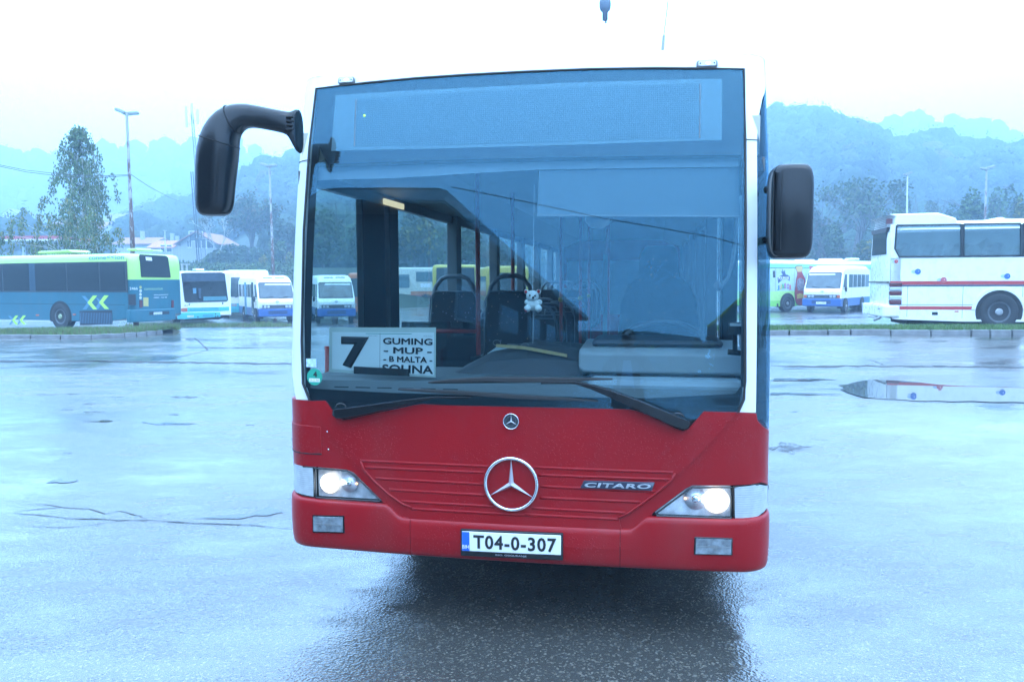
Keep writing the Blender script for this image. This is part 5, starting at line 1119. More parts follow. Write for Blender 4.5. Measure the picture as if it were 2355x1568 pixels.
# dashboard
dash=M('dashboard',(.10,.12,.125),.55,noise=.04,bump=.05)
cowlm=M('driver_cowl',(.30,.35,.37),.45,noise=.04)
za=L(1000,868,lb=.22).z;zb_=L(1000,905,lb=.10).z
m_=MB()
for (x0_,x1_) in((-1.14,1.16),):
    rings=[]
    for x in np.linspace(x0_,x1_,9):
        dz=.0
        rings.append([Vector((x,.09,zb_-.04)),Vector((x,.10,zb_)),Vector((x,.15,za-.015)),Vector((x,.22,za)),Vector((x,.62,za+.015)),Vector((x,.66,za-.05)),Vector((x,.66,.7)),Vector((x,.16,.7))])
    m_.loft(rings)
m_.build('dashboard',dash,bus,bev=.01)
for x in np.linspace(-.95,-.35,6):
    m_=MB();m_.box((x-.04,.118,zb_+.018),(x+.04,.128,zb_+.024));m_.build('demister_slot',DARK,bus)
# central hump
c1=L(1180,812,lb=.55);m_=MB();rings=[]
for x,h in((-.42,.0),(-.36,.04),(-.22,.11),(.0,.15),(.22,.14),(.34,.12)):
    rings.append([Vector((x,.34,za-.02)),Vector((x,.42,za+h*.6)),Vector((x,.55,za+h)),Vector((x,.95,za+h)),Vector((x,1.0,za-.1))])
m_.loft(rings);m_.build('dash_hump',M('dark_hump',(.04,.045,.05),.6),bus,bev=.015)
# driver's cowl: two stepped pale housings
t0=L(1320,800,lb=.38);t1=L(1705,808,lb=.38);b0=L(1320,850,lb=.30);m_=MB();rings=[]
for x,k in((.30,.75),(.325,.95),(.40,1),(.8,1),(1.14,1)):
    zt_=t0.z;rings.append([Vector((x,.30,zt_-.115*k-.01)),Vector((x,.30+.01,zt_-.02)),Vector((x,.35,zt_*1.0)),Vector((x,.80,zt_+.02)),Vector((x,.84,zt_-.1)),Vector((x,.5,zt_-.18))])
m_.loft(rings);m_.build('driver_cowl',cowlm,bus,bev=.012)
m_=MB();m_.box((.36,.27,t0.z-.150),(1.10,.31,t0.z-.128));m_.build('cowl_gap',DARK,bus)
t2=L(1500,872,lb=.2);m_=MB();m_.box((.36,.14,t2.z-.09),(1.13,.30,t2.z+.005));m_.build('dash_shelf',cowlm,bus,bev=.03)
m_=MB();c=L(1500,785,lb=.62);m_.box((.36,.42,t0.z+.0),(1.05,.80,t0.z+.045));m_.build('instrument_binnacle',M('binnacle',(.03,.03,.035),.5),bus,bev=.03)
# steering wheel
c=L(1524,815,lb=.85);tl=math.radians(25);m_=MB();m_.tube([c+Vector((.235*math.cos(a),.235*math.sin(a)*math.cos(tl),.235*math.sin(a)*math.sin(tl)+.08)) for a in np.linspace(0,2*math.pi,41)],.015,8,False);sw=m_.build('steering_wheel',M('wheel_rim_grey',(.08,.09,.1),.35),bus,True)
m_=MB();cc=c+Vector((0,0,.08));m_.tube([cc+Vector((-.22,0,0)),cc+Vector((.22,0,0))],.012,6);m_.cyl(cc+Vector((0,0,-.02)),(0,-.2,1),.06,.03,16);m_.tube([cc,cc+Vector((0,-.15,-.3))],.03,8);m_.build('wheel_hub',BLACKP,sw)
# driver's seat
m_=MB();cx=L(1515,650,lb=1.5).x;rings=[]
for z_,w_,y_ in((.95,.22,1.45),(1.15,.25,1.48),(1.45,.27,1.52),(1.68,.25,1.55),(1.80,.20,1.56),(1.84,.14,1.57),(1.90,.13,1.57),(2.0,.125,1.58),(2.05,.09,1.585)):
    rings.append(ring_at(Vector((cx,y_,z_)),Vector((1,0,0)),Vector((0,1,0)),w_,.07,20,3))
m_.loft(rings);ds=m_.build('driver_seat',SEATC,bus,True);m_=MB();m_.box((cx-.24,1.0,.85),(cx+.24,1.5,.97));m_.build('seat_cushion',SEATC,ds,bev=.04);m_=MB();m_.box((cx-.12,1.1,.37),(cx+.12,1.4,.85));m_.build('seat_base',BLACKP,ds)
m_=MB();m_.box((.33,1.75,.37),(.36,1.78,2.0));m_.box((.36,1.755,.37),(1.2,1.775,1.35));m_.build('cab_partition',GREYP,bus)
# inside mirror, hose lamp
c=L(1375,500,lb=.55);m_=MB();m_.sphere(c,.075,20,12,(1,.25,.9));m_.tube([c+Vector((0,.01,.05)),c+Vector((0,.0,.3))],.006,6);m_.build('inside_mirror',M('mirror_grey',(.3,.33,.35),.2,metal=.6),bus,True)
pts=[L(1692,500,lb=.35),L(1690,560,lb=.35),L(1684,600,lb=.36),L(1674,640,lb=.37),L(1658,657,lb=.38)];m_=MB();m_.tube(pts,.010,8);hs=m_.build('reading_lamp',M('hose_grey',(.28,.31,.33),.45),bus,True);m_=MB();m_.sphere(L(1652,658,lb=.38),.026,12,8);m_.build('lamp_head',GREYP,hs,True)
# stickers inside the lower left corner
c=F(726,866);m_=MB();cp=[(c[0]+.044*math.cos(a),c[1]+.044*math.sin(a)) for a in np.linspace(0,2*math.pi,25)[:-1]]
stk=panel('round_sticker',cp,.0135,.001,M('sticker_green',(.02,.30,.20),.5),bus,cell=.2,rim=False)
text_on('sticker_number','4',.022,.032,lambda x,y:P(c[0]+.004+x,c[1]+.014+y,.0150),INK,stk,bold=.03)
panel('sticker_field',[(c[0]-.03,c[1]-.026),(c[0]+.03,c[1]-.026),(c[0]+.03,c[1]-.008),(c[0]-.03,c[1]-.008)],.0145,.001,WPRINT,stk,cell=.2,rim=False)
text_on('sticker_field_print','SA-Z 763',.05,.010,lambda x,y:P(c[0]+x,c[1]-.017+y,.0155),M('pen_blue',(.06,.08,.3),.5),stk)
e_=F(718,834);panel('square_sticker',[(e_[0]-.028,e_[1]-.022),(e_[0]+.03,e_[1]-.022),(e_[0]+.03,e_[1]+.022),(e_[0]-.028,e_[1]+.022)],.0135,.001,M('sticker_pale',(.45,.6,.7),.5,noise=.3,ns=60),bus,cell=.2,rim=False)

# ---- things carried in the bus (their own objects)
def busw(p):return toW(p)
# route card
rc_=empty('route_sign',busw((0,0,0)),-YAW,'white card with a black number 7 and place names behind the windscreen','sign')
lb=.17
A=L(757,753,lb=lb);Bq=L(1002,753,lb=lb);Cq=L(1001,868,lb=lb);Dq=L(756,855,lb=lb)
def cardpt(u,v,off=0):return (A*(1-u)+Bq*u)*(1-v)+(Dq*(1-u)+Cq*u)*v+Vector((0,-off,0))
card=M('card_white',(.72,.78,.76),.6,noise=.03);card2=M('card_aged',(.50,.58,.52),.6,noise=.05)
v=[cardpt(0,0),cardpt(1,0),cardpt(1,1),cardpt(0,1)];v+=[p+Vector((0,.004,0)) for p in v]
mesh_obj('card_backing',v,[(0,1,2,3)[::-1],(4,5,6,7),(0,4,5,1),(1,5,6,2),(2,6,7,3),(3,7,4,0)],card2,rc_)
mesh_obj('card_sheet',[cardpt(.03,.10,.002),cardpt(.985,.10,.002),cardpt(.985,.965,.002),cardpt(.03,.93,.002)],[(0,3,2,1)],card,rc_)
mesh_obj('fold_line',[cardpt(.483,.12,.003),cardpt(.487,.12,.003),cardpt(.487,.95,.003),cardpt(.483,.95,.003)],[(0,3,2,1)],GREYP,rc_)
mesh_obj('card_rule',[cardpt(.35,.125,.003),cardpt(.78,.125,.003),cardpt(.78,.137,.003),cardpt(.35,.137,.003)],[(0,3,2,1)],M('rule_green',(.05,.3,.2),.5),rc_)
Wc=(Bq-A).length;Hc=(Dq-A).length*1.07
def cp_(u,v):
    ux=(cardpt(.6,.5)-cardpt(.4,.5)).normalized();uy=(cardpt(.5,.4)-cardpt(.5,.6)).normalized();c=cardpt(u,v,.004);return lambda x,y:c+ux*x+uy*y
text_on('route_number','7',Wc*.265,Hc*.66,cp_(.25,.545),INK,rc_,bold=.055)
for body,wf,hf,u,v_ in(('GUMING',.46,.135,.743,.285),('- MUP -',.445,.135,.743,.475),('- B MALTA -',.455,.12,.745,.655),('SOLINA',.475,.175,.745,.855)):
    text_on('place_name',body,Wc*wf,Hc*hf,cp_(u,v_),INK,rc_,bold=.03)
for u in(.42,.93):text_on('small_print','GRAD TUZLA',Wc*.085,Hc*.018,cp_(u,.175),GREYP,rc_)
h0=L(813,843,lb=lb-.02);h1=L(937,849,lb=lb-.02);h2=L(940,865,lb=lb-.02);h3=L(813,859,lb=lb-.02)
v=[h0,h1,h2,h3];v+=[p+Vector((0,.012,0)) for p in v];mesh_obj('card_clip',v,[(0,1,2,3)[::-1],(4,5,6,7),(0,4,5,1),(1,5,6,2),(2,6,7,3),(3,7,4,0)],DARK,rc_)
# bear
brr=empty('plush_bear',busw((0,0,0)),-YAW,'small white plush bear hanging on a thread behind the windscreen','plush toy')
FUR=M('white_fur',(.75,.80,.78),.9,bump=.6,bs=250);RF=M('red_fabric',(.5,.04,.05),.8,noise=.5,ns=150)
k=.072/ (37/1831*4.15);lb=.22
def bp_(u,v,d=0):return L(u,v,lb=lb+d)
m_=MB();px=4.2/1831
for u,v,r,sc_3 in((1224,681,14.5,(1,.9,.92)),(1226,701,15.5,(1,.85,.88)),(1212,695,6.5,(1,.9,1)),(1240,695,6.5,(1,.9,1)),(1214,709,8,(1,1.2,1)),(1239,709,8,(1,1.2,1)),(1210,671,5.5,(1,.5,1)),(1238,671,5.5,(1,.5,1)),(1227,686,6.5,(1,1.2,.8))):
    d=-.02 if (v==709) else(-.025 if u==1227 else 0);c=bp_(u,v);m_.sphere(c+Vector((0,d,0)),r*px,16,12,sc_3)
m_.build('bear_body',FUR,brr,True)
for u,v,r,d in((1220,679,2.2,-.030),(1232,680,2.2,-.030),(1228.5,684,2.8,-.043)):
    m_=MB();m_.sphere(bp_(u,v)+Vector((0,d,0)),r*px,8,6);m_.build('eye' if v<683 else 'nose',INK,brr,True)
for u,v,r in((1212,711,5.5),(1241,710,4.5)):
    m_=MB();m_.sphere(bp_(u,v)+Vector((0,-.034,0)),r*px,12,8,(.8,.35,1));m_.build('paw_pad',RF,brr,True)
for u,v in((1209,671),(1238.5,670)):
    m_=MB();m_.sphere(bp_(u,v)+Vector((0,-.006,0)),3.8*px,10,8,(.9,.5,1));m_.build('inner_ear',RF,brr,True)
TH=M('thread',(.55,.6,.6),.5)
m_=MB();m_.tube([bp_(1228,425),bp_(1227,550),bp_(1225,640),bp_(1224,668)],.0016,5);m_.build('thread',TH,brr)
m_=MB();c=bp_(1222,644);m_.tube([c+Vector((.02*math.cos(a),0,.018*math.sin(a))) for a in np.linspace(0,6.28,14)],.0035,6,False);m_.tube([c+Vector((.02,0,.01)),c+Vector((.035,0,.0)),c+Vector((.05,0,.012))],.002,5);m_.build('suction_hook',glass('clear_plastic',(.7,.8,.8),1.2),brr,True)
m_=MB();m_.tube([bp_(1226,716),bp_(1225,790)],.001,4);m_.build('thread_tail',TH,brr)
# wooden slat and papers on the dash
m_=MB();a=L(1140,795,lb=.50);c=L(1303,818,lb=.42);mid=L(1205,800,lb=.48)
dz=Vector((0,0,.017))
m_.loft([[p-dz*.5,p+Vector((0,.02,-.0085)),p+Vector((0,.02,.0085)),p+dz*.5] for p in(a,mid,c)]);tag(m_.build('wooden_slat',M('bare_wood',(.45,.33,.14),.6,noise=.15,ns=40),None,bev=.001),'bare yellow wooden slat lying across the dark dashboard','wooden slat')
o=bpy.data.objects['wooden_slat'];o.location=(BX,BY,0);o.rotation_euler=(0,0,-YAW)
m_=MB();a=L(1150,808,lb=.62);m_.add([a+Vector((-.08,0,-.015)),a+Vector((.12,-.03,-.02)),a+Vector((.14,.2,.0)),a+Vector((-.06,.2,.01)),a+Vector((.0,.03,.02))],[(0,1,4),(1,2,4),(2,3,4),(3,0,4)])
o=tag(m_.build('paper_sheet',M('crumpled_plastic',(.3,.4,.4),.4),None),'crumpled pale paper on the dashboard under the wooden slat','paper');o.location=(BX,BY,0);o.rotation_euler=(0,0,-YAW)
gl=empty('spectacles',busw((0,0,0)),-YAW,'pair of thin rimmed spectacles lying on top of the dashboard hump','spectacles')
for u,v in((1150,790),(1215,797)):
    c=L(u-8,v-2,lb=.6);m_=MB();m_.tube([c+Vector((.022*math.cos(a),0,.016*math.sin(a))) for a in np.linspace(0,6.28,14)],.0012,4,False);m_.build('lens_rim',STEEL,gl)
m_=MB();c=L(1178,791,lb=.6);m_.tube([c+Vector((-.03,0,0)),c+Vector((.03,0,-.004))],.0014,4);m_.build('bridge',STEEL,gl)
dc=empty('dash_camera',busw((0,0,0)),-YAW,'small black dash camera on a stalk beside the right windscreen post','camera')
a=L(1690,755,lb=.16);m_=MB();m_.box((a.x-.035,.14,a.z-.03),(a.x+.035,.19,a.z+.03));m_.build('camera_body',BLACKP,dc,bev=.006);m_=MB();m_.tube([Vector((a.x,.17,a.z-.02)),Vector((a.x+.005,.2,a.z-.12))],.012,8);m_.tube([Vector((a.x-.03,.2,a.z-.12)),Vector((a.x+.035,.2,a.z-.125))],.014,8);m_.build('camera_mount',BLACKP,dc)
m_=MB();m_.box((a.x-.028,.137,a.z+.012),(a.x+.028,.14,a.z+.026));m_.build('camera_label',LGREY,dc)
# ================================================================ PARKED VEHICLES
class Veh:
    """x along the length from the near corner, y across (away from the viewer's side), z up"""
    def __init__(s,name,u,D,ax,ay,label,cat,z0=None,group=None):
        p=at(u,700,D);s.o=Vector((p.x,p.y,gz(p.x,p.y) if z0 is None else z0));s.ax=Vector((*ax,0)).normalized();s.ay=Vector((*ay,0));s.ay=(s.ay-s.ax*s.ay.dot(s.ax)).normalized()
        s.e=empty(name,s.o,0,label,cat,group);s.flip=s.ax.cross(s.ay).z<0
        s.e.rotation_euler=(0,0,0)
    def w(s,p):p=Vector(p);return s.ax*p.x+s.ay*p.y+Vector((0,0,p.z))
    def _hit(s,uv,n,d0):
        d=Vector(ray(*uv));o=Vector((0,0,CH))-s.o;t=(d0-o.dot(n))/d.dot(n);return o+d*t
    def side(s,uv,y=0.):
        p=s._hit(uv,s.ay,y);return p.dot(s.ax),p.z
    def end(s,uv,x=0.):
        p=s._hit(uv,s.ax,x);return p.dot(s.ay),p.z
    def mk(s,name,verts,faces,mat,parent=None,smooth=False,bev=0,mats=None,mi=None):
        v=[s.w(p) for p in verts]
        if s.flip:faces=[tuple(reversed(f)) for f in faces]
        o=mesh_obj(name,v,faces,mat,parent or s.e,smooth,bev)
        if mats:
            for m_ in mats:o.data.materials.append(m_)
            o.data.polygons.foreach_set('material_index',mi)
        return o
    def plate(s,name,pts,mat,plane='side',off=.006,base=0.,thick=.02,parent=None,bev=0,fn=None):
        """pts are pixel or local pairs laid on the side (y=base) or the end (x=base)"""
        n=len(pts);fr=lambda a,b_,o:(a,base-o,b_) if plane=='side' else (base-o,a,b_)
        if fn:fr=fn
        v=[fr(a,b_,off) for a,b_ in pts]+[fr(a,b_,off-thick) for a,b_ in pts]
        f=[tuple(range(n)),tuple(range(n,2*n))[::-1]]+[(i,i+n,(i+1)%n+n,(i+1)%n) for i in range(n)]
        o=s.mk(name,v,f,mat,parent,bev=bev);bm=bmesh.new();bm.from_mesh(o.data);bmesh.ops.recalc_face_normals(bm,faces=bm.faces[:]);bm.to_mesh(o.data);bm.free();return o
    def sp(s,name,uvs,mat,off=.006,base=0.,**k):return s.plate(name,[s.side(q,base) for q in uvs],mat,'side',off,base,**k)
    def ep(s,name,uvs,mat,off=.006,base=0.,**k):return s.plate(name,[s.end(q,base) for q in uvs],mat,'end',off,base,**k)
    def text(s,name,body,uv0,uv1,mat,plane='side',off=.012,bold=0.,parent=None,base=0.,spacing=1.,shear=0.):
        a=(s.side if plane=='side' else s.end)(uv0,base);c=(s.side if plane=='side' else s.end)(uv1,base);w_=abs(c[0]-a[0]);h_=abs(c[1]-a[1]);sg=1 if c[0]>a[0] else -1;cx=(a[0]+c[0])/2;cz=(a[1]+c[1])/2
        pl=(lambda x,y:s.w((cx+sg*x,base-off,cz+y))) if plane=='side' else (lambda x,y:s.w((base-off,cx+sg*x,cz+y)))
        return text_on(name,body,w_,h_,pl,mat,parent or s.e,bold,spacing,shear)
    def body(s,st,levels,mats,name='body',hole=None,nr=4,smooth=True):
        """st: (x,y0,y1,z0,z1,r)"""
        rings=[]
        lv=levels
        for x,y0,y1,z0,z1,r in st:
            L_=[(y0,z0)]+[(y0,max(z0+.001*(i+1),min(z1-r-.001*(len(lv)-i),l_))) for i,l_ in enumerate(lv)]+[(y0+r*(1-math.cos(a)),z1-r+r*math.sin(a)) for a in np.linspace(0,math.pi/2,nr)]
            R_=[(y1-(a-y0),b_) for a,b_ in L_[::-1]];rings.append([(x,a,b_) for a,b_ in L_+R_])
        n=len(rings[0]);v=[q for r_ in rings for q in r_];f=[];mi=[]
        nl=len(lv)
        def mat_of(k):
            if k<=nl:return min(k,len(mats)-1)
            if k>=n-2-nl:return min(n-2-k,len(mats)-1)
            return len(mats)-1
        for i in range(len(st)-1):
            for k in range(n):
                if k==n-1:m_=0
                else:m_=mat_of(k)
                if hole and k!=n-1:
                    lvk=k if k<=nl else (n-2-k if k>=n-2-nl else -1)
                    if lvk==hole[0] and st[i][0]>=hole[1]-.01 and st[i+1][0]<=hole[2]+.01:continue
                f.append((i*n+k,(i+1)*n+k,(i+1)*n+(k+1)%n,i*n+(k+1)%n));mi.append(m_)
        for end_,base in((0,0),(1,(len(st)-1)*n)):
            # cap split by levels
            prev=None;idx=list(range(nl+1))
            for k in range(nl+1):
                a,b_,c,d=k,k+1,n-2-k,n-1-k
                q=(base+a,base+b_,base+c,base+d);f.append(q if end_==0 else q[::-1]);mi.append(min(k,len(mats)-1))
            q=tuple(base+k for k in range(nl+1,n-1-nl));f.append(q if end_==0 else q[::-1]);mi.append(len(mats)-1)
        o=s.mk(name,v,f,None,mats=mats,mi=mi);bm=bmesh.new();bm.from_mesh(o.data)
        if not hole:bmesh.ops.recalc_face_normals(bm,faces=bm.faces[:])
        bm.to_mesh(o.data);bm.free();smooth_by_angle(o,40);return o
    def wheel(s,x,zc,r,y=0.,wd=.28,arch=True,archmat=None,hubmat=None,rimm=None,ra=None):
        ra=ra or r*1.16
        if arch:
            n=20;v=[(x+ra*math.cos(a),y-.006,zc+ra*math.sin(a)) for a in np.linspace(-.35,math.pi+.35,n)];v+=[(a,y+.35,c) for a,b_,c in v]
            s.mk('wheel_arch',v,[tuple(range(n))]+[tuple(range(n,2*n))[::-1]]+[(i,i+n,(i+1)%n+n,(i+1)%n) for i in range(n)],archmat or DARK)
        n=28
        def disc(name,prof_,mat,parent=None):
            v=[(x+rr*math.cos(a),yy,zc+rr*math.sin(a)) for rr,yy in prof_ for a in np.linspace(0,2*math.pi,n,endpoint=False)];f=[(i*n+k,i*n+(k+1)%n,(i+1)*n+(k+1)%n,(i+1)*n+k) for i in range(len(prof_)-1) for k in range(n)];f.append(tuple(range(n)));f.append(tuple((len(prof_)-1)*n+k for k in range(n))[::-1])
            o=s.mk(name,v,f,mat,parent);bm=bmesh.new();bm.from_mesh(o.data);bmesh.ops.recalc_face_normals(bm,faces=bm.faces[:]);bm.to_mesh(o.data);bm.free();smooth_by_angle(o,40);return o
        t=disc('wheel',[(r*.55,y-.01),(r*.60,y-.025),(r*.9,y-.035),(r*.97,y-.02),(r,y+.02),(r,y+wd),(r*.5,y+wd)],TYRE)
        rm=disc('rim',[(r*.30,y-.002),(r*.46,y+.02),(r*.50,y-.02),(r*.575,y-.03),(r*.585,y+.05)],rimm or M('rim_dull',(.10,.11,.12),.55,metal=.3,noise=.3),t)
        disc('hub',[(r*.03,y-.05),(r*.16,y-.045),(r*.2,y-.02),(r*.2,y+.02)],hubmat or STEEL,rm)
        return t
DG=M('bus_window',(.015,.022,.028),.07,noise=.02,spec=.6);DG2=M('van_window',(.05,.075,.085),.10,noise=.3,ns=3,spec=.7)
WV=M('old_white_paint',(.78,.79,.77),.35,coat=.2,noise=.03,dirt=.18)
def pct(z,w_):return z
# ---- long blue and green bus at the left
TEAL=M('teal_paint',(.004,.11,.155),.3,coat=.4,noise=.05,dirt=.12);LIME=M('lime_paint',(.42,.66,.16),.35,coat=.3,noise=.03);DTEAL=M('teal_mark',(.02,.22,.33),.4);PALE=M('pale_mark',(.08,.22,.32),.4);ORL=M('orange_lens',(.5,.10,.03),.3);RDL=M('dark_red_lens',(.10,.01,.015),.2,coat=.5);SILV=M('plate_silver',(.5,.53,.55),.4,noise=.4,ns=30)
k=qk
V=Veh('long_bus',303,29.3,(-.923,.384),(.384,.923),'long blue bus with lime green top and crossed chevrons, parked side on at the left','bus')
zt=V.side(k(1690,165))[1];zl=V.end(k(1690,515))[1];zb=.36
V.body([(.0,.22,2.28,zb+.22,zt-.28,.30),(.05,.10,2.40,zb+.18,zt-.12,.25),(.16,.03,2.47,zb+.15,zt-.03,.2),(.38,0,2.5,zb+.10,zt,.18),(1.4,0,2.5,zb-.02,zt,.18),(13,0,2.5,zb-.02,zt,.18)],[zl],[TEAL,LIME])
wn=[(1672,272,1672,682),(0,316,0,706)]
zt_w=V.side(k(1672,274))[1];zb_w=V.side(k(1672,682))[1]
xs_=[V.side(k(X,500))[0] for X in(1672,1318,1303,886,872,465,385)]
fr=V.plate('window_band',[(xs_[0],zb_w),(12.6,zb_w),(12.6,zt_w),(xs_[0],zt_w)],M('window_rubber',(.02,.025,.03),.4),off=.004)
pairs=[(xs_[0]+.09,xs_[1]),(xs_[2],xs_[3]),(xs_[4],xs_[5]),(xs_[6],xs_[6]+1.5),(xs_[6]+1.56,xs_[6]+3.0),(xs_[6]+3.06,11.9)]
for a,c in pairs:V.plate('window_pane',[(a,zb_w+.06),(c,zb_w+.06),(c,zt_w-.03),(a,zt_w-.03)],DG,off=.008,thick=.003)
V.plate('window_pillar',[(xs_[5],zb_w+.06),(xs_[6],zb_w+.06),(xs_[6],zt_w-.03),(xs_[5],zt_w-.03)],M('pillar_glass',(.03,.06,.09),.15),off=.007,thick=.003)
V.ep('rear_window',[k(1838,182),k(2175,200),k(2205,225),k(2240,488),k(1852,480),k(1832,210)],DG,off=.025,thick=.05,bev=.01)
V.ep('window_notice',[k(1905,215),k(1985,222),k(1992,268),k(1912,262)],WPRINT,off=.03,thick=.004)
V.text('roof_lettering','conne<<ion',k(1170,255),k(1630,192),DTEAL,'side',off=.008,bold=.01)
def chev(s_,X0,Y0,sc_):
    q=lambda X,Y:k(X0+(X-1075)*sc_,Y0+(Y-722)*sc_)
    for nm,pts,m_,o in(('pale_chevron',[(1075,730),(1120,730),(1195,815),(1135,905),(1085,905),(1152,815)],PALE,.003),('pale_chevron',[(1260,745),(1300,770),(1345,815),(1290,900),(1245,900),(1300,815)],PALE,.003),('lime_chevron',[(1222,724),(1278,724),(1205,815),(1280,905),(1225,905),(1150,815)],M('lime_mark',(.45,.75,.12),.4),.005),('lime_chevron',[(1370,722),(1430,722),(1355,815),(1435,900),(1378,900),(1302,815)],MATS.get('lime_mark'),.005)):
        V.sp(nm,[q(*p) for p in pts],m_,off=o,thick=.002)
chev(V,1075,722,1);chev(V,108,985,.66)
c=V.side(k(800,1045));V.wheel(c[0],.50,.50,hubmat=M('hub_green',(.3,.36,.22),.5),ra=.60)
V.wheel(c[0]+6.0,.50,.50,ra=.60)
gp=V.sp('engine_grille',[k(1045,925),k(1475,915),k(1478,1100),k(1050,1112)],M('grille_dark',(.015,.02,.03),.6),off=.004,thick=.01)
a=V.side(k(1062,1010))[0];b_=V.side(k(1462,1010))[0];z0=V.side(k(1260,1100))[1];z1=V.side(k(1260,940))[1]
for i in range(20):
    x=a+(b_-a)*i/19;V.plate('grille_slat',[(x-.018,z0+.02),(x+.018,z0+.02),(x+.018,z1-.02),(x-.018,z1-.02)],M('slat_blue',(.06,.13,.2),.5),off=.016,thick=.01,parent=gp)
vp=V.sp('side_vent',[k(1695,705),k(1780,705),k(1784,850),k(1700,848)],MATS['grille_dark'],off=.03,thick=.05)
for z_ in(.97,):V.plate('seam_line',[(.35,z_),(13,z_),(13,z_+.012),(.35,z_+.012)],DARK,off=.002,thick=.004)
x=V.side(k(1686,800))[0];V.plate('seam_line',[(x,.4),(x+.012,.4),(x+.012,zt-.2),(x,zt-.2)],DARK,off=.002,thick=.004)
for X,Y in((495,980),(980,972)):V.sp('side_marker',[k(X-18,Y-8),k(X+18,Y-8),k(X+18,Y+8),k(X-18,Y+8)],ORL,off=.02)
V.text('fleet_number','2466',k(1697,648),k(1803,613),WPRINT,'side',off=-.02)
V.text('rear_lettering','connexxion',k(1893,652),k(2133,614),M('lime_print',(.35,.5,.3),.5),'end',off=.012)
V.text('web_lettering','www.connexxion.nl',k(2020,722),k(2205,700),WPRINT,'end',off=.012)
V.text('web_lettering','0900 - 92 92',k(2020,758),k(2190,738),WPRINT,'end',off=.012)
V.ep('yellow_notice',[k(1880,748),k(1948,750),k(1948,865),k(1882,862)],M('notice_yellow',(.5,.42,.15),.5),off=.014,thick=.004)
for X0,X1 in((1830,1872),(2250,2282)):V.ep('tail_lamp',[k(X0,785),k(X1,785),k(X1,880),k(X0,882)],RDL,off=.012,thick=.01)
for Y in(615,662,708,752):
    y_,z_=V.end(k(1845,Y));V.plate('round_lamp',[(y_+.055*math.cos(t),z_+.055*math.sin(t)) for t in np.linspace(0,6.28,14)[:-1]],SILV if Y>640 else M('lamp_yellow',(.4,.4,.15),.4),'end',off=.012,thick=.01)
V.ep('rear_bumper',[k(1700,912),k(2290,892),k(2300,1035),k(2200,1050),k(1700,1078)],TEAL,off=.05,thick=.2,bev=.03)
V.ep('plate_recess',[k(1950,938),k(2210,928),k(2212,968),k(1950,978)],MATS['grille_dark'],off=.052,thick=.01);V.ep('rear_plate',[k(2005,942),k(2118,936),k(2118,968),k(2005,974)],SILV,off=.056,thick=.01)
V.sp('roof_hatch',[k(495,172),k(505,142),k(900,122),k(940,150)],LIME,base=.5,off=0,thick=.9,bev=.03)
V.sp('roof_hatch',[k(1665,136),k(1672,106),k(1790,100),k(1802,132)],LIME,base=.6,off=0,thick=.7,bev=.03)
V.sp('roof_hatch',[k(1885,140),k(1895,122),k(2000,120),k(2010,142)],LIME,base=1.4,off=0,thick=.5,bev=.03)
# ---- white and turquoise city bus with the number 61
w_=qw;AQ=M('turquoise_paint',(.05,.42,.48),.35,coat=.3,noise=.05,dirt=.2)
V=Veh('old_city_bus',414,40.2,(-.5,.866),(.866,.5),'white city bus with turquoise bumper and number 61 beside the long blue bus','bus')
zt=V.end(w_(500,705))[1];z0=.28
V.body([(.0,.10,2.40,z0+.25,zt-.10,.10),(.06,.03,2.47,z0+.25,zt-.03,.14),(.25,0,2.5,z0+.2,zt,.18),(11.5,0,2.5,z0,zt,.18)],[1.0],[WV,WV])
V.ep('windscreen_frame',[w_(192,735),w_(240,725),w_(730,722),w_(768,740),w_(812,1085),w_(790,1105),w_(270,1118),w_(238,1105)],MATS['window_rubber'],off=.02,thick=.02,bev=.02)
V.ep('destination_glass',[w_(205,745),w_(750,735),w_(772,825),w_(222,842)],M('old_display_glass',(.05,.075,.11),.1,noise=.2),off=.03,thick=.01)
wp=V.ep('windscreen',[w_(222,850),w_(772,835),w_(800,1085),w_(790,1095),w_(265,1107),w_(248,1095)],M('dark_screen',(.012,.018,.022),.08,noise=.5,ns=2),off=.03,thick=.01)
V.ep('dash_panel',[w_(485,1040),w_(785,1035),w_(798,1085),w_(485,1095)],M('dash_turquoise',(.06,.20,.24),.5),off=.034,thick=.002)
V.ep('inside_window',[w_(345,930),w_(390,928),w_(392,998),w_(350,1000)],PALE,off=.034,thick=.002);V.ep('inside_window',[w_(420,930),w_(455,930),w_(455,1060),w_(425,1060)],MATS['old_display_glass'],off=.034,thick=.002)
V.text('bus_number','61',w_(237,1167),w_(274,1143),RDL,'end',off=.012)
V.ep('grille',[w_(300,1185),w_(690,1178),w_(690,1228),w_(300,1238)],AQ,off=.02,thick=.02)
for Y in(1195,1212,1228):V.ep('grille_slot',[w_(305,Y),w_(688,Y-8),w_(688,Y-4),w_(305,Y+4)],MATS['grille_dark'],off=.022,thick=.01)
V.ep('turquoise_band',[w_(275,1185),w_(300,1185),w_(300,1240),w_(275,1240)],AQ,off=.018);V.ep('turquoise_band',[w_(692,1178),w_(822,1172),w_(824,1222),w_(692,1230)],AQ,off=.018)
V.ep('direction_lamp',[w_(190,1200),w_(215,1190),w_(275,1188),w_(275,1238),w_(215,1242),w_(192,1230)],M('salmon_lens',(.45,.12,.07),.3,coat=.4),off=.03,thick=.03)
V.ep('bumper',[w_(142,1262),w_(250,1250),w_(700,1243),w_(706,1305),w_(250,1335),w_(145,1335)],AQ,off=.16,thick=.2,bev=.02)
V.ep('front_plate',[w_(265,1285),w_(352,1282),w_(355,1308),w_(268,1312)],SILV,off=.165,thick=.01)
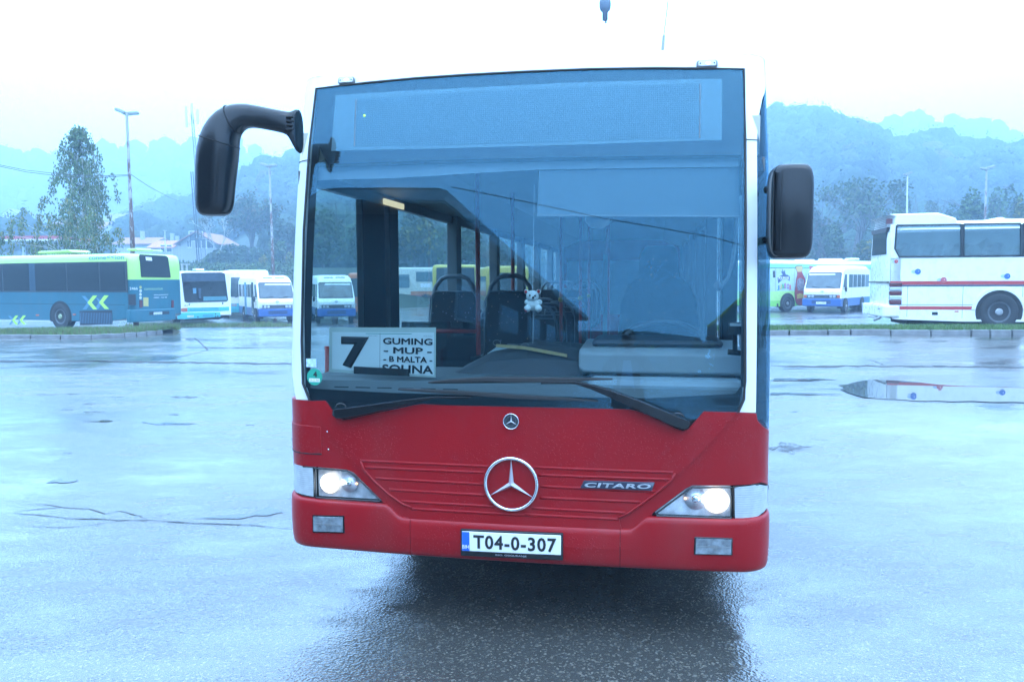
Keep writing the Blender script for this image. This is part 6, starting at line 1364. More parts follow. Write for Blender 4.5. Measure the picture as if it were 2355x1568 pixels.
V.ep('bumper_slot',[w_(470,1272),w_(610,1266),w_(610,1298),w_(470,1304)],M('turquoise_shade',(.04,.28,.36),.5),off=.165,thick=.01)
for X,Y in((408,1306),(638,1266),(638,1298),(668,1296)):
    y_,z_=V.end(w_(X,Y));V.plate('bolt_hole',[(y_+.035*math.cos(t),z_+.035*math.sin(t)) for t in np.linspace(0,6.28,10)[:-1]],DARK,'end',off=.166,thick=.01)
for X,Y in((300,1143),(738,1128)):
    y_,z_=V.end(w_(X,Y));V.plate('wiper_pivot',[(y_+.04*math.cos(t),z_+.04*math.sin(t)) for t in np.linspace(0,6.28,10)[:-1]],BLACKP,'end',off=.03,thick=.02)
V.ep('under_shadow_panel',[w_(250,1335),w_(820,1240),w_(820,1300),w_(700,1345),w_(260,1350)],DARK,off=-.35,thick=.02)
V.plate('door',[(.25,.35),(1.5,.35),(1.5,2.5),(.25,2.5)],DG,off=.01,thick=.02);V.plate('window_band',[(1.7,1.25),(11.2,1.25),(11.2,2.45),(1.7,2.45)],DG,off=.01)
V.wheel(2.6,.48,.48);V.sp('roof_pod',[w_(340,690),w_(345,672),w_(385,672),w_(390,690)],WV,base=1.,off=0,thick=.4)
# ---- minibuses
BLU=M('mid_blue_paint',(.02,.09,.30),.35,coat=.3,noise=.05);HLM=M('chrome_lamp',(.6,.62,.65),.15,metal=.6)
def minibus(u,D,ax,ay,label,plate_txt=None,door_open=False,flatroof=False,group='white and blue minibuses'):
    V=Veh('minibus',u,D,ax,ay,label,'minibus',group=group)
    W_=2.03;st=[(.0,.10,W_-.10,.42,1.12,.05),(.04,.04,W_-.04,.36,1.22,.06),(.12,.01,W_-.01,.34,1.32,.08),(.30,.03,W_-.03,.34,1.72,.14),(.52,.07,W_-.07,.34,2.16,.18),(.66,.09,W_-.09,.34,2.36,.22),(.95,.09,W_-.09,.34,2.50,.24),(1.6,.08,W_-.08,.34,2.58,.24),(6.0,.08,W_-.08,.34,2.58,.24),(6.6,.10,W_-.10,.36,2.45,.24),(6.9,.14,W_-.14,.5,2.1,.2)]
    V.body(st,[.78],[BLU,WV]);SL=(2.12-1.30)/(.50-.11)
    def fs(y,z,o):   # sloping screen plane
        x=.11+(z-1.30)/SL;n=Vector((-SL,1)).normalized();return (x+n.x*o,y,z+n.y*o)
    f_=lambda name,pts,m_,off,th=.01:V.plate(name,pts,m_,'end',off,fn=lambda a,b_,o:fs(a,b_,o),thick=th)
    f_('windscreen_rubber',[(.10,1.33),(W_-.10,1.33),(W_-.13,2.14),(W_-.20,2.19),(.20,2.19),(.13,2.14)],MATS['window_rubber'],.012)
    sc_=f_('windscreen',[(.15,1.37),(W_-.15,1.37),(W_-.18,2.13),(.18,2.13)],DG2,.018)
    f_('sun_strip',[(.45,2.04),(W_-.2,2.02),(W_-.18,2.12),(.5,2.12)],M('crumpled_white',(.6,.65,.65),.5),.021,.003)
    e=lambda name,pts,m_,off=.015,th=.02,bev=0:V.plate(name,pts,m_,'end',off,thick=th,bev=bev)
    e('grille_panel',[(.08,.80),(W_-.08,.80),(W_-.08,.98),(.08,.98)],M('grille_black',(.015,.015,.017),.5),.03)
    for y_ in(.36,.54,W_-.54,W_-.36):
        e('headlight',[(y_+.075*math.cos(t),.89+.075*math.sin(t)) for t in np.linspace(0,6.28,16)[:-1]],HLM,.05,.03)
    for y0,y1 in((.07,.22),(W_-.22,W_-.07)):e('direction_lamp',[(y0,.82),(y1,.82),(y1,.97),(y0,.97)],ORL if plate_txt else SILV,.045,.03)
    for i in range(5):e('grille_bar',[(.68,.82+i*.033),(W_-.68,.82+i*.033),(W_-.68,.83+i*.033),(.68,.83+i*.033)],GREYP,.036,.008)
    e('bumper',[(.0,.40),(.06,.36),(W_-.06,.36),(W_,.40),(W_,.76),(0,.76)],BLU,.10,.16,.03)
    for z_ in(.50,.60):e('bumper_slot',[(.5,z_),(W_-.5,z_),(W_-.53,z_+.055),(.53,z_+.055)],MATS['grille_black'],.104,.01)
    c=Vector((W_/2,1.15));
    for a_,b_ in((.085,.055),(.035,.055),(.06,.022)):
        n=18;ring=[]
        mbv=[];
        for t in np.linspace(0,2*math.pi,n,endpoint=False):
            for q in range(4):
                w1=math.pi*2*q/4;mbv.append((-.012-.004*math.cos(w1)+.0,c.x+(a_+.008*math.sin(w1))*math.cos(t),c.y+(b_+.008*math.sin(w1))*math.sin(t)))
        V.mk('maker_emblem',mbv,[(i*4+k_,i*4+(k_+1)%4,((i+1)%n)*4+(k_+1)%4,((i+1)%n)*4+k_) for i in range(n) for k_ in range(4)],STEEL)
    def tb(name,pts,r,m_):
        mb=MB();mb.tube([V.w(p) for p in pts],r,5);return mb.build(name,m_,V.e)
    for y0,y1 in((.35,.85),(1.15,1.6)):tb('wiper',[fs(y0,1.33,.03),fs((y0+y1)/2,1.36,.05),fs(y1,1.30 if False else 1.42,.03)],.012,BLACKP)
    if not flatroof:
        for y_ in(.70,1.33):V.plate('roof_vent',[(y_-.28,2.40),(y_+.28,2.40),(y_+.24,2.47),(y_-.24,2.47)],'x' and M('vent_shade',(.10,.13,.15),.5),'end',.02,base=.80,thick=.1)
    if plate_txt:
        pl=e('front_plate',[(W_/2-.26,.48),(W_/2+.26,.48),(W_/2+.26,.60),(W_/2-.26,.60)],WPL,.125,.02)
        pw=(lambda x,y:V.w((-.128,W_/2+(-x if V.flip else x)*1.,.54+y)))
        text_on('plate_number',plate_txt,.44,.07,pw,INK,V.e,bold=.01)
    # near side
    s_=lambda name,pts,m_,off=.012,base=.09,th=.03,bev=0:V.plate(name,pts,m_,'side',off,base=base,thick=th,bev=bev)
    s_('cab_window',[(.62,1.36),(1.35,1.36),(1.35,2.08),(.92,2.08)],DG2);s_('door_seam',[(1.48,.5),(1.50,.5),(1.50,2.3),(1.48,2.3)],DARK,.004)
    a=1.75
    while a<6.0:
        s_('side_window',[(a,1.36),(a+.85,1.36),(a+.85,2.08),(a,2.08)],DG2);a+=.92
    s_('rub_line',[(1.5,1.12),(6.4,1.12),(6.4,1.135),(1.5,1.135)],GREYP,.004)
    s_('door_badge',[(.95,.95),(1.2,.95),(1.2,1.2),(.95,1.2)],SILV if plate_txt else M('amber_notice',(.5,.42,.3),.5),.006)
    s_('door_handle',[(1.3,1.12),(1.42,1.12),(1.42,1.17),(1.3,1.17)],BLACKP,.02)
    if door_open:
        V.plate('door_leaf',[(1.65,.42),(2.0,.42),(2.0,2.2),(1.65,2.2)],PALE,'side',off=.45,base=.1,thick=.05);V.plate('door_opening',[(1.62,.45),(2.3,.45),(2.3,2.2),(1.62,2.2)],DG,'side',off=.016,base=.09)
    V.wheel(1.05,.37,.37,y=.03,wd=.2);V.wheel(4.7,.37,.37,y=.05,wd=.2)
    mb=MB();mb.box((0,0,0),(.01,.01,.01))
    m_=MB();p0=[(.9,W_-.25,.37),(1.25,W_-.25,.37)];V.wheel(1.05,.37,.37,y=W_-.22,wd=.2,arch=False)
    # mirror
    mb=MB();a=V.w((.30,-.14,1.30));mb.sphere(a,.10,10,8,(.7,.7,1.6));mb.tube([a,V.w((.30,.08,1.32))],.015,5);mb.build('mirror',BLACKP,V.e,True)
    return V
minibus(593,42.6,(-.47,.88),(.88,.47),'white and blue minibus with open side door, right of the number 61 bus',door_open=True)
minibus(729,42.6,(-.32,.95),(.95,.32),'white and blue minibus seen head on through the left of the big windscreen')
minibus(1934,42.6,(.6,.8),(-.8,.6),'white and blue minibus with its number plate on, in front of the green advert bus',plate_txt='M93-J-749',flatroof=True)
# bucket in front of the minibus seen through the windscreen
p=ground_at(822 if False else (260/2.413+1200)/1.6992,(1485/2.413+650)/1.6992);mb=MB();mb.tube([(0,0,0),(0,0,.36)],[.14,.19],14);o=mb.build('bucket',M('bucket_black',(.03,.03,.035),.5),None,True);o.location=p;tag(o,'dark bucket standing before the minibus seen through the windscreen','bucket')
def plain_bus(name,u,D,ax,ay,label,L_,zt,side_mats,levels,winz,endwin=None,end=None,H_w=2.5,winx=(.9,None),cat='bus',group=None,z0=None,pitchw=1.5,front=True,wheels=(2.5,8.4),wm=DG):
    V=Veh(name,u,D,ax,ay,label,cat,group=group,z0=z0)
    V.body([(0,.12,H_w-.12,.40,zt-.10,.2),(.08,.03,H_w-.03,.34,zt-.03,.2),(.3,0,H_w,.32,zt,.2),(L_,0,H_w,.32,zt,.2)],levels,side_mats)
    a=winx[0];b_=winx[1] or L_-.3
    while a<b_-.4:
        c=min(a+pitchw,b_);V.plate('window_pane',[(a,winz[0]),(c-.07,winz[0]),(c-.07,winz[1]),(a,winz[1])],wm,off=.008,thick=.02);a=c
    if endwin:
        V.plate('windscreen',[(.16,endwin[0]),(H_w-.16,endwin[0]),(H_w-.22,endwin[1]),(.22,endwin[1])],DG2,'end',off=.02,thick=.03,bev=.01)
        for y_ in(.35,H_w-.35):V.plate('headlight',[(y_-.16,.72),(y_+.16,.72),(y_+.16,.88),(y_-.16,.88)],HLM,'end',off=.02,thick=.03)
        V.plate('bumper',[(0,.34),(H_w,.34),(H_w,.60),(0,.60)],end or side_mats[0],'end',off=.08,thick=.2,bev=.02)
        for y0 in(.4,1.3):
            mb=MB();mb.tube([V.w((-.04,y0,endwin[0]-.03)),V.w((-.06,y0+.7,endwin[0]+.12))],.015,5);mb.build('wiper',BLACKP,V.e)
    for x in wheels:
        if x<L_:V.wheel(x,.48,.48)
    return V
CREAM=M('cream_paint',(.55,.54,.46),.4,coat=.2,noise=.05,dirt=.15);ORG=M('orange_paint',(.50,.16,.07),.4,coat=.2);BRR=M('brown_red_paint',(.30,.07,.06),.4);YEL=M('yellow_paint',(.60,.48,.08),.4,coat=.2);WGL=M('coach_glass',(.09,.16,.19),.1,noise=.2)
plain_bus('white_bus',536,50,(-.5,.866),(.866,.5),'white roofed bus mostly hidden behind the open doored minibus',10,3.0,[AQ,WV],[.9],(1.4,2.3),(1.3,2.6),endwin=None) if False else plain_bus('white_bus',524,49,(-.42,.9),(.9,.42),'white bus mostly hidden between the number 61 bus and the open doored minibus',10,2.95,[AQ,WV],[.9],(1.4,2.3),endwin=(1.3,2.5))
V=plain_bus('cream_coach',901,72,(.985,.17),(-.17,.985),'cream coach with orange and brown red stripes, seen through the windscreen',11,3.45,[BRR,ORG,CREAM],[.95,1.3],(2.15,3.05),winx=(2.2,None),pitchw=1.9,wm=WGL,wheels=(3.1,9.))
V.plate('front_door',[(.5,1.0),(1.7,1.0),(1.7,2.9),(.5,2.9)],CREAM,off=.012);V.plate('door_pane',[(.6,1.6),(1.6,1.6),(1.6,2.8),(.6,2.8)],WGL,off=.02,thick=.02);V.plate('coach_notice',[(2.6,1.65),(3.5,1.65),(3.5,2.0),(2.6,2.0)],WPRINT,off=.012);V.plate('windscreen',[(.15,1.5),(2.35,1.5),(2.3,3.1),(.2,3.1)],WGL,'end',off=.02,thick=.03)
V=plain_bus('yellow_bus',995,43.5,(-.1,.995),(.995,.1),'yellow framed bus facing the yard, seen between the passenger seats',11,3.12,[YEL,YEL],[1.0],(1.3,2.5),endwin=(1.12,2.95),wm=WGL)
V=plain_bus('yellow_bus',1120,47,(-.1,.995),(.995,.1),'second yellow bus, seen right of the red grab pole through the side windows',11,3.1,[CREAM,YEL],[1.0],(1.3,2.5),endwin=(1.3,2.7),wm=WGL)
V=plain_bus('orange_bus',800,49,(-.1,.995),(.995,.1),'orange bus just right of the minibus seen through the windscreen',9,2.75,[ORG,ORG],[1.0],(1.3,2.3),endwin=(1.3,2.4),wm=WGL)
# ---- green advert bus on the right
r_=zoom(2980,950,4.481)
GRA=M('advert_green',(.22,.55,.10),.35,coat=.3);GRB=M('advert_mint',(.22,.62,.32),.35,coat=.3);SLV=M('advert_silver',(.42,.55,.58),.35,coat=.3,noise=.1,ns=2)
V=Veh('advert_bus',1752,44.0,(.87,.49),(-.49,.87),'green advert bus with cartoon style bottles, half hidden behind the right minibus','bus')
V.e['label']='green and silver advert bus with a painted red bottle, half hidden behind the right minibus'
zt=V.side(r_(600,300))[1];za_=V.side(r_(165,440))[1];zm_=V.side(r_(165,840))[1];zg=V.side(r_(165,1010))[1]
V.body([(0,.10,2.4,.38,zt-.1,.2),(.1,.02,2.48,.32,zt-.03,.2),(.3,0,2.5,.32,zt,.2),(12,0,2.5,.32,zt,.2)],[zg,zm_,za_,zt-.22],[GRA,M('advert_pale',(.40,.66,.22),.35,coat=.3),SLV,GRB,WV])
V.plate('seam_line',[(.2,za_),(12,za_),(12,za_+.03),(.2,za_+.03)],DARK,off=.004,thick=.01)
c=V.side(r_(430,1035));V.wheel(c[0],.47,.47,ra=.6);V.wheel(c[0]+6,.47,.47,ra=.6)
V.sp('vent_slot',[r_(172,485),r_(212,485),r_(216,602),r_(176,602)],DG,off=.01)
for X in(222,555):V.sp('panel_seam',[r_(X,445),r_(X+6,445),r_(X+6,845),r_(X,845)],GREYP,off=.003,thick=.01)
NV=M('navy_print',(.03,.06,.16),.4)
bd=V.sp('logo_banner',[r_(255,610),r_(300,575),r_(370,548),r_(425,555),r_(472,585),r_(468,665),r_(420,640),r_(370,635),r_(320,655),r_(268,708)],NV,off=.006,thick=.004)
V.sp('logo_crest',[r_(345,555),r_(310,485),r_(338,510),r_(342,450),r_(362,505),r_(385,465),r_(385,510),r_(400,550)],NV,off=.006,thick=.004)
V.text('logo_lettering','POLIMARK',r_(272,645),r_(462,585),WPRINT,'side',off=.014,bold=.03)
for i,(ch,m_) in enumerate(zip('JUNIOR',('sticker_blue','y','g','p','v','r'))):
    cc=((.05,.25,.6),(.65,.5,.05),(.08,.4,.15),(.5,.1,.3),(.35,.08,.4),(.6,.12,.1))[i];x0=245+i*43;dy=[18,0,-12,-18,-8,12][i]
    V.text('logo_letter',ch,r_(x0,812+dy),r_(x0+(24 if ch=='I' else 40),718+dy),M('letter_'+str(i),cc,.4),'side',off=.014,bold=.05)
btl=[(572,415),(600,403),(680,403),(695,415),(692,460),(680,500),(700,555),(730,610),(748,690),(752,800),(765,900),(768,960),(755,1040),(730,1075),(660,1088),(610,1080),(580,1040),(562,960),(558,860),(575,740),(582,640),(602,560),(600,510),(578,462)]
b1_=V.sp('bottle_outline',[r_(X+(X-662)*.06,Y+(Y-745)*.02) for X,Y in btl],M('outline_dark',(.04,.05,.08),.5),off=.005,thick=.004)
V.sp('bottle_picture',[r_(*p) for p in btl],M('bottle_red',(.35,.04,.05),.4,noise=.2),off=.009,thick=.004)
V.sp('bottle_cap',[r_(*p) for p in((576,418),(600,407),(680,407),(692,418),(688,458),(676,500),(604,508),(582,462))],M('cap_tan',(.55,.38,.16),.4),off=.012,thick=.004)
V.sp('bottle_label',[r_(*p) for p in((590,900),(640,880),(740,900),(748,950),(600,975))],M('label_yellow',(.55,.35,.06),.4,noise=.4,ns=15),off=.012,thick=.004)
V.sp('bottle_label',[r_(*p) for p in((600,640),(650,605),(715,640),(730,800),(690,835),(610,830),(590,760))],M('label_grey',(.25,.22,.26),.4,noise=.5,ns=10),off=.012,thick=.004)
V.sp('bottle_outline',[r_(*p) for p in((802,395),(925,415),(905,450),(850,560),(800,700),(775,730),(790,620),(835,500),(815,450))],M('bottle_pink',(.40,.10,.14),.4),off=.007,thick=.004)
for X0,X1,Y0,Y1 in((1105,1405,270,305),(1570,1695,262,292),(690,915,286,300),(1420,1500,286,300)):V.sp('roof_hatch',[r_(X0,Y1),r_(X0+15,Y0),r_(X1-15,Y0),r_(X1,Y1)],WV,base=.7,off=0,thick=.6,bev=.02)
V.sp('small_notice',[r_(242,1060),r_(270,1060),r_(270,1110),r_(242,1112)],DARK,off=.006)
# ---- white coach on the right
q=zoom(3380,780,3.016)
CW=M('coach_white',(.80,.82,.80),.28,coat=.4,noise=.02,dirt=.08);CRED=M('stripe_red',(.42,.035,.04),.35,coat=.3);CBL=M('window_black',(.015,.018,.02),.25)
V=Veh('touring_coach',2044,23.7,(.982,-.19),(.19,.982),'white touring coach with red stripes and painted balls, standing behind the right grass strip','coach')
S=lambda X,Y:V.side(q(X,Y));zwt=S(1100,296)[1];zwb=S(1100,672)[1];z0=S(500,1400)[1];z1=S(1700,1440)[1];ztr=S(1500,235)[1];zth=S(600,165)[1]
xa=S(345,500)[0];
Xe=13.
xh0=S(290,165)[0];xh1=S(870,152)[0];xh2=S(1080,215)[0]
st=[(-.02,.30,2.2,z0+.25,ztr-.45,.3),(.04,.12,2.38,z0+.10,ztr-.18,.3),(.16,.03,2.47,z0+.03,ztr-.04,.28),(.30,0,2.5,z0,ztr,.26),(xa,0,2.5,z0-.01,ztr,.26),(S(395,672)[0]+.001 if S(395,672)[0]>xa else xa+.2,0,2.5,z0-.03,ztr,.26),(S(1150,672)[0],0,2.5,z1,ztr,.26),(Xe-.5,0,2.5,z1,ztr,.26),(Xe,.1,2.4,z1,ztr-.2,.26)]
V.body(st,[zwb-.02,zwt+.02],[CW,CW,CW],hole=(1,xa,Xe-.5))
hp=[(.06,ztr-.25),(.12,S(215,205)[1]),(xh0,zth),(xh1,S(870,153)[1]),(xh2,S(1080,216)[1]),(xh2+.1,ztr-.2)]
V.plate('roof_pod',hp,CW,off=-.06,thick=2.35,bev=.05)
V.plate('roof_hatch',[S(1640,215),S(1700,186),S(1760,184),S(1800,200),S(2100,200),S(2100,225)],CW,off=-.8,thick=.9,bev=.03)
fogm=glass('fogged_glass',(.55,.68,.70),1.4,(.7,.9,1.),fog=.28,fcol=(.30,.42,.45))
pn=[[(370,305),(1125,293),(1125,668),(398,674),(350,577)],[(1162,291),(1828,282),(1828,658),(1162,664)],[(1868,280),(2600,270),(2600,650),(1868,655)]]
for i,pts in enumerate(pn):
    V.plate('window_pane',[S(*p) for p in pts],fogm,off=-.012,thick=.004)
    m_=MB();L_=[V.w((S(*p)[0],-.004,S(*p)[1])) for p in pts];m_.tube(L_+[L_[0]],.028,4,False);m_.build('window_rubber',CBL,V.e)
for X0,X1 in((1125,1162),(1828,1868)):V.plate('window_pillar',[S(X0,290),S(X1,288),S(X1,664),S(X0,666)],CBL,off=.004,thick=.08)
V.plate('rear_quarter',[S(300,290),S(372,290),S(345,577),S(398,690),S(300,690)],CW,off=.002,thick=.02)
V.mk('interior_floor',[(.4,.05,zwb-.1),(Xe-.5,.05,zwb-.1),(Xe-.5,2.45,zwb-.1),(.4,2.45,zwb-.1)],[(0,1,2,3)],GREYP)
V.plate('window_pane',[(xa,zwb),(Xe-.6,zwb),(Xe-.6,zwt),(xa,zwt)],M('far_fog_glass',(.30,.42,.43),.3,noise=.15,ns=1.2,emit=None),off=-2.49,thick=.01)
FSE=M('coach_seat_cloth',(.05,.055,.075),.9)
for X,yy in((520,.5),(625,.5),(780,.5),(915,.5),(1100,.5),(1280,.5),(1560,.5),(1620,.5),(1950,.5),(2100,.5)):
    x=S(X,600)[0];h=S(X,520)[1];m_=MB();rg=[]
    for z_,dx,wx in((zwb-.1,-.12,.13),(zwb+.2,-.05,.11),(h-.1,.02,.09),(h-.02,.03,.07),(h+.02,.03,.04)):
        rg.append([V.w((x+dx+a,yy+b_-.25,z_)) for a,b_ in((-wx,0),(wx,0),(wx,.42),(-wx,.42))])
    m_.loft(rg);m_.build('coach_seat',FSE,V.e,bev=.03)
def band(nm,X0,X1,Y0,Y1,m_,off=.004):return V.plate(nm,[(S(X0,Y1)[0],S(1000,Y1)[1]),(S(X1,Y1)[0],S(1000,Y1)[1]),(S(X1,Y1)[0],S(1000,Y0)[1]),(S(X0,Y1)[0],S(1000,Y0)[1])],m_,off=off,thick=.012)
band('red_stripe',292,2600,960,1002,CRED);band('dark_moulding',300,2600,1004,1022,M('moulding',(.04,.06,.10),.4),.012);band('red_stripe',290,1335,1258,1298,CRED,.003);band('red_stripe',1830,2600,1258,1298,CRED,.003);band('grey_line',290,1345,1234,1245,M('grey_line',(.3,.36,.42),.4),.003)
for X in(292,500,1153,1858):
    a=S(X,1030);V.plate('panel_seam',[(a[0]-.006,z1+.1 if X>500 else z0+.05),(a[0]+.006,z1+.1 if X>500 else z0+.05),(a[0]+.006,S(X,1024 if X!=292 else 690)[1]),(a[0]-.006,S(X,1024 if X!=292 else 690)[1])],GREYP,off=.002,thick=.006)
V.plate('panel_seam',[S(297,690),S(2000,672),S(2000,675),S(297,694)],GREYP,off=.002,thick=.006)
for X,Y,r,cc,nm in((363,730,23,(.45,.06,.06),'ball_red'),(618,849,36,(.04,.13,.42),'ball_blue'),(922,948,37,(.45,.10,.11),'ball_red2'),(1672,903,37,(.04,.13,.42),'ball_blue2')):
    a=S(X,Y);rr=abs(S(X+r,Y)[0]-a[0]);mt=M(nm,cc,.3,coat=.5)
    V.plate('ball_shade_print',[(a[0]-rr*1.15+rr*1.0*math.cos(t),a[1]+rr*.62*math.sin(t)-.0) for t in np.linspace(0,6.28,22)[:-1]],M('print_grey_blue',(.36,.48,.66),.4),off=.003,thick=.004)
    V.plate('ball_print',[(a[0]+rr*math.cos(t),a[1]+rr*math.sin(t)) for t in np.linspace(0,6.28,26)[:-1]],mt,off=.016,thick=.014,bev=.006)
    V.plate('ball_gloss_print',[(a[0]+rr*.25+rr*.22*math.cos(t),a[1]+rr*.1+rr*.22*math.sin(t)) for t in np.linspace(0,6.28,12)[:-1]],M(nm+'_pale',tuple(min(.75,x+.28) for x in cc),.4),off=.0175,thick=.002)
c=S(1573,1345);V.wheel(c[0],.53,.53,ra=.63);V.plate('arch_lip',[(c[0]+.74*math.cos(t),.53+.74*math.sin(t)) for t in np.linspace(.1,3.04,16)]+[(c[0]+.64*math.cos(t),.53+.64*math.sin(t)) for t in np.linspace(3.04,.1,16)],CW,off=.025,thick=.03)
V.sp('side_badge',[q(785,1325),q(853,1325),q(853,1360),q(785,1360)],BLACKP);V.sp('side_marker',[q(1050,1311),q(1100,1311),q(1100,1326),q(1050,1326)],ORL)
V.sp('top_lamp',[q(250,225),q(320,225),q(318,288),q(246,292)],RDL,off=.02,thick=.1)
for i,(Y0,Y1) in enumerate(((978,1030),(1032,1078),(1080,1128),(1132,1180),(1184,1235))):
    V.plate('tail_lamp',[(-.0,S(240,Y1)[1]),(.34,S(240,Y1)[1]),(.34,S(240,Y0)[1]),(-.0,S(240,Y0)[1])],RDL if i%2==0 else M('clear_lens',(.5,.56,.6),.15,coat=.6,metal=.3),off=.03,thick=.12,bev=.02)
V.plate('rear_bumper',[(-.18,S(240,1390)[1]),(.30,S(240,1385)[1]),(.30,S(240,1240)[1]),(-.18,S(240,1240)[1])],CW,off=.03,thick=2.55,bev=.06)
E_=lambda X,Y:V.end(q(X,Y),-.02)
V.plate('rear_window',[(.38,S(100,640)[1]),(2.05,S(100,640)[1]),(1.95,S(100,330)[1]),(.45,S(100,330)[1])],DG,'end',off=.02,thick=.04,base=-.02)
gr_=V.plate('rear_grille',[(.3,S(150,330)[1]+.02),(2.2,S(150,330)[1]+.02),(2.1,ztr-.3),(.4,ztr-.3)],M('grille_brown',(.06,.055,.06),.6),'end',off=.05,thick=.08,base=0.)
for i in range(7):
    z_=S(150,325)[1]+.04+i*.05;V.plate('grille_slat',[(.32,z_),(2.18,z_),(2.18,z_+.018),(.32,z_+.018)],CW if False else GREYP,'end',off=.065,thick=.02,parent=gr_)
V.plate('rear_moulding',[(.12,S(120,985)[1]),(2.3,S(120,985)[1]),(2.3,S(120,965)[1]),(.12,S(120,965)[1])],M('moulding_brown',(.12,.11,.09),.5),'end',off=.05,thick=.06)
m_=MB();pp=V.w((-.2,.4,z0-.02));m_.tube([V.w((-.15,.3,z0+.02)),V.w((-.25,.6,z0-.08)),V.w((-.1,1.0,z0-.02)),V.w((-.2,1.5,z0+.0))],.04,6);m_.build('tow_hook',STEEL,V.e)
m_=MB();m_.tube([V.w((-.2,.2,S(240,1285)[1])),V.w((-.26,.2,S(240,1285)[1]))],.03,8);m_.build('lock_pin',STEEL,V.e)
m_=MB();m_.box((0,0,0),(.1,.1,.1))
V.mk('chassis',[(x,y,z) for x in(.6,Xe-.6) for y in(.4,2.1) for z in(z1-.12,z1+.2)],[(0,1,3,2),(4,6,7,5),(0,4,5,1),(2,3,7,6),(0,2,6,4),(1,5,7,3)],DARK)
# ================================================================ THE PERSON TAKING THE PICTURE (seen mirrored in the windscreen)
def skin(name,chain,mat,parent,sub=2,root=0):
    """chain: list of (point, radius, parent index)"""
    me=bpy.data.meshes.new(name);me.from_pydata([c[0] for c in chain],[(c[2],i) for i,c in enumerate(chain) if c[2] is not None],[]);o=bpy.data.objects.new(name,me);col.objects.link(o);o.parent=parent
    m=o.modifiers.new('skin','SKIN');m.use_smooth_shade=True
    for i,c in enumerate(chain):
        r=c[1];me.skin_vertices[0].data[i].radius=(r,r) if not isinstance(r,tuple) else r
    me.skin_vertices[0].data[root].use_root=True
    s=o.modifiers.new('sub','SUBSURF');s.levels=s.render_levels=sub;me.materials.append(mat);return o
SKIN=M('skin',(.40,.24,.17),.55);JAC=M('dark_jacket',(.018,.018,.022),.85);SHI=M('pale_shirt',(.35,.45,.6),.8);TRO=M('dark_trousers',(.02,.022,.03),.85);HAIR=M('dark_hair',(.012,.010,.009),.7)
pe=empty('person',(0,-.22,0),0,'person in a dark jacket holding a camera up to the eye, mirrored in the windscreen','person')
H=1.80
chain=[((0,0,.98),(.155,.11),None),((0,.0,1.15),(.15,.105),0),((0,.0,1.35),(.17,.115),1),((0,.0,1.50),(.16,.10),2),((0,.01,1.58),(.06,.06),3),((0,.03,1.66),(.055,.06),4),
 ((-.17,0,1.50),(.075,.075),3),((-.29,.04,1.32),(.06,.06),6),((-.20,.20,1.45),(.048,.048),7),((-.10,.24,1.60),(.036,.036),8),
 ((.17,0,1.50),(.075,.075),3),((.29,.04,1.32),(.06,.06),10),((.20,.20,1.45),(.048,.048),11),((.10,.24,1.60),(.036,.036),12),
 ((-.10,0,.92),(.11,.11),0),((-.11,.02,.52),(.075,.08),14),((-.11,.0,.12),(.05,.055),15),((-.12,.14,.05),(.045,.04),16),
 ((.10,0,.92),(.11,.11),0),((.11,.02,.52),(.075,.08),18),((.11,.0,.12),(.05,.055),19),((.12,.14,.05),(.045,.04),20)]
skin('body',chain,JAC,pe)
mb=MB();mb.loft([ring_at(Vector((0,.02,z)),Vector((1,0,0)),Vector((0,1,0)),rx,ry,20,2.2) for z,rx,ry in((1.64,.045,.05),(1.67,.062,.075),(1.72,.072,.088),(1.80,.078,.098),(1.86,.074,.095),(1.905,.055,.07),(1.92,.02,.03))]);hd=mb.build('head',SKIN,pe,True)
mb=MB();mb.loft([ring_at(Vector((0,.0,z)),Vector((1,0,0)),Vector((0,1,0)),rx,ry,20,2.2) for z,rx,ry in((1.76,.082,.07),(1.82,.087,.088),(1.88,.083,.095),(1.925,.062,.075),(1.945,.02,.03))]);mb.build('hair',HAIR,pe,True)
mb=MB();mb.sphere((0,.118,1.765),.014,8,6,(1,1,1.5));mb.build('nose',SKIN,hd,True)
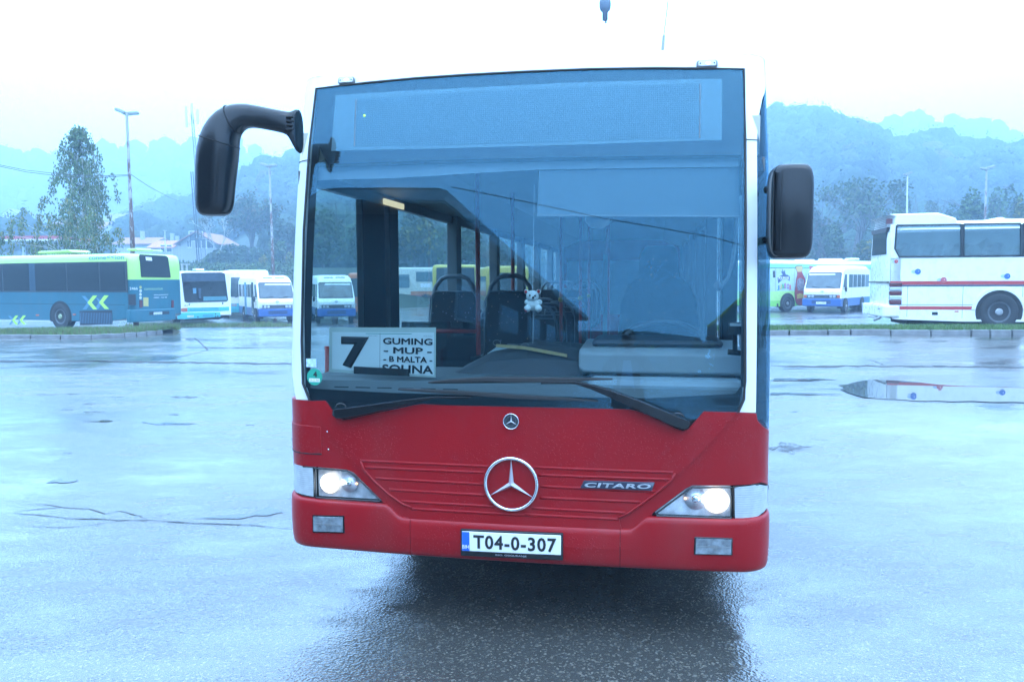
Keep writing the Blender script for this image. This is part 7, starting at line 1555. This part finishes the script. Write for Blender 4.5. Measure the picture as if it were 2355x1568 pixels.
for sx in(-1,1):
    mb=MB();mb.sphere((sx*.08,.02,1.78),.022,8,6,(.4,.8,1.3));mb.build('ear',SKIN,hd,True)
    mb=MB();mb.sphere((sx*.03,.108,1.80),.012,8,6);mb.build('eye',M('eye_white',(.7,.7,.7),.3),hd,True)
    # hand with fingers round the camera
    ch=[((sx*.10,.225,1.60),.03,None),((sx*.095,.235,1.65),(.036,.02),0),((sx*.09,.235,1.69),(.038,.018),1)];hnd=skin('hand',ch,SKIN,pe,2)
    for k in range(4):
        b0_=Vector((sx*.092,.245-.004*k,1.70-k*.022));skin('finger',[(tuple(b0_),.010,None),(tuple(b0_+Vector((-sx*.012,.028,.012))),.009,0),(tuple(b0_+Vector((-sx*.035,.032,.014))),.0085,1)],SKIN,hnd,1)
    skin('thumb',[((sx*.085,.215,1.66),.012,None),((sx*.065,.19,1.68),.011,0),((sx*.05,.185,1.70),.010,1)],SKIN,hnd,1)
mb=MB();mb.box((-.055,.235-.22+.0,1.79),(.055,.235-.22+.02,1.81)) if False else None
mb=MB();mb.loft([[Vector((sx*.13,y,z)) for sx,z in((-.75,1.02),(.75,1.02),(.35,1.48),(-.35,1.48))] for y in(.112,.118)]);mb.build('shirt',SHI,pe)
mb=MB();mb.loft([ring_at(Vector((0,0,z)),Vector((1,0,0)),Vector((0,1,0)),rx,ry,20,2.3) for z,rx,ry in((.80,.225,.15),(.95,.20,.135),(1.1,.185,.125))],False);mb.build('jacket_hem',JAC,pe,True)
for sx in(-1,1):
    mb=MB();mb.loft([ring_at(Vector((sx*.115,.04,z)),Vector((1,0,0)),Vector((0,1,0)),rx,ry,14,2.5) for z,rx,ry in((0,.05,.14),(.04,.052,.14),(.09,.045,.09))]);mb.build('shoe',RUBBER,pe,True)
hc=empty('hand_camera',(0,-.05,0),0,'small black camera held by the mirrored person','camera')
mb=MB();mb.box((-.055,-.035,1.79),(.055,-.005,1.86));mb.build('camera_body',BLACKP,hc,bev=.005);mb=MB();mb.cyl((0,-.005,1.8256),(0,1,0),.026,.025,16);mb.build('camera_lens',BLACKP,hc,True)
for i,(s_u,s_v) in enumerate(()):pass
# ---- air
HZ=bpy.data.materials.new('haze_air');HZ.use_nodes=True;n=HZ.node_tree.nodes;l=HZ.node_tree.links;n.remove(n['Principled BSDF'])
pv=n.new('ShaderNodeVolumePrincipled');pv.inputs['Color'].default_value=(.56,.79,1,1);pv.inputs['Density'].default_value=.0024;pv.inputs['Anisotropy'].default_value=.0
l.new(pv.outputs[0],n['Material Output'].inputs['Volume'])
mb=MB();mb.box((-880,-330,-3.2),(880,960,150));tag(mb.build('haze',HZ,None),kind='stuff')
